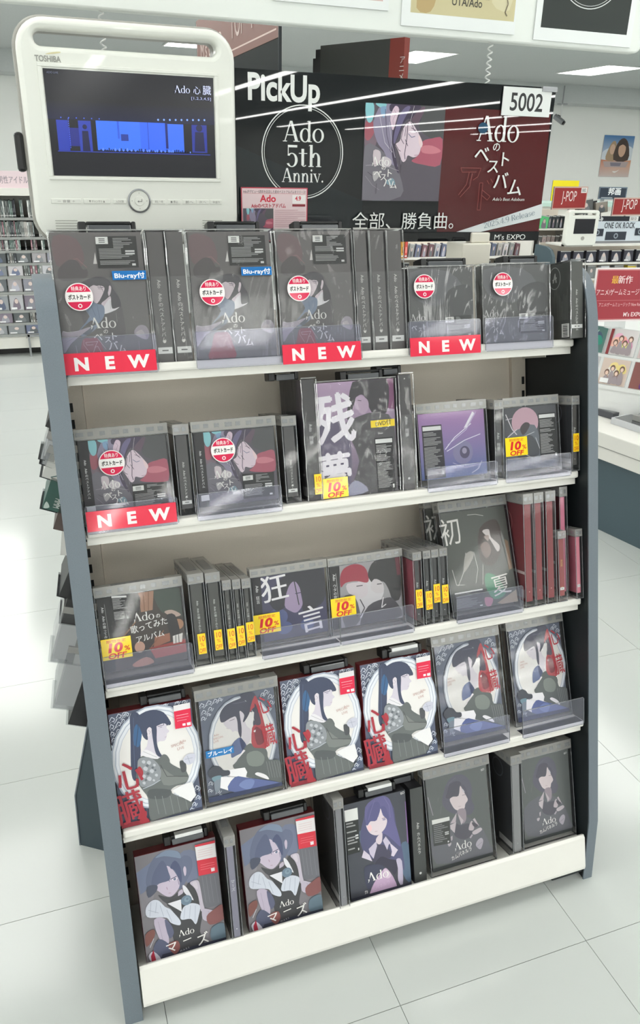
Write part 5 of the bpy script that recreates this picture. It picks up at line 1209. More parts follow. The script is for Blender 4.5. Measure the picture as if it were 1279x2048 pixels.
def hou(a):
    a.rect(0, 0, a.w, a.h, (92, 104, 118)); a.rect(.012, .012, a.w-.012, a.h-.012, (34, 42, 54)); a.text('邦画', a.w*.32, a.h*.4, .085, (226, 228, 230), 0, 2, 1, a.w * .45); a.rect(.1*a.w, .08*a.h, .5*a.w, .16*a.h, (150, 156, 162))
def blackb(a):
    a.rect(0, 0, a.w, a.h, (54, 56, 58)); a.rect(.04, a.h*.2, a.w-.04, a.h*.85, (36, 38, 40)); a.text('7', a.w*.6, a.h*.5, .07, (190, 190, 190), 0, 1)
def yell(a): a.rect(0, 0, a.w, a.h, (226, 206, 20)); a.rect(a.w*.55, a.h*.4, a.w*.75, a.h*.55, (150, 130, 30))
fw = thing('far_back_shelf', 'lowest farthest white shelf unit along the right back wall', 'shelf unit', T(5.2, 7.2, 0))
MB().box(0, 0, 0, 4.0, .5, 1.02).build('body', CREAM, fw); MB().box(-.05, -.05, 1.02, 4.0, .5, 1.06).build('top_board', mat('mint_board', (180, 208, 198), .5), fw)
for args in (('topper_sign', 'small navy sign on the farthest shelf under the wall poster', .40, .135, T(6.42, 7.25, 1.1), hou), ('topper_sign', 'small grey sign beside the edge of the black header sign', .22, .15, T(5.40, 7.25, 1.1), blackb), ('topper_sign', 'small yellow sign behind the dark red board', .36, .22, T(5.80, 7.3, 1.075), yell)):
    o = board(*args)
    MB().box(.06, .01, -.045, .1, .03, .01).build('clip', STEEL, o); MB().box(args[2] - .1, .01, -.045, args[2] - .06, .03, .01).build('clip', STEEL, o)
for k, (x, w, h, c, lb) in enumerate([(5.0, .17, .13, (76, 78, 78), 'dark grey case standing behind the small monitor'), (5.22, .14, .1, (150, 142, 130), 'beige card box behind the small monitor'), (5.06, .2, .1, (22, 24, 26), 'black box left of the cut red sign')]):
    zb = 1.02 if k == 0 else (1.03 if k == 1 else 1.03)
    o = far_case(x - .02, 5.66 + .03 * k, zb, w, .05, h, c, lb, None, .1, -.12, k, name='topper_card'); o['category'] = 'card'
    MB().box(w * .4, .01, -zb + .774, w * .5, .02, .0).build('stand_pole', STEEL, o)

# ------------------------------------------------------------------ low table on the right with new releases
TM = T(2.15, 1.451, 0) @ RZ(math.atan2(.98, -.2))           # local x runs back along the table edge, local -y into the table
tb = thing('display_table', 'low white display table on a blue grey base at the right', 'table', TM)
MB().box(-1.6, -1.1, .315, .9, 0, .43).build('table_top', CREAM, tb, .004)
MB().box(-1.6, .0005, .368, .9, .002, .371).build('joint_line', mat('joint', (150, 150, 146), .6), tb)
MB().box(-1.55, -1.05, 0, .85, -.03, .315).build('base', BASE, tb)
DM = T(2.235, 1.80, .431) @ RZ(math.atan2(-.816, .577))     # display stand: x along its rows, -y toward the aisle
ds = thing('tier_display', 'white stepped tier display of tilted cds on the right table', 'display', DM)
prof = [(.0, 0), (0, .125), (.055, .24), (.06, .24), (.115, .36), (.17, .40), (.3, .40), (.3, 0)]
MB().prism(prof, 0, -.12, .75).build('body', PAPER, ds, .002)
MB().box(-.12, -.006, .118, .75, .0, .134).build('lip', PAPER, ds); MB().box(-.12, .052, .238, .75, .058, .252).build('lip', PAPER, ds)
names = [('sea green cd on the upper tier of the right display', (70, 104, 98)), ('white cd with red spine on the upper tier of the right display', (206, 200, 200)), ('pink and green cd at the frame edge, upper tier of the right display', (200, 176, 176)),
         ('pale silver cd with a red tag on the lower tier of the right display', (176, 172, 176)), ('beige cd with a group picture on the lower tier of the right display', (196, 176, 164)), ('brown cd at the frame edge, lower tier of the right display', (120, 70, 66))]
for k, (lb, c) in enumerate(names):
    i = k % 3; up = k < 3; w, h = .118, .118; a = Art(w, h, .0002); a.box(0, .0, 0, w, .009, h, (190, 192, 192)); a.y = -.0005
    a.rect(.002, .002, w - .002, h - .002, c); rr = random.Random(k)
    for q in range(5):
        x, z = rr.uniform(.03, .09), rr.uniform(.02, .08); cc = tuple(int(min(240, max(30, v + rr.uniform(-60, 50)))) for v in c)
        a.smooth([(x - .02, z - .015), (x - .015, z + .02), (x + .01, z + .025), (x + .022, z - .01)], cc)
    if k in (1, 4): 
        for q in range(4): a.ell(.03 + .02 * q, .055 + .02 * (q % 2), .0105, .014, (96, 72, 62)); a.ell(.03 + .02 * q, .052 + .02 * (q % 2), .0065, .009, (222, 190, 172)); a.smooth([(.018 + .02 * q, .01), (.024 + .02 * q, .038 + .02 * (q % 2)), (.036 + .02 * q, .038 + .02 * (q % 2)), (.042 + .02 * q, .01)], (140, 128, 132))
    if k == 1: a.rect(0, 0, .012, h, (120, 40, 44))
    if k == 3: a.rect(.07, .01, .09, .04, (214, 60, 64))
    if k == 4: a.rect(.01, .008, .045, .028, (226, 226, 226))
    if k == 0: a.line([(.02, .06), (.06, .1)], .006, (170, 190, 180)); a.line([(.05, .05), (.08, .1)], .004, (150, 180, 170))
    o = a.build('cd_case', PRINT); tag(o, lb, 'cd case')
    o.matrix_world = DM @ T(-.075 + .132 * i, (.004 if not up else .0625) - .006, .135 if not up else .2535) @ RX(-.44)
a = Art(.27, .215); a.rect(0, 0, .27, .215, (226, 214, 214)); a.rect(.007, .007, .263, .208, (146, 40, 50)); a.rect(.009, .009, .261, .206, (220, 150, 150)); a.rect(.0105, .0105, .2595, .2045, (146, 40, 50))
a.text('最', .075, .155, .034, (222, 170, 50), 0, 1); a.text('新作', .105, .155, .034, (236, 214, 214), 0, 1)
a.text('アニメ/ゲームミュージック', .012, .108, .028, (236, 214, 214), 0, 0, 1, .235); a.line([(.02, .085), (.25, .085)], .0008, (214, 140, 140))
a.text('アニメ/ゲームミュージック New Release', .03, .062, .018, (226, 180, 180), 0, 0, 1, .215); a.text("M's EXPO", .15, .02, .024, (236, 214, 214), 0, 1, 1, .09)
a.box(0, .0003, 0, .27, .004, .215, (222, 222, 222))
o = a.build('release_sign', PRINT); o.matrix_world = T(2.16, 1.73, .838) @ RZ(-.12) @ RX(-.06); tag(o, 'dark red new release sign standing on the right tier display', 'sign')
MB().box(.1, .004, -.03, .17, .05, .0).build('sign_foot', SHEET, o)
# flat cases lying on the table
FM = TM @ T(-.12, -.12, .4305)
for k, (x, y, z, w, d, lb, c) in enumerate([(.08, -.13, 0, .34, .24, 'wide flat grey case lying at the table edge', (196, 198, 202)), (.06, -.16, .0272, .25, .2, 'empty clear case lying on the wide grey case on the table', None), (.42, -.15, 0, .26, .2, 'dark flat case lying behind the wide grey case on the table', (72, 74, 80)), (-.20, -.055, 0, .18, .09, 'blue and white box lying at the table edge', (52, 62, 132))]):
    t = thing('flat_case', lb, 'case', FM @ T(x, y, z) @ RZ(.04 * k))
    if c is None:
        MB().box(-w/2, -d/2, 0, w/2, d/2, .022).build('shell', CASEE, t); MB().box(-w/2 + .01, -d/2 + .01, .003, w/2 - .01, d/2 - .01, .018).build('inner_card', PAPER, t); MB().box(-w/2, d/2 - .02, .001, w/2, d/2 + .001, .023).build('lock_band', BAND, t)
    else:
        MB().box(-w/2, -d/2, 0, w/2, d/2, .026).build('shell', mat('flat_%d' % k, c, .25), t); MB().box(-w/2 + .008, -d/2 + .008, .0262, w/2 - .008, d/2 - .008, .0268).build('cover_card', PAPER if k == 3 else GREYP, t)
# ------------------------------------------------------------------ the leaning shop rack
AL = math.radians(14.6); ZK = .1465
RACK = T(0, 0, ZK) @ RX(-AL)
PROF = [(.0206, -.1466), (.262, -.0837), (.236, 1.158), (.12, 1.158), (.07, 1.152), (.039, 1.138), (.02, 1.118), (.009, 1.097), (.002, 1.06), (0, 1.02), (0, 0)]
_arc = [(.25, 1.158), (.12, 1.158), (.07, 1.152), (.039, 1.138), (.02, 1.118), (.009, 1.097), (.002, 1.06), (0, 1.02), (0, .9)]
_sm = []
for a_, b_, c_, d_ in zip(_arc, _arc[1:], _arc[2:], _arc[3:]):
    for t_ in (0, .25, .5, .75): _sm.append(tuple(.5*((2*b_[k]) + (-a_[k]+c_[k])*t_ + (2*a_[k]-5*b_[k]+4*c_[k]-d_[k])*t_*t_ + (-a_[k]+3*b_[k]-3*c_[k]+d_[k])*t_**3) for k in (0, 1)))
PROF = PROF[:3] + _sm + PROF[-2:]
SHELF = {1: (1.012, .034), 2: (.756, .022), 3: (.496, .015), 4: (.233, .008)}
slot_me = MB().box(0, 0, 0, .006, .003, .016).mesh('slot', [DARK])
def make_rack(label, M, full=True):
    PROF = globals()['PROF'] if full else [(.033, -.1466), (.11, -.127), (.11, .42), (.03, .42), (.008, .40), (0, .37), (0, 0)]
    t = thing('display_rack', label, 'rack', M)
    for x0, x1 in ((0, .031), (.978, 1.0)):
        MB().prism(PROF, 0, x0 + .0015, x1 - .0015).build('side_panel', SLATE if full else SLATE2, t)
        e = MB(); P = PROF[2:] + [PROF[0]]; O = []
        for k in range(len(P)):
            a, b = P[max(0, k - 1)], P[min(len(P) - 1, k + 1)]; dy, dz = b[0] - a[0], b[1] - a[1]; L = math.hypot(dy, dz)
            O.append((P[k][0] + dz / L * .003, P[k][1] - dy / L * .003))
        if O[len(O) // 2][0] > P[len(O) // 2][0]: O = [(2 * p[0] - o[0], 2 * p[1] - o[1]) for p, o in zip(P, O)]
        n = len(P); e.v = [(x0, *p) for p in P] + [(x1, *p) for p in P] + [(x0, *p) for p in O] + [(x1, *p) for p in O]
        for k in range(n - 1):
            for q in ((2*n+k, 2*n+k+1, 3*n+k+1, 3*n+k), (k, k+1, 2*n+k+1, 2*n+k), (n+k, 3*n+k, 3*n+k+1, n+k+1)): e.f.append(q); e.c.append(None); e.mi.append(0)
        e = e.build('edge_band', EDGE, t)
        for p in e.data.polygons: p.use_smooth = True
        e.data.set_sharp_from_angle(angle=.6)
    MB().box(.062, .214 if full else .09, -.10, .943, .228 if full else .1, 1.10 if full else .38).build('back_panel', BACK, t)
    for x0, x1, sx in () if not full else ((.0315, .061, .034), (.944, .9775, .968)):
        u = MB().box(x0, .205, -.15, x1, .235, 1.12).build('upright', BACK, t)
        for k in range(33):
            s = obj('slot', slot_me, u); s.location = (sx + (.002 if sx < .5 else 0), .2042, -.02 + .0295 * k + (.012 if sx < .5 else 0))
    for k, (z, y) in (SHELF.items() if full else ()):
        m = MB().box(.034, y, z - .0165, .974, .204, z - .002)
        s = m.build('shelf', CREAM, t, .0035)
        MB().box(.034, y + .012, z - .03, .974, y + .016, z - .016).build('shelf_lip', CREAM, s)
        for x in (.0345, .970): MB().box(x, y + .09, z - .034, x + .003, .206, z - .018).build('bracket', CREAM, s)
    pr = [(.006 if full else .006, -.038), (.010, -.032), (.016, -.034), (.020, -.047), (.204 if full else .085, -.047), (.204 if full else .085, -.06), (.024, -.06), (.022, -.108), (.018, -.112), (.006, -.112), (.004, -.105)]
    MB().prism(pr, 0, .034 if full else .6, .974).build('bottom_tray', CREAM, t, .001)
    return t
rack = make_rack('slate grey leaning display rack with five white shelves of cds and videos', RACK)
# plinth of the rack
MB().box(.90, .02, -.128, .976, .15, -.108).build('foot_block', SLATE, rack)
R2 = T(-.047, .421, 0) @ RZ(-math.radians(125)) @ T(-1.0, .005, ZK) @ RX(-AL)
make_rack('low slate grey end rack behind the left side panel, facing left', R2, False)

# ------------------------------------------------------------------ stickers
def m_round():
    a = Art(.042, .042); c = .021
    a.ell(c, c, .021, .021, (236, 226, 228), 30); a.ell(c, c, .0195, .0195, (206, 26, 66), 30)
    k = [(c + .0195 * math.cos(math.radians(t)), c + .0195 * math.sin(math.radians(t))) for t in (-22, -10, 2, 14, 22)]
    a.poly(k + [(2 * c - p[0], p[1]) for p in reversed(k)], (236, 232, 230))
    a.text('特典あり', c, .0305, .0078, (240, 225, 228), 0, 1, 1, .022, True); a.text('ポストカード', c, .0175, .0085, (24, 22, 24), 0, 2, 1, .033, True)
    a.ell(c, .0075, .0032, .0032, (236, 226, 228)); a.ell(c, .0075, .0018, .0018, (206, 26, 66))
    return a.mesh('bonus_sticker', GLOSSP)
def m_off():
    a = Art(.049, .036); a.rect(0, 0, .049, .036, (250, 214, 22))
    a.text('期間限定', .0085, .0285, .006, (206, 60, 20), 0, 1, 1, .032)
    a.text('10', .006, .0125, .021, (206, 20, 24), 0, 3, 1, .029, False, .15); a.text('%', .037, .0125, .011, (206, 20, 24), 0, 1, 1, .009)
    a.text('OFF', .0085, .0015, .0125, (206, 20, 24), 0, 2, 1, .032, False, .15)
    return a.mesh('discount_sticker', GLOSSP)
def m_offs(w=.0135):
    a = Art(w, .036); a.rect(0, 0, w, .036, (246, 200, 24))
    a.text('10', w/2, .0225, .0135, (200, 80, 20), 0, 1, 1, w*.8, True); a.text('%', w/2, .0135, .009, (200, 80, 20), 0, 0, 1, w*.5, True); a.text('OFF', w/2, .0025, .0105, (200, 80, 20), 0, 1, 1, w*.86, True)
    return a.mesh('discount_strip', GLOSSP)
def m_lab(txt, w, h, bg, fg):
    a = Art(w, h); a.rect(0, 0, w, h, bg); a.text(txt, w/2, h*.22, h*.72, fg, 0, 2, 1, w*.9, True); return a.mesh('format_label', GLOSSP)
STK = {'round': m_round(), 'off': m_off(), 'offs': m_offs(), 'bd': m_lab('Blu-ray付', .052, .0135, (20, 96, 172), (236, 240, 244)), 'bd2': m_lab('ブルーレイ', .05, .0135, (30, 104, 172), (236, 240, 244))}

# ------------------------------------------------------------------ packaged discs
BOXM = {}
def body(rgb): return mat('card_%d_%d_%d' % tuple(rgb), rgb, .35)
def case_mesh(w, d, h, band):
    """keeper: clear shell, lighter edges, lock band on top"""
    k = (round(w, 3), round(d, 3), round(h, 3), band)
    if k not in BOXM:
        sh = MB().box(0, 0, 0, w, d, h - band).mesh('security_case', [CASE])
        e = MB(); t = .0011
        for x in (0, w - t):
            for y in (-.0004, d - t): e.box(x, y, 0, x + t, y + t, h - band)
        for z in (0, h - band - t):
            for y in (-.0004, d - t): e.box(0, y, z, w, y + t, z + t)
            for x in (0, w - t): e.box(x, 0, z, x + t, d, z + t)
        ed = e.mesh('case_edges', [CASEE])
        b = MB().box(0, -.0006, h - band, w, d, h, None, 0); n = max(2, int(w / .018))
        for q in range(n):
            x = w * (q + .15) / n; ww = w / n * (.55 if q % 3 else .8)
            b.box(x, -.0012, h - band * .72, x + ww * .8, -.0006, h - band * .3, None, 1)
            if d > .05 : pass
        for q in range(int(d / .02)):
            b.box(-.0005, d * (q + .2) / int(d / .02), h - band * .7, 0, d * (q + .7) / int(d / .02), h - band * .3, None, 1)
        b.box(w * .2, d * .2, h, w * .8, d * .8, h + .0006, None, 1)
        bm = b.mesh('lock_band', [BAND, CASEE]); BOXM[k] = (sh, ed, bm)
    return BOXM[k]
def wrap_mesh(w, d, h, seed):
    r = random.Random(seed); v = []; f = []; nx, nz = max(2, int(w / .012)), max(4, int(h / .016)); e = .0026
    def sheet(P):
        n0 = len(v)
        for j in range(nz + 1):
            for i in range(P[2] + 1):
                u, q = i / P[2], j / nz; ed = min(i, P[2] - i, j, nz - j) == 0
                k = 0 if ed else r.uniform(-.0009, .0011)
                v.append(P[0](u, q, k))
        for j in range(nz):
            for i in range(P[2]):
                a = n0 + j * (P[2] + 1) + i; f.append((a, a + 1, a + P[2] + 2, a + P[2] + 1))
    sheet((lambda u, q, k: (-e + (w + 2*e) * u, -e + k - .0012, -.0 + (h + e) * q), 0, nx))
    nd = max(2, int(d / .014))
    sheet((lambda u, q, k: (-e + k, d + (-e - d) * u - .0012 * u, (h + e) * q), 0, nd))
    n0 = len(v); v.extend([(-e, -e - .0012, h + e), (w + e, -e - .0012, h + e), (w + e, d, h + e), (-e, d, h + e)]); f.append((n0, n0 + 1, n0 + 2, n0 + 3))
    me = bpy.data.meshes.new('plastic_wrap'); me.from_pydata(v, [], f); 
    for p in me.polygons: p.use_smooth = True
    return me
tag_me = {}
def add_tag(root, w, d, h, x, wd=.088, tall=.0, bar=GREYP):
    """black hard tag clipped over the top edge"""
    g = obj('security_tag', MB().box(0, .002, h, .012, .03, h + .017).box(wd - .007, .002, h, wd, .03, h + .017).box(.012, .002, h + .0125, wd - .007, .03, h + .017).mesh('security_tag', [BLACK]), root, .002, (x, max(.0, d * .2), .0006))
    obj('tag_bar', MB().box(.014, .0, h, wd - .008, .016, h + .0115).mesh('tag_bar', [bar]), g, .0015)
    if tall:
        MB().box(.02, -.001, h + .012, wd - .01, .012, h + .0185).build('tag_label', PAPER, g)
    return g
def spine_art(w, h, bg, fg, text, ts=None, low=None, top=None):
    a = Art(w, h); a.rect(0, 0, w, h, bg)
    ts = ts or w * .42
    ts = min(ts, .54 * h / (sum(ord(q) > 255 for q in text) + 3.4))
    if text: a.vtext(text, w * .5, h * (.78 if len(text) > 15 else .64), ts, fg, 0)
    if low: a.rect(w * .04, h * low, w * .96, h * (low + .05), (226, 226, 226)); a.line([(w*.3, h*(low+.025)), (w*.7, h*(low+.025))], w*.08, (90, 90, 90))
    a.ell(w * .5, h * (.16 if low else .1), w * .1, w * .1, fg, 10)
    return a.mesh('spine_print', PRINT)
def side_art(w, h, kind):
    a = Art(w, h)
    if kind == 'emblem':
        a.rect(0, 0, w, h, (52, 54, 52)); cx, cz = w * .66, h * .82
        a.ell(cx, cz, w*.13, w*.15, (150, 152, 150)); a.ell(cx, cz, w*.12, w*.14, (46, 48, 46))
        a.line([(cx - .005, cz - .008), (cx + .002, cz + .009)], .003, (170, 170, 168)); a.line([(cx + .001, cz + .008), (cx + .005, cz - .008)], .003, (170, 170, 168)); a.line([(cx-.007, cz-.003), (cx+.007, cz+.001)], .002, (170, 170, 168))
        r = random.Random(2)
        for k in range(26): a.line([(w*(.30 + .026*k), h*.25), (w*(.30 + .026*k), h*(.5 + .2*r.random()))], .0006, (110, 112, 108))
        a.rect(w*.82, h*.02, w*.985, h*.2, (224, 224, 222))
        z = h * .03
        while z < h * .19: 
            t = r.uniform(.0006, .002); a.rect(w*.85, z, w*.95, z + t, (40, 40, 40)); z += t + r.uniform(.0006, .0016)
    elif kind == 'red':
        a.rect(0, 0, w, h, (112, 30, 38)); a.ell(w*.5, h*.8, w*.19, w*.19, (180, 96, 96), 30); a.ell(w*.5, h*.8, w*.175, w*.175, (112, 30, 38), 30)
        a.rect(w*.3, h*.28, w*.98, h*.31, (216, 190, 190)); a.rect(w*.75, h*.03, w*.97, h*.12, (150, 120, 130))
    elif kind == 'dark':
        a.rect(0, 0, w, h, (44, 42, 46)); a.poly([(w*.6, h*.5), (w, h*.55), (w, h), (w*.8, h)], (60, 52, 64)); a.rect(w*.8, h*.03, w*.95, h*.11, (170, 170, 172)); a.rect(w*.82, h*.2, w*.9, h*.22, (150, 150, 152))
    elif kind == 'black': a.rect(0, 0, w, h, (24, 26, 30)); a.ell(w*.62, h*.87, w*.15, w*.15, (80, 80, 92), 24); a.ell(w*.62, h*.87, w*.13, w*.13, (24, 26, 30), 24); a.rect(w*.6, h*.03, w*.97, h*.1, (190, 190, 190))
    elif kind == 'pink': a.rect(0, 0, w, h, (170, 76, 92))
    return a.mesh('side_print', PRINT)
ITEM = {}
def item(key, name, label, row, x, y, w, d, h, lean=0, front=None, spine=None, side=None, col=(60, 58, 60), keeper=None, wrap=None, stickers=(), tags=None, cat='cd', group=None, yaw=0, z=None, pad=(.004, .011, .004, .002)):
    zz = z if z is not None else (SHELF[row][0] - .0018 if row < 5 else -.0465)
    M = RACK @ T(x, y, zz) @ RZ(math.radians(yaw)) @ RX(-math.radians(lean))
    t = thing(name, label, cat, M, group)
    iw, ih, ix, iz, idd, iy = w, h, 0, 0, d, 0
    if keeper:
        l, b, r_, tp = pad; ix, iz, iw, ih = l, b, w - l - r_, h - b - keeper - tp; idd = d - .007; iy = .0035
        sh, ed, bm = case_mesh(w, d, h, keeper)
        k = obj('security_case', sh, t); obj('case_edges', ed, k); obj('lock_band', bm, k)
    b = obj('package', MB().box(0, 0, 0, iw, idd, ih).mesh('package', [body(col)]), t, .0006 if not keeper else 0, (ix, iy, iz))
    if front: obj('cover_print', art_mesh(front, iw - .001, ih - .001), t, 0, (ix + .0005, iy, iz + .0005))
    if spine: obj('spine_print', spine_art(iw - .001, ih - .001, *spine), t, 0, (ix + .0005, iy, iz + .0005))
    if side:
        s = obj('side_print', side_art(idd - .001, ih - .001, side), t); s.location = (ix, iy + idd - .0005, iz + .0005); s.rotation_euler = (0, 0, -math.pi / 2)
    for kind, u, v, *rest in stickers:
        s = obj(STK[kind].name.split('.')[0], STK[kind], t); s.location = (u, (rest[0] if rest else (-.0016 if not wrap else -.0082)), v)
    if wrap: obj('plastic_wrap', wrap_mesh(w, d, h, hash_(key)), t).data.materials.append(WRAPC if wrap == 2 else WRAP)
    if wrap == 1 and front == 'album_box' or wrap == 1 and spine and h > .2 and w > .02:
        MB().box(-.0024, -.0072, h * .06, w + .0024, -.0066, h * .66).box(-.0024, -.0074, h * .33, w + .0024, -.0072, h * .334).build('sleeve_band', BANDC, t)
    if wrap:
        f = MB()
        for x in (-.0026, w + .0026): f.tube([(x + (.0004 if k % 2 else -.0003), -.0042, h * k / 8) for k in range(9)], .0011, 6)
        f.tube([(-.0026, -.0042, h + .0024), (w + .0026, -.0042, h + .0024)], .0011, 6)
        f.build('wrap_fold', FOLD, t)
    for tg in (tags or []): add_tag(t, w, d, h, *tg)
    return t
def hash_(s): return sum((i + 1) * ord(c) for i, c in enumerate(s))

# top shelf -----------------------------------------------------------------
G1 = (82, 79, 79)
SPG = (G1, (215, 212, 208), 'Ado　Adoのベストアドバム', .0078, .065)
TAG1 = [(.042,)]
bx = dict(col=G1, wrap=1, cat='box set', front='album_box', h=.203, w=.137, d=.03)
item('A1', 'album_box', 'grey album box at the left end of the top shelf above the first red card', 1, .0325, .045, stickers=[('bd', .086, .130), ('round', .012, .085)], tags=[(.044,)], **bx)
item('A4', 'album_box', 'grey album box in the middle of the top shelf with the uncovered blue label', 1, .242, .045, stickers=[('bd', .083, .132), ('round', .011, .086)], tags=[(.037,)], **bx)
bx['w'] = .132
item('A5', 'album_box', 'grey album box above the second red card, left of three outward spines', 1, .390, .045, stickers=[('round', .012, .088)], tags=[(.036,)], **bx)
sp = dict(cat='box set', spine=SPG, col=G1, wrap=1, w=.0262, d=.125, h=.203)
item('A2', 'album_box', 'grey box spine on the top shelf, nearer the left end box, of the left pair', 1, .1775, .045, **sp)
item('A3', 'album_box', 'grey box spine on the top shelf touching the middle grey box', 1, .2085, .045, **sp)
sp['w'] = .0225
item('A6', 'album_box', 'left one of the three thick grey spines right of the second red card', 1, .531, .045, **sp)
sp['w'] = .026
item('A7', 'album_box', 'middle one of the three thick grey spines on the top shelf', 1, .5605, .045, **sp)
item('A8', 'album_box', 'right one of the three thick grey spines, next to the crinkled small box', 1, .593, .045, **sp)
item('A9', 'album_box', 'small dark album in crinkled wrap above the third red card', 1, .631, .045, .13, .028, .139, front='album_small', col=(70, 70, 70), wrap=2, stickers=[('round', .006, .085)], tags=[(.03, .092)], cat='cd')
item('A10', 'album_box', 'small dark album in crinkled wrap behind the right holder of the top shelf', 1, .781, .045, .141, .028, .141, front='album_small', col=(66, 66, 66), wrap=2, stickers=[('round', .017, .085)], tags=[(.05, .075)], cat='cd')
item('A11', 'album_box', 'small dark album turned to show its spine and back, right end of the top shelf', 1, .9495, .012, .0275, .14, .141, spine=((72, 73, 70), (205, 205, 200), 'Ado　Adoのベストアドバム', .008, .13), side='emblem', col=(58, 58, 56), wrap=1, cat='cd')
# second shelf --------------------------------------------------------------
kc = dict(keeper=.0165, d=.02)
item('B1', 'cd_album', 'profile picture cd at the left end above the fourth red card', 2, .0335, .052, .150, h=.158, lean=3.2, front='album_cd', stickers=[('round', .033, .079)], **kc)
item('B3', 'cd_album', 'profile picture cd in a keeper right of an outward spine on the second shelf', 2, .2195, .040, .147, h=.156, lean=1.5, front='album_cd', stickers=[('round', .03, .084)], **kc)
SPK = ((70, 68, 69), (214, 212, 210), 'Ado　Adoのベストアドバム', .0068, .06)
item('B2', 'cd_album', 'grey cd spine in a clear keeper between the two profile picture cds', 2, .1895, .046, .0265, .15, .154, spine=SPK, keeper=.0165)
item('B4', 'cd_album', 'grey cd spine in a clear keeper against the tall dark box', 2, .376, .042, .027, .15, .153, spine=SPK, keeper=.0165)
item('B5', 'video_box', 'tall dark box turned spine out with a yellow strip, left of the purple box', 2, .417, .040, .0225, .135, .213, spine=((60, 58, 60), (205, 203, 205), 'Ado　残夢', .008), side='dark', col=(44, 42, 46), wrap=1, stickers=[('offs', .009, .012)], tags=[(-.05, .055)], cat='box set')
item('B6', 'video_box', 'tall purple box with huge white characters in the middle of the second shelf', 2, .4425, .042, .149, .024, .205, front='purple_box', col=(120, 100, 124), wrap=1, tags=[(.05, .082)], cat='box set')
_b = bpy.data.objects['video_box.001']
for k_, me_, u_, v_ in (('discount_sticker', STK['off'], -.001, .0015), ('format_label', m_lab('DVD付', .047, .0155, (250, 216, 30), (40, 36, 30)), .101, .123)):
    if k_ == 'discount_sticker': obj(k_, me_, _b, 0, (u_, -.0058, v_))
item('B7', 'video_box', 'tall dark box spine right of the purple box', 2, .5985, .034, .0235, .14, .21, spine=((62, 60, 62), (205, 203, 205), 'Ado　残夢', .008), side='dark', col=(48, 46, 50), wrap=1, tags=[(-.03, .05)], cat='box set')
item('B8', 'cd_album', 'violet blue cd with a black text label on the second shelf', 2, .640, .046, .149, .02, .154, lean=4, front='violet_cd', keeper=.0165, col=(50, 48, 52))
item('B9', 'cd_album', 'narrow grey cd spine in a keeper right of the violet blue cd', 2, .797, .041, .020, .145, .15, spine=((66, 66, 68), (205, 205, 205), 'Ado　残夢', .0075), keeper=.0165, col=(40, 40, 42))
item('B10', 'cd_album', 'dark cd with a pink moon and an orange sticker on the second shelf', 2, .820, .038, .126, .018, .152, lean=4, front='moon_cd', keeper=.0165, col=(50, 50, 54), stickers=[('off', .0, .040)])
item('B11', 'cd_album', 'cd spine with a yellow strip at the right end of the second shelf', 2, .9585, .022, .0175, .15, .147, spine=((74, 72, 70), (205, 205, 205), 'Ado', .0075), side='black', keeper=.0165, col=(40, 40, 42), stickers=[('offs', .0015, .038)])
# third shelf ---------------------------------------------------------------
item('C1', 'cd_album', 'dark room cd with a yellow sticker at the left end of the third shelf', 3, .034, .034, .1465, .02, .158, lean=4, front='room_cd', keeper=.0165, stickers=[('off', .002, .034)])
SPC = ((62, 62, 60), (206, 206, 204), 'Ado　Adoの歌ってみたアルバム', .0052)
for q, (xx, ww, hh, lb) in enumerate([(.1865, .0275, .163, 'first grey cd spine with a yellow strip right of the dark room cd'), (.2165, .0255, .161, 'second grey cd spine with a yellow strip right of the dark room cd'), (.2445, .0155, .144, 'third and shorter grey cd spine with a yellow strip right of the dark room cd'), (.262, .0145, .143, 'fourth grey cd spine from the dark room cd, beside the last of five'), (.2785, .0155, .142, 'last of five grey cd spines, touching the white brush character cd')]):
    item('C%d' % (q + 2), 'cd_album', lb, 3, xx, .02, ww, .145, hh, lean=1.5, spine=SPC, keeper=.0165, col=(40, 40, 40), stickers=[('offs', ww * .5 - .0065, (.022, .024, .022, .024, .028)[q])], group='grey cd spines with yellow strips')
item('C7', 'cd_album', 'dark violet cd with two white brush characters on the third shelf', 3, .3005, .048, .1445, .02, .149, lean=1, front='brush_cd', keeper=.0145, stickers=[('off', -.0005, .029)])
item('C8', 'cd_album', 'cd with red and black heads face to face on the third shelf', 3, .4485, .050, .150, .02, .147, lean=2, front='red_cd', keeper=.0145, stickers=[('off', .0, .035)])
SPU = ((48, 48, 50), (206, 206, 204), 'Ado　ウタの歌', .0062)
for q, (xx, ww, lb) in enumerate([(.6045, .0178, 'first black cd spine with an orange strip right of the red and black cd'), (.626, .0155, 'second black cd spine with a low orange strip right of the red and black cd'), (.643, .0155, 'third black cd spine with a raised orange strip right of the red and black cd'), (.660, .0165, 'fourth black cd spine with an orange strip beside the tall grey case')]):
    item('C%d' % (q + 9), 'cd_album', lb, 3, xx, .02, ww, .145, .1435, lean=1, spine=SPU, side='pink' if q == 0 else None, keeper=.0145, col=(110, 40, 50) if q == 0 else (40, 40, 40), stickers=[('offs', ww * .5 - .0065, (.036, .030, .041, .037)[q])], group='black cd spines with orange strips')
item('C14', 'video_case', 'tall grey case with thin white brush characters leaning back on the third shelf', 3, .688, .026, .152, .024, .226, lean=13, front='summer_dvd', keeper=.019, col=(60, 60, 60), cat='video case')
item('C13', 'video_case', 'tall dark case half hidden behind the leaning grey case', 3, .680, .088, .14, .02, .225, lean=9, front='summer_dvd', keeper=.019, col=(46, 44, 46), cat='video case')
RD = ((126, 52, 56), (196, 140, 130), '', .006)
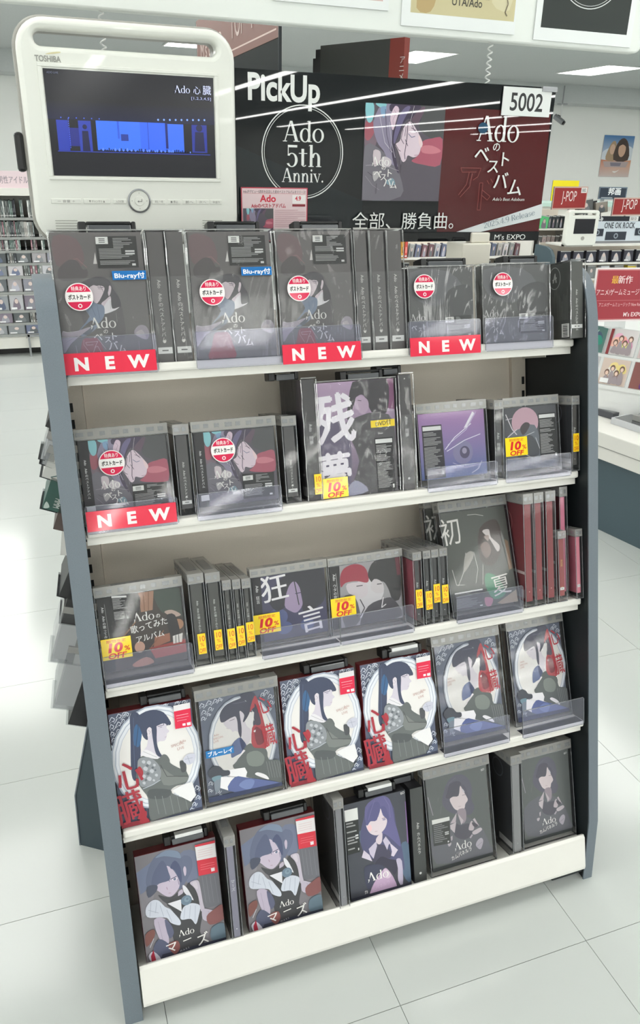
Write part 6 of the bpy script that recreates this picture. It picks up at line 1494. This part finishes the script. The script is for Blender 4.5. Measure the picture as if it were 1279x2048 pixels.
for q, (xx, ww, lb, sd) in enumerate([(.8415, .0225, 'tall dark red spine next to the leaning grey case, showing a ring on its side', 'red'), (.866, .0215, 'middle one of three tall dark red spines on the third shelf', 'red'), (.8925, .022, 'third tall dark red spine, left of the short red spine', 'red')]):
    item('C%d' % (q + 15), 'video_case', lb, 3, xx, .013, ww, .14, .227, lean=1.2, spine=RD, side=sd, keeper=.019, col=(104, 30, 38), cat='video case', group='tall dark red spines')
item('C18', 'video_case', 'tall pink spine near the right end of the third shelf', 3, .9395, .034, .0185, .13, .228, lean=1.2, spine=((206, 112, 140), (230, 160, 180), '', .006), side='red', keeper=.019, col=(150, 40, 60), cat='video case')
item('C19', 'cd_album', 'short red cd spine in front of the tall pink spine', 3, .919, .012, .0195, .02, .144, lean=2, spine=((140, 62, 62), (206, 170, 90), 'ROSE', .006, .1), keeper=.0145, col=(120, 46, 50))
item('C20', 'cd_album', 'short pink cd spine at the right end of the third shelf', 3, .9605, .012, .0165, .14, .143, lean=2, spine=((222, 128, 146), (240, 200, 205), '', .006, .1), keeper=.0145, col=(200, 110, 130))
# fourth shelf --------------------------------------------------------------
ob = dict(cat='video box', front='oval_box', col=(110, 28, 36), d=.024)
item('D1', 'video_box', 'white oval portrait box facing right at the left end of the fourth shelf', 4, .033, .022, .141, h=.203, lean=3.5, tags=[(.056, .078)], **ob)
item('D3', 'video_box', 'white oval portrait box facing right, between the blue labelled case and another box', 4, .337, .024, .146, h=.200, lean=5, tags=[(.05, .088)], **ob)
item('D4', 'video_box', 'white oval portrait box facing right in the middle right of the fourth shelf', 4, .492, .021, .147, h=.203, lean=4, tags=[(.05, .084, 1)], **ob)
oc = dict(cat='video case', front='oval_case', keeper=.019, col=(60, 56, 60), d=.022, pad=(.0065, .009, .007, .002))
item('D2', 'video_case', 'clear cased oval portrait facing left with a blue label on the fourth shelf', 4, .179, .018, .150, h=.219, lean=1.5, stickers=[('bd2', .0095, .093)], **oc)
item('D5', 'video_case', 'clear cased oval portrait facing left, behind the left holder of the fourth shelf', 4, .655, .030, .153, h=.222, lean=8.5, **oc)
item('D6', 'video_case', 'clear cased oval portrait facing left at the right end of the fourth shelf', 4, .832, .040, .138, h=.22, lean=9, **oc)
# bottom tray ---------------------------------------------------------------
gb = dict(cat='video box', front='grey_box', col=(96, 26, 34), d=.024)
item('E1', 'video_box', 'grey portrait box with frilled sleeves at the left end of the bottom tray', 5, .049, .030, .146, h=.202, lean=5, tags=[(.055, .08, 1)], **gb)
item('E3', 'video_box', 'grey portrait box with frilled sleeves, second from the left in the bottom tray', 5, .239, .030, .147, h=.205, lean=3.5, tags=[(.05, .086)], **gb)
item('E2', 'video_case', 'pale clear keeper spine between the two grey portrait boxes', 5, .203, .010, .0205, .15, .222, lean=-1, spine=((124, 122, 140), (220, 220, 228), 'マーズ', .008), keeper=.02, col=(60, 60, 66), cat='video case')
item('E4', 'video_case', 'clear keeper turned sideways with a dark side, left of the purple figure box', 5, .4135, .008, .0205, .145, .238, lean=.5, spine=((122, 122, 128), (150, 150, 156), '', .006), side='black', keeper=.02, col=(24, 26, 34), cat='video case')
item('E5', 'video_box', 'dark box with a purple haired figure in the bottom tray', 5, .445, .032, .131, .026, .202, lean=3, front='night_box', col=(40, 40, 46), tags=[(.035, .08, 1)], cat='video box')
item('E6', 'video_box', 'black box spine right of the purple figure box in the bottom tray', 5, .5815, .029, .0275, .14, .206, lean=1, spine=((58, 60, 60), (200, 200, 200), 'Ado　カムパネルラ', .008), col=(36, 36, 40), tags=[(-.035, .06)], cat='video box')
fc = dict(cat='video case', keeper=.02, col=(56, 58, 58), d=.024, pad=(.006, .010, .006, .002))
item('E7', 'video_case', 'grey figure video case with a text label in the bottom tray', 5, .6205, .030, .152, h=.228, lean=6, front='figure_case_label', **fc)
item('E8', 'video_case', 'clear keeper turned sideways between the two grey figure cases', 5, .803, .016, .026, .145, .23, lean=1, spine=((128, 128, 130), (150, 150, 150), '', .006), side='black', keeper=.02, col=(28, 30, 32), cat='video case')
item('E9', 'video_case', 'grey figure video case without a label at the right end of the bottom tray', 5, .8405, .034, .133, h=.217, lean=5, front='figure_case', **fc)

# ------------------------------------------------------------------ red NEW cards and clear holders on the shelf fronts
HB = {1: (.017, .061), 2: (.0095, .046), 3: (.0085, .055), 4: (.009, .06)}
def holder(x, row, label, w=.147):
    z, y = SHELF[row]; dz, h = HB[row]; t = thing('price_holder', label, 'holder', RACK @ T(x, y - .0022, z - dz))
    obj('front_plate', MB().prism(rrect(0, 0, w, h, .003, 3), 1, -.0012, 0).mesh('front_plate', [HOLD]), t)
    obj('shelf_hook', MB().box(.002, 0, dz - .0015, w - .002, .024, dz - .0009).mesh('shelf_hook', [HOLD]), t)
    rim = MB().box(.003, -.0016, 0, w - .003, .0002, .0009).box(.003, -.0016, h - .0008, w - .003, .0002, h).box(0, -.0016, .003, .0008, .0002, h - .003).box(w - .0008, -.0016, .003, w, .0002, h - .003)
    obj('rim', rim.mesh('rim', [CASEE]), t); return t
def m_new():
    w, h = .1425, .0325; a = Art(w, h); a.rect(0, 0, w, h, (222, 36, 62))
    for ch, cx in (('N', .027), ('E', .070), ('W', .116)): a.text(ch, cx, .0065, .0265, (236, 232, 232), 0, 3, 1.12, None, True)
    a.box(0, .0002, 0, w, .0008, h, (222, 36, 62)); return a.mesh('new_card', GLOSSP)
NEWM = m_new()
NEWH = {}
def new_card(x, row, label, up=.0, rz=0):
    z, y = SHELF[row]; o = obj('new_card', NEWM); o.matrix_world = RACK @ T(x, y - .0072, z - .0175 + up) @ RY(math.radians(rz)); tag(o, label, 'price card')
for x, row, lb, up in ((.0295, 1, 'red card with white capitals at the left end of the top shelf', .004), (.383, 1, 'red card with white capitals in the middle of the top shelf', 0), (.6205, 1, 'red card with white capitals at the right of the top shelf', 0), (.036, 2, 'red card with white capitals at the left end of the second shelf', .013)):
    new_card(x, row, lb, up); holder(x - .001, row, 'clear holder of the ' + lb.replace(' with white capitals', ''), .147)
for x, row, lb in ((.237, 1, 'empty clear holder under the middle grey box on the top shelf'), (.776, 1, 'empty clear holder at the right end of the top shelf'), (.213, 2, 'empty clear holder under the second profile picture cd'), (.640, 2, 'empty clear holder under the violet blue cd'), (.806, 2, 'empty clear holder under the pink moon cd'),
                   (.0345, 3, 'empty clear holder under the dark room cd'), (.302, 3, 'empty clear holder under the white brush character cd'), (.4495, 3, 'empty clear holder under the red and black cd'), (.687, 3, 'empty clear holder under the leaning tall grey case'),
                   (.6455, 4, 'empty clear holder at the left on the fourth shelf'), (.8235, 4, 'empty clear holder at the right end of the fourth shelf')):
    holder(x, row, lb, .148 if row != 2 else .148)

# ------------------------------------------------------------------ listening monitor
tv = thing('monitor', 'large ivory listening monitor with a blue concert on its screen', 'monitor', T(0, 0, 0))
Y = .50
plate('body', rrect(.0185, 1.279, .3655, 1.612, .045, 8), [rrect(.046, 1.572, .335, 1.594, .0105)], Y, Y + .035, TVW, tv, .008, 3)
plate('rim', rrect(.0135, 1.274, .3705, 1.617, .048, 8), [rrect(.046, 1.572, .335, 1.594, .0105)], Y + .024, Y + .055, TVR, tv, .003)
a = Art(.272, .155, .00005); w, h = .272, .155
a.rect(0, 0, w, h, (3, 3, 10))
for x0, z0, x1, z1, c in ((.015, .045, .06, .072, (16, 24, 110)), (.074, .040, .145, .084, (40, 96, 236)), (.145, .040, .188, .084, (34, 84, 228)), (.188, .040, .218, .083, (40, 92, 232)), (.232, .040, .258, .083, (20, 34, 130)), (.012, .038, .030, .083, (20, 40, 150)), (.046, .038, .066, .083, (26, 44, 150))): a.rect(x0, z0, x1, z1, c)
a.add([(0, a.y - .00005, .084), (w, a.y - .00005, .084), (w, a.y - .00005, .112), (0, a.y - .00005, .112)], [(0, 1, 2, 3)], ((4, 7, 38), (4, 7, 38), (3, 3, 10), (3, 3, 10))); a.nl()
for x0, z0, rx, rz in ((.245, .066, .009, .012), (.056, .062, .006, .010)): a.ell(x0, z0 + .012, rx * .6, rx * .6, (8, 10, 50)); a.poly([(x0 - rx, z0 - .024), (x0 + rx, z0 - .024), (x0 + rx * .8, z0 + .006), (x0 - rx * .8, z0 + .006)], (8, 10, 50))
a.rect(.113, .055, .125, .065, (18, 40, 130)); a.rect(.108, .058, .111, .084, (28, 70, 200)); a.rect(.187, .045, .191, .084, (10, 20, 90)); a.line([(.158, .04), (.158, .084)], .001, (20, 50, 170))
for k in range(9): a.ell(.176 + .0098 * k, .0885 + .0003 * k, .0016, .0016, (120, 160, 255), 8)
for k in range(6): a.ell(.02 + .012 * k, .0865, .001, .001, (60, 90, 220), 8)
for k in range(14): a.rect(.030 + .0005, .042 + .0032 * k, .0315, .044 + .0032 * k, (60, 90, 230)) if k % 1 == 0 else None
rr = random.Random(4)
for k in range(46): x = .078 + .0033 * k; a.rect(x, .039, x + .0018, .041 + .003 * rr.random(), rr.choice([(6, 8, 40), (90, 130, 250), (6, 8, 40)]))
a.rect(.01, .0365, .262, .0375, (30, 50, 170)); a.didone('@do', .206, .130, .0145, (196, 204, 240)); a.text('心', .236, .130, .013, (196, 204, 240)); a.text('臓', .252, .130, .015, (196, 204, 240)); a.text('[1,2,3,4,5]', .232, .121, .0055, (150, 160, 210), fit=.034); a.text('ADO LIVE', .005, .148, .004, (90, 96, 120))
s = a.build('screen', SCREEN, tv); s.location = (.055, Y - .0006, 1.386)
for bxx in ((.047, 1.3795, .335, 1.3845), (.047, 1.5435, .335, 1.5485), (.047, 1.3845, .0535, 1.5435), (.3285, 1.3845, .335, 1.5435)): MB().box(bxx[0], Y - .0022, bxx[1], bxx[2], Y + .002, bxx[3]).build('screen_bezel', TVW, tv, .0008)
a = Art(.1, .02, .00003); a.text('TOSHIBA', 0, 0, .0115, (138, 138, 132), 0, 2, 1, .039); a.build('maker_lettering', PRINT, tv, 0, (.045, Y - .0004, 1.5505))
a = Art(.1, .02, .00003); a.smooth([(.0, .0), (.01, .003), (.022, .0045), (.023, .003), (.012, .001)], (206, 196, 150)); a.build('maker_swoosh', PRINT, tv, 0, (.061, Y - .0004, 1.5605))
rg = MB(); n = 28
for k in range(n):
    a0, a1 = 2*math.pi*k/n, 2*math.pi*(k+1)/n
    P = lambda r_, a_, y_: (.191 + r_ * math.cos(a_), y_, 1.348 + r_ * math.sin(a_))
    rg.add([P(.0195, a0, Y-.002), P(.0195, a1, Y-.002), P(.0172, a1, Y-.003), P(.0172, a0, Y-.003), P(.0172, a0, Y+.001), P(.0172, a1, Y+.001), P(.0195, a0, Y+.001), P(.0195, a1, Y+.001)], [(0,1,2,3),(3,2,5,4),(1,0,6,7)])
rg.build('dial_ring', STEEL, tv)
MB().prism([(.191 + .0168*math.cos(2*math.pi*k/24), 1.348 + .0168*math.sin(2*math.pi*k/24)) for k in range(24)], 1, Y - .0016, Y + .002).build('dial', TVW, tv, .0005)
MB().prism([(.191 + .008*math.cos(2*math.pi*k/20), 1.348 + .008*math.sin(2*math.pi*k/20)) for k in range(20)], 1, Y - .0026, Y).build('dial_centre', TVW, tv, .0004)
a = Art(.04, .04, .00003)
a.line([(.004, .003), (.004, -.001), (-.003, -.001)], .001, (120, 120, 118)); a.poly([(-.0035, -.001), (-.001, .001), (-.001, -.003)], (120, 120, 118))
for dx, dz in ((0, .0125), (0, -.0125), (.0125, 0), (-.0125, 0)): a.ell(dx, dz, .0008, .0008, (150, 150, 146), 6)
a.build('dial_marks', PRINT, tv, 0, (.191, Y - .0028, 1.348))
for x0, x1, tx in ((.046, .094, 'ー 音量 ＋'), (.098, .142, '▼ チャンネル ▲'), (.147, .169, '入力切換'), (.213, .236, '再生／一時'), (.240, .262, '■ 停止'), (.266, .289, '前へ'), (.290, .312, '次へ'), (.315, .336, '早送り')):
    q = MB().box(x0, Y - .0011, 1.343, x1, Y + .001, 1.3505).build('button', TVW, tv, .0006)
    a = Art(x1 - x0, .0075, .00003); a.text(tx, (x1-x0)/2, .002, .0045, (120, 120, 116), 0, 0, 1, (x1-x0) * .6, True); a.build('button_lettering', PRINT, q, 0, (x0, Y - .0013, 1.343))
for x0, x1 in ((.049, .085), (.300, .336)):
    for k in range(7): MB().box(x0, Y - .0006, 1.3155 - .0042 * k, x1, Y + .001, 1.3165 - .0042 * k).build('speaker_slit', mat('slit_grey', (150, 150, 142), .6), tv)
MB().box(.15, Y + .05, 1.10, .23, Y + .075, 1.42).build('mount_post', BLACK, tv)
o = MB().box(-.0, Y + .02, 1.39, .014, Y + .04, 1.45).build('side_knob', BLACK, tv, .005)

# ------------------------------------------------------------------ black header sign
SX, SZ, SW, SH = .372, 1.274, .655, .287
hs = thing('header_sign', 'large black and dark red acrylic header sign above the rack', 'sign', T(SX, .53, SZ))
MB().box(0, 0, 0, SW, .005, SH).build('panel', mat('black_acrylic', (22, 24, 27), .05, spec=.55), hs)
a = Art(SW, SH, .00004); a.y = -.0002; px = lambda x: x - SX; pz = lambda z: z - SZ; LT = (226, 228, 226)
a.rect(0, 0, SW, SH, (13, 15, 17))
a.poly([(px(.786), pz(1.292)), (px(1.029), pz(1.292)), (px(1.022), pz(1.516)), (px(.782), pz(1.518))], (70, 24, 26))
a.poly([(0, pz(1.44)), (px(.62), pz(1.35)), (px(.62), pz(1.298)), (0, pz(1.30))], (18, 23, 26))
a.text('PickUp', px(.393), pz(1.5145), .0585, LT, 0, 2, 1, .136)
for r_ in (.079, .0745): a.polys([[(x, z) for x, z in q] for q in ring(px(.498), pz(1.431), r_, r_, .0018 if r_ > .076 else .0008, .0018 if r_ > .076 else .0008, n=60)], LT)
a.didone('Ado', px(.459), pz(1.449), .047, LT, .080); a.didone('5th', px(.464), pz(1.4075), .050, LT, .072); a.didone('Anniv.', px(.457), pz(1.381), .033, LT, .083)
px0, pz0, pw, ph = px(.618), pz(1.350), .166, .168
sub = Art(pw, ph, .00004); run_art(sub, [o for o in ART['album_cd'] if not (o[0] in 'vi' or (o[0] == 'p' and o[1] in ((36, 34, 36), (225, 225, 225))))], lambda u: max(0, min(100, (u - 11) / .89)))
a.nl(); a.add([(p[0] + px0, p[1] + a.y, p[2] + pz0) for p in sub.v], [], None); n0 = len(a.v) - len(sub.v)
for f, c in zip(sub.f, sub.c): a.f.append([n0 + i for i in f]); a.c.append(c); a.mi.append(0)
a.y -= .0022
a.poly([(px(.829), pz(1.292)), (px(.885), pz(1.2915)), (px(1.029), pz(1.319)), (px(1.0275), pz(1.347))], (205, 210, 212)); a.didone('2025.4.9 Release', px(.893), pz(1.2985), .0155, (110, 124, 134), .122, 12.5)
a.didone('Ado', px(.856), pz(1.461), .062, LT, .096); a.ell(px(.868), pz(1.484), .011, .010, (30, 64, 90))
a.text('の', px(.893), pz(1.4445), .019, LT, 0, 1); a.text('ベ', px(.853), pz(1.424), .036, LT, 0, 1); a.text('ト', px(.908), pz(1.418), .031, LT, 0, 1); a.text('ス', px(.884), pz(1.405), .030, LT, 0, 1); a.text('バ', px(.902), pz(1.376), .036, LT, 0, 1); a.text('ム', px(.936), pz(1.364), .037, LT, 0, 1)
for pts in ([(.826,1.412),(.872,1.412),(.866,1.396),(.856,1.39)], [(.826,1.412),(.83,1.404),(.862,1.405)], [(.846,1.404),(.842,1.382),(.826,1.362)], [(.853,1.402),(.85,1.378),(.830,1.358)], [(.872,1.385),(.872,1.334),(.879,1.334),(.879,1.385),(.872,1.385)], [(.879,1.372),(.899,1.36),(.893,1.353),(.879,1.362)], [(.888,1.39),(.894,1.383)], [(.896,1.393),(.902,1.386)]):
    a.line([(px(x), pz(z)) for x, z in pts], .0011, (128, 60, 58))
a.text("Ado's Best Adobum", px(.905), pz(1.352), .0085, LT, 0, 0, 1, .076, False, .2)
a.rect(0, 0, SW, pz(1.2915), (10, 11, 13)); a.text("M's EXPO", px(.918), pz(1.2765), .0145, LT, 0, 0, 1, .076)
a.text('全部、勝負曲。', px(.598), pz(1.3005), .034, LT, 0, 0, 1, .222)
a.build('sign_print', attr_mat('sign_gloss', 0, .012, .32), hs)
a = Art(.11, .05, .00004); a.rect(0, 0, .11, .05, (222, 225, 224)); a.text('5002', .016, .0095, .044, (30, 30, 32), 0, 1, 1, .076); a.box(0, .0002, 0, .11, .0012, .05, (215, 215, 215))
a.build('number_plate', PRINT, hs, 0, (px(.905), -.0045, pz(1.508)))
MB().box(px(.992), -.0065, pz(1.553), px(1.026), .008, pz(1.562)).build('corner_clip', STEEL, hs)
m = MB().box(px(.838), -.02, -.047, px(.905), .05, -.003).box(px(.862), -.012, -.003, px(.905), .016, .017).box(px(.84), .02, -.14, px(.90), .06, -.047)  # small upper block gives a bright glare on the sign a solid shape
m.build('stand_and_glare', mat('cream_stand', (222, 218, 206), .35), hs, .003)
MB().box(px(.42), .006, -.19, px(.46), .02, .06).build('stand_post', SHEET, hs)
# pop card in front of it
W2, H2 = .128, .094
a = Art(W2, H2, .00004); a.rect(0, 0, W2, H2, (176, 44, 62)); a.rect(.0018, .0018, W2 - .0018, H2 - .0018, (222, 196, 200))
a.text('Adoがデビュー5周年を記念した初のベストアルバムをリリース!', .004, H2 - .0095, .0058, (70, 50, 54), 0, 1, 1, W2 - .008); a.rect(.004, H2 - .0108, W2 - .004, H2 - .0104, (176, 44, 62))
a.text('Ado', .036, H2 - .0245, .0165, (196, 30, 52), 0, 2, 1, .030); a.text('Adoのベストアドバム', .019, H2 - .0345, .0085, (170, 40, 56), 0, 2, 1, .066)
a.rect(.098, H2 - .0275, .1235, H2 - .0125, (238, 230, 230)); a.text('4.9', .1035, H2 - .022, .0105, (196, 30, 52), 0, 2, .9); a.rect(.098, H2 - .0325, .1235, H2 - .0285, (120, 30, 40))
sub = Art(.058, .056, .00003); run_art(sub, [o for o in ART['album_cd'] if o[0] in 'rsel'][:14]); a.nl(); n0 = len(a.v); a.v += [(p[0] + .003, p[1] + a.y, p[2] + .002) for p in sub.v]
for f, c in zip(sub.f, sub.c): a.f.append([n0 + i for i in f]); a.c.append(c); a.mi.append(0)
for k in range(9): a.rect(.064, H2 - .0395 - .0035 * k, .064 + (.06 if k % 4 else .045), H2 - .0383 - .0035 * k, (190, 150, 156))
a.rect(.064, .002, .1255, .022, (232, 214, 216)); a.rect(.066, .012, .09, .0125, (120, 60, 70)); a.poly([(.10, .022), (.12, .022), (.122, .035), (.098, .033)], (120, 110, 116))
a.box(0, .0003, 0, W2, .001, H2, (222, 200, 204))
o = a.build('pop_card', PRINT); o.location = (.3775, .5225, 1.2775); tag(o, 'small pink pop card with red lettering at the lower left of the black header sign', 'card')

# ------------------------------------------------------------------ white overhead board with posters, cords
o = plate('overhead_board', rrect(-.9, 1.641, 1.275, 2.25, .018), [], .60, .625, mat('board_white', (234, 238, 234), .5), None, .004); tag(o, 'big white overhead board with posters above the rack', 'board')
for x in (-.4, .9): MB().box(x, .608, 2.249, x + .01, .618, 2.748).build('hanger_rod', STEEL, o)
def poster(x, z, w, h, label, fn, mg=.012):
    a = Art(w, h, .0001); a.rect(0, 0, w, h, (232, 236, 236)); fn(a); a.box(0, .0002, 0, w, .002, h, (228, 230, 230)); o = a.build('poster', PRINT); o.location = (x, .5975, z); tag(o, label, 'poster')
def p_gold(a):
    w, h = a.w, a.h; a.rect(.018, .022, w - .004, h - .01, (196, 186, 142)); a.smooth([(.03, .03), (.06, .026), (.07, .06), (.04, .08)], (176, 150, 100)); a.smooth([(.19, .05), (.23, .04), (.235, .1), (.2, .1)], (206, 198, 160))
    a.text('UTA/Ado', .103, .040, .019, (60, 58, 50), 0, 1, 1, .066); a.text('の', .087, .066, .022, (60, 58, 50), 0, 1); a.text('元', .145, .058, .045, (50, 48, 44), 0, 3)
    a.line([(.226, .03), (.221, .036), (.226, .05), (.222, .062), (.228, .064)], .002, (110, 100, 80))
def p_ring(a):
    w, h = a.w, a.h; a.rect(.014, .022, w - .014, h - .014, (30, 36, 34))
    for r_ in (.083, .078): a.polys(ring(w * .5, .143, r_, r_, .0016 if r_ > .08 else .0008, .0016 if r_ > .08 else .0008, n=60), (224, 228, 228))
    a.didone('Ado', w*.5 - .04, .165, .047, (224, 228, 228), .08); a.didone('5th', w*.5 - .036, .122, .05, (224, 228, 228), .072); a.didone('Anniv.', w*.5 - .042, .094, .033, (224, 228, 228), .083)
def p_rose(a): a.rect(.012, .014, a.w - .012, a.h - .014, (206, 176, 172)); a.smooth([(.03, .03), (.1, .04), (.11, .15), (.04, .14)], (188, 140, 136))
poster(.712, 1.655, .247, .33, 'aged gold poster hanging on the white overhead board', p_gold)
poster(1.004, 1.650, .238, .33, 'black poster with a white double ring on the overhead board', p_ring)
poster(.46, 1.676, .225, .3, 'pale rose poster of which only the lower edge shows on the overhead board', p_rose)
def cord(name, x, y, z0, z1, label):
    pts = []; n = 10 * 30; 
    turns = (z1 - z0) / .0125
    for k in range(int(turns * 12) + 1):
        t = k / (turns * 12); pts.append((x + .0042 * math.cos(2*math.pi*turns*t), y + .0042 * math.sin(2*math.pi*turns*t), z0 + (z1 - z0) * t))
    o = MB().tube(pts, .0016, 5).build(name, PAPER); 
    for p in o.data.polygons: p.use_smooth = True
    tag(o, label, 'cord')
cord('coiled_cord', .163, .612, 1.45, 1.643, 'white coiled cord behind the ivory monitor'); cord('coiled_cord', .917, .612, 1.50, 1.643, 'white coiled cord hanging above the numbered corner of the header sign')
# toppers of the racks behind
a = Art(1.0, .16, .0003); a.rect(0, 0, 1.0, .16, (112, 66, 56)); a.rect(.02, .018, .98, .022, (214, 186, 176)); a.text("M's EXPO", .06, .035, .075, (214, 190, 182), 0, 0, 1, .33); a.text('TOP', .5, .05, .11, (200, 176, 168), 0, 0, .8); a.text('POP', .74, .05, .11, (200, 176, 168), 0, 0, .8); a.line([(.02, .02), (.012, .05), (.012, .15)], .003, (214, 186, 176))
t = thing('rack_topper', 'brown printed acrylic topper sign seen edge on behind the monitor', 'sign', T(.655, 2.22, 1.0) @ RZ(-math.pi / 2))
a.build('print', PRINT, t, 0, (.02, 0, .70)); MB().box(0, .001, .46, 1.02, .006, .86).build('clear_sheet', SHEET, t); MB().box(1.0185, -.001, .46, 1.022, .007, .86).build('sheet_edge', mat('acrylic_edge', (46, 50, 56), .2), t); MB().box(.5, .001, -1.0, .54, .03, .47).build('post', STEEL, t)
t = thing('display_board', 'dark upright board with a red stripe standing behind the header sign', 'board', T(.862, 1.47, 0) @ RZ(math.atan2(-.27, .14)))
MB().box(0, 0, 1.47, .255, .02, 1.722).build('board_face', mat('board_dark', (52, 55, 52), .5, grain=.15), t); MB().box(.255, -.001, 1.47, .304, .021, 1.722).build('red_stripe', mat('board_red', (126, 44, 34), .5), t)
a = Art(.02, .2, .0003); a.vtext('アニメ', .0, .15, .02, (214, 206, 200)); a.build('stripe_lettering', PRINT, t, 0, (.3, -.0014, 1.53))
for k in range(2): MB().box(-.03 - .022 * k, .012 + .012 * k, 1.47, -.01 - .022 * k, .03 + .012 * k, 1.715 - .02 * k).build('back_leaf', BLACK, t)
MB().box(-.054, .02, 1.46, .30, .034, 1.47).build('shoe', BLACK, t); MB().box(.12, .005, 0, .16, .035, 1.47).build('post', BLACK, t)

# ------------------------------------------------------------------ ends of the stock on the left side of the second rack
ex = Vector((math.cos(math.radians(-95)), math.sin(math.radians(-95)), 0)); ey = Vector((-math.sin(math.radians(-95)), math.cos(math.radians(-95)), 0)); A0 = Vector((-.047, .425, 0)) - ex * .03
ENDS = [('black', 0.043, 0.986, 0.036, 0.973, 0.042, 0.969, 'small black case corner, topmost of the column behind the left panel'), ('clear', 0.04, 0.964, 0.02, 0.913, 0.034, 0.908, 'upper one of three clear case ends behind the left panel'), ('clear', 0.038, 0.938, 0.02, 0.904, 0.029, 0.899, 'middle one of three clear case ends behind the left panel'), ('white', 0.041, 0.931, 0.017, 0.879, 0.04, 0.871, 'white clear case end just above the green one'), ('green', 0.033, 0.876, 0.009, 0.816, 0.037, 0.807, 'dark green case end with white lettering behind the left panel'), ('brown', 0.041, 0.819, 0.023, 0.772, 0.034, 0.768, 'brown case end under the green one'), ('white', 0.037, 0.765, 0.029, 0.715, 0.04, 0.708, 'pale case end under the brown one'), ('black', 0.046, 0.691, 0.016, 0.628, 0.027, 0.623, 'thin black case end half way down the left side'), ('black', 0.042, 0.653, 0.012, 0.565, 0.018, 0.559, 'black spine with white kana half way down the left side'), ('clear', 0.021, 0.602, -0.019, 0.478, 0.015, 0.463, 'upper one of the two big clear case ends at the left'), ('clear', 0.02, 0.508, -0.028, 0.363, 0.013, 0.342, 'lower one of the two big clear case ends at the left'), ('black', 0.042, 0.433, -0.003, 0.316, 0.042, 0.305, 'lowest black case end with white characters behind the left panel')]
CM = {'black': mat('end_black', (40, 40, 42), .4), 'clear': PAPER, 'white': mat('end_white', (210, 210, 206), .4), 'green': mat('end_green', (46, 84, 76), .35), 'brown': mat('end_brown', (84, 70, 66), .4)}
for k, (c, y1, z1, y0, z0, y2, z2, lb) in enumerate(ENDS):
    BL = A0 + ey * y0 + Vector((0, 0, z0)); TL = A0 + ey * y1 + Vector((0, 0, z1)); BR = A0 + ey * y2 + Vector((0, 0, z2))
    up = TL - BL; rt = (BR - BL); n = up.normalized(); rt = ey - n * ey.dot(n); rt.normalize()
    wd = max((BR - BL).length * 1.2, .03 if c != 'clear' else .024); hgt = up.length
    M = Matrix(((rt.x, -ex.x, n.x, BL.x), (rt.y, -ex.y, n.y, BL.y), (rt.z, -ex.z, n.z, BL.z), (0, 0, 0, 1)))
    off = .0008 * k
    t = thing('end_case', lb, 'cd case', M @ T(off, 0, 0))
    if c == 'clear':
        MB().box(.004, .004, .006, wd - .004, .13, hgt - .018).build('inner_card', PAPER, t); MB().box(0, 0, 0, wd, .135, hgt).build('shell', CASEE, t); MB().box(-.0004, -.0006, hgt - .014, wd, .135, hgt + .0006).build('lock_band', BAND, t)
    else:
        MB().box(0, 0, 0, wd, .135, hgt).build('package', CM[c], t)
        a = Art(wd, hgt)
        if c == 'green': a.text('MMM', wd * .5, hgt * .42, .017, (214, 220, 216), -90, 0, 1, hgt * .3); a.smooth([(.002, .002), (.012, .006), (.004, .016)], (190, 204, 198)); a.smooth([(wd*.7, hgt*.85), (wd*.95, hgt*.78), (wd*.9, hgt*.98)], (190, 204, 198))
        elif k == 8: a.text('ロアニ', wd * .25, hgt * .75, .014, (220, 220, 220), -70, 1)
        elif k == 7: a.text('マロー', wd * .6, hgt * .9, .009, (220, 220, 220), -80, 1)
        elif k == 11: a.text('徳田皓史', wd * .45, hgt * .86, .0165, (206, 206, 204), -76, 2)
        elif k == 3: a.line([(wd*.5, .004), (wd*.9, .012)], .002, (60, 90, 90))
        else: continue
        a.build('lettering', PRINT, t)
    MB().box(-.004, .0, -.0022, .24, .1, -.0006).build('ledge', SHEET, t)
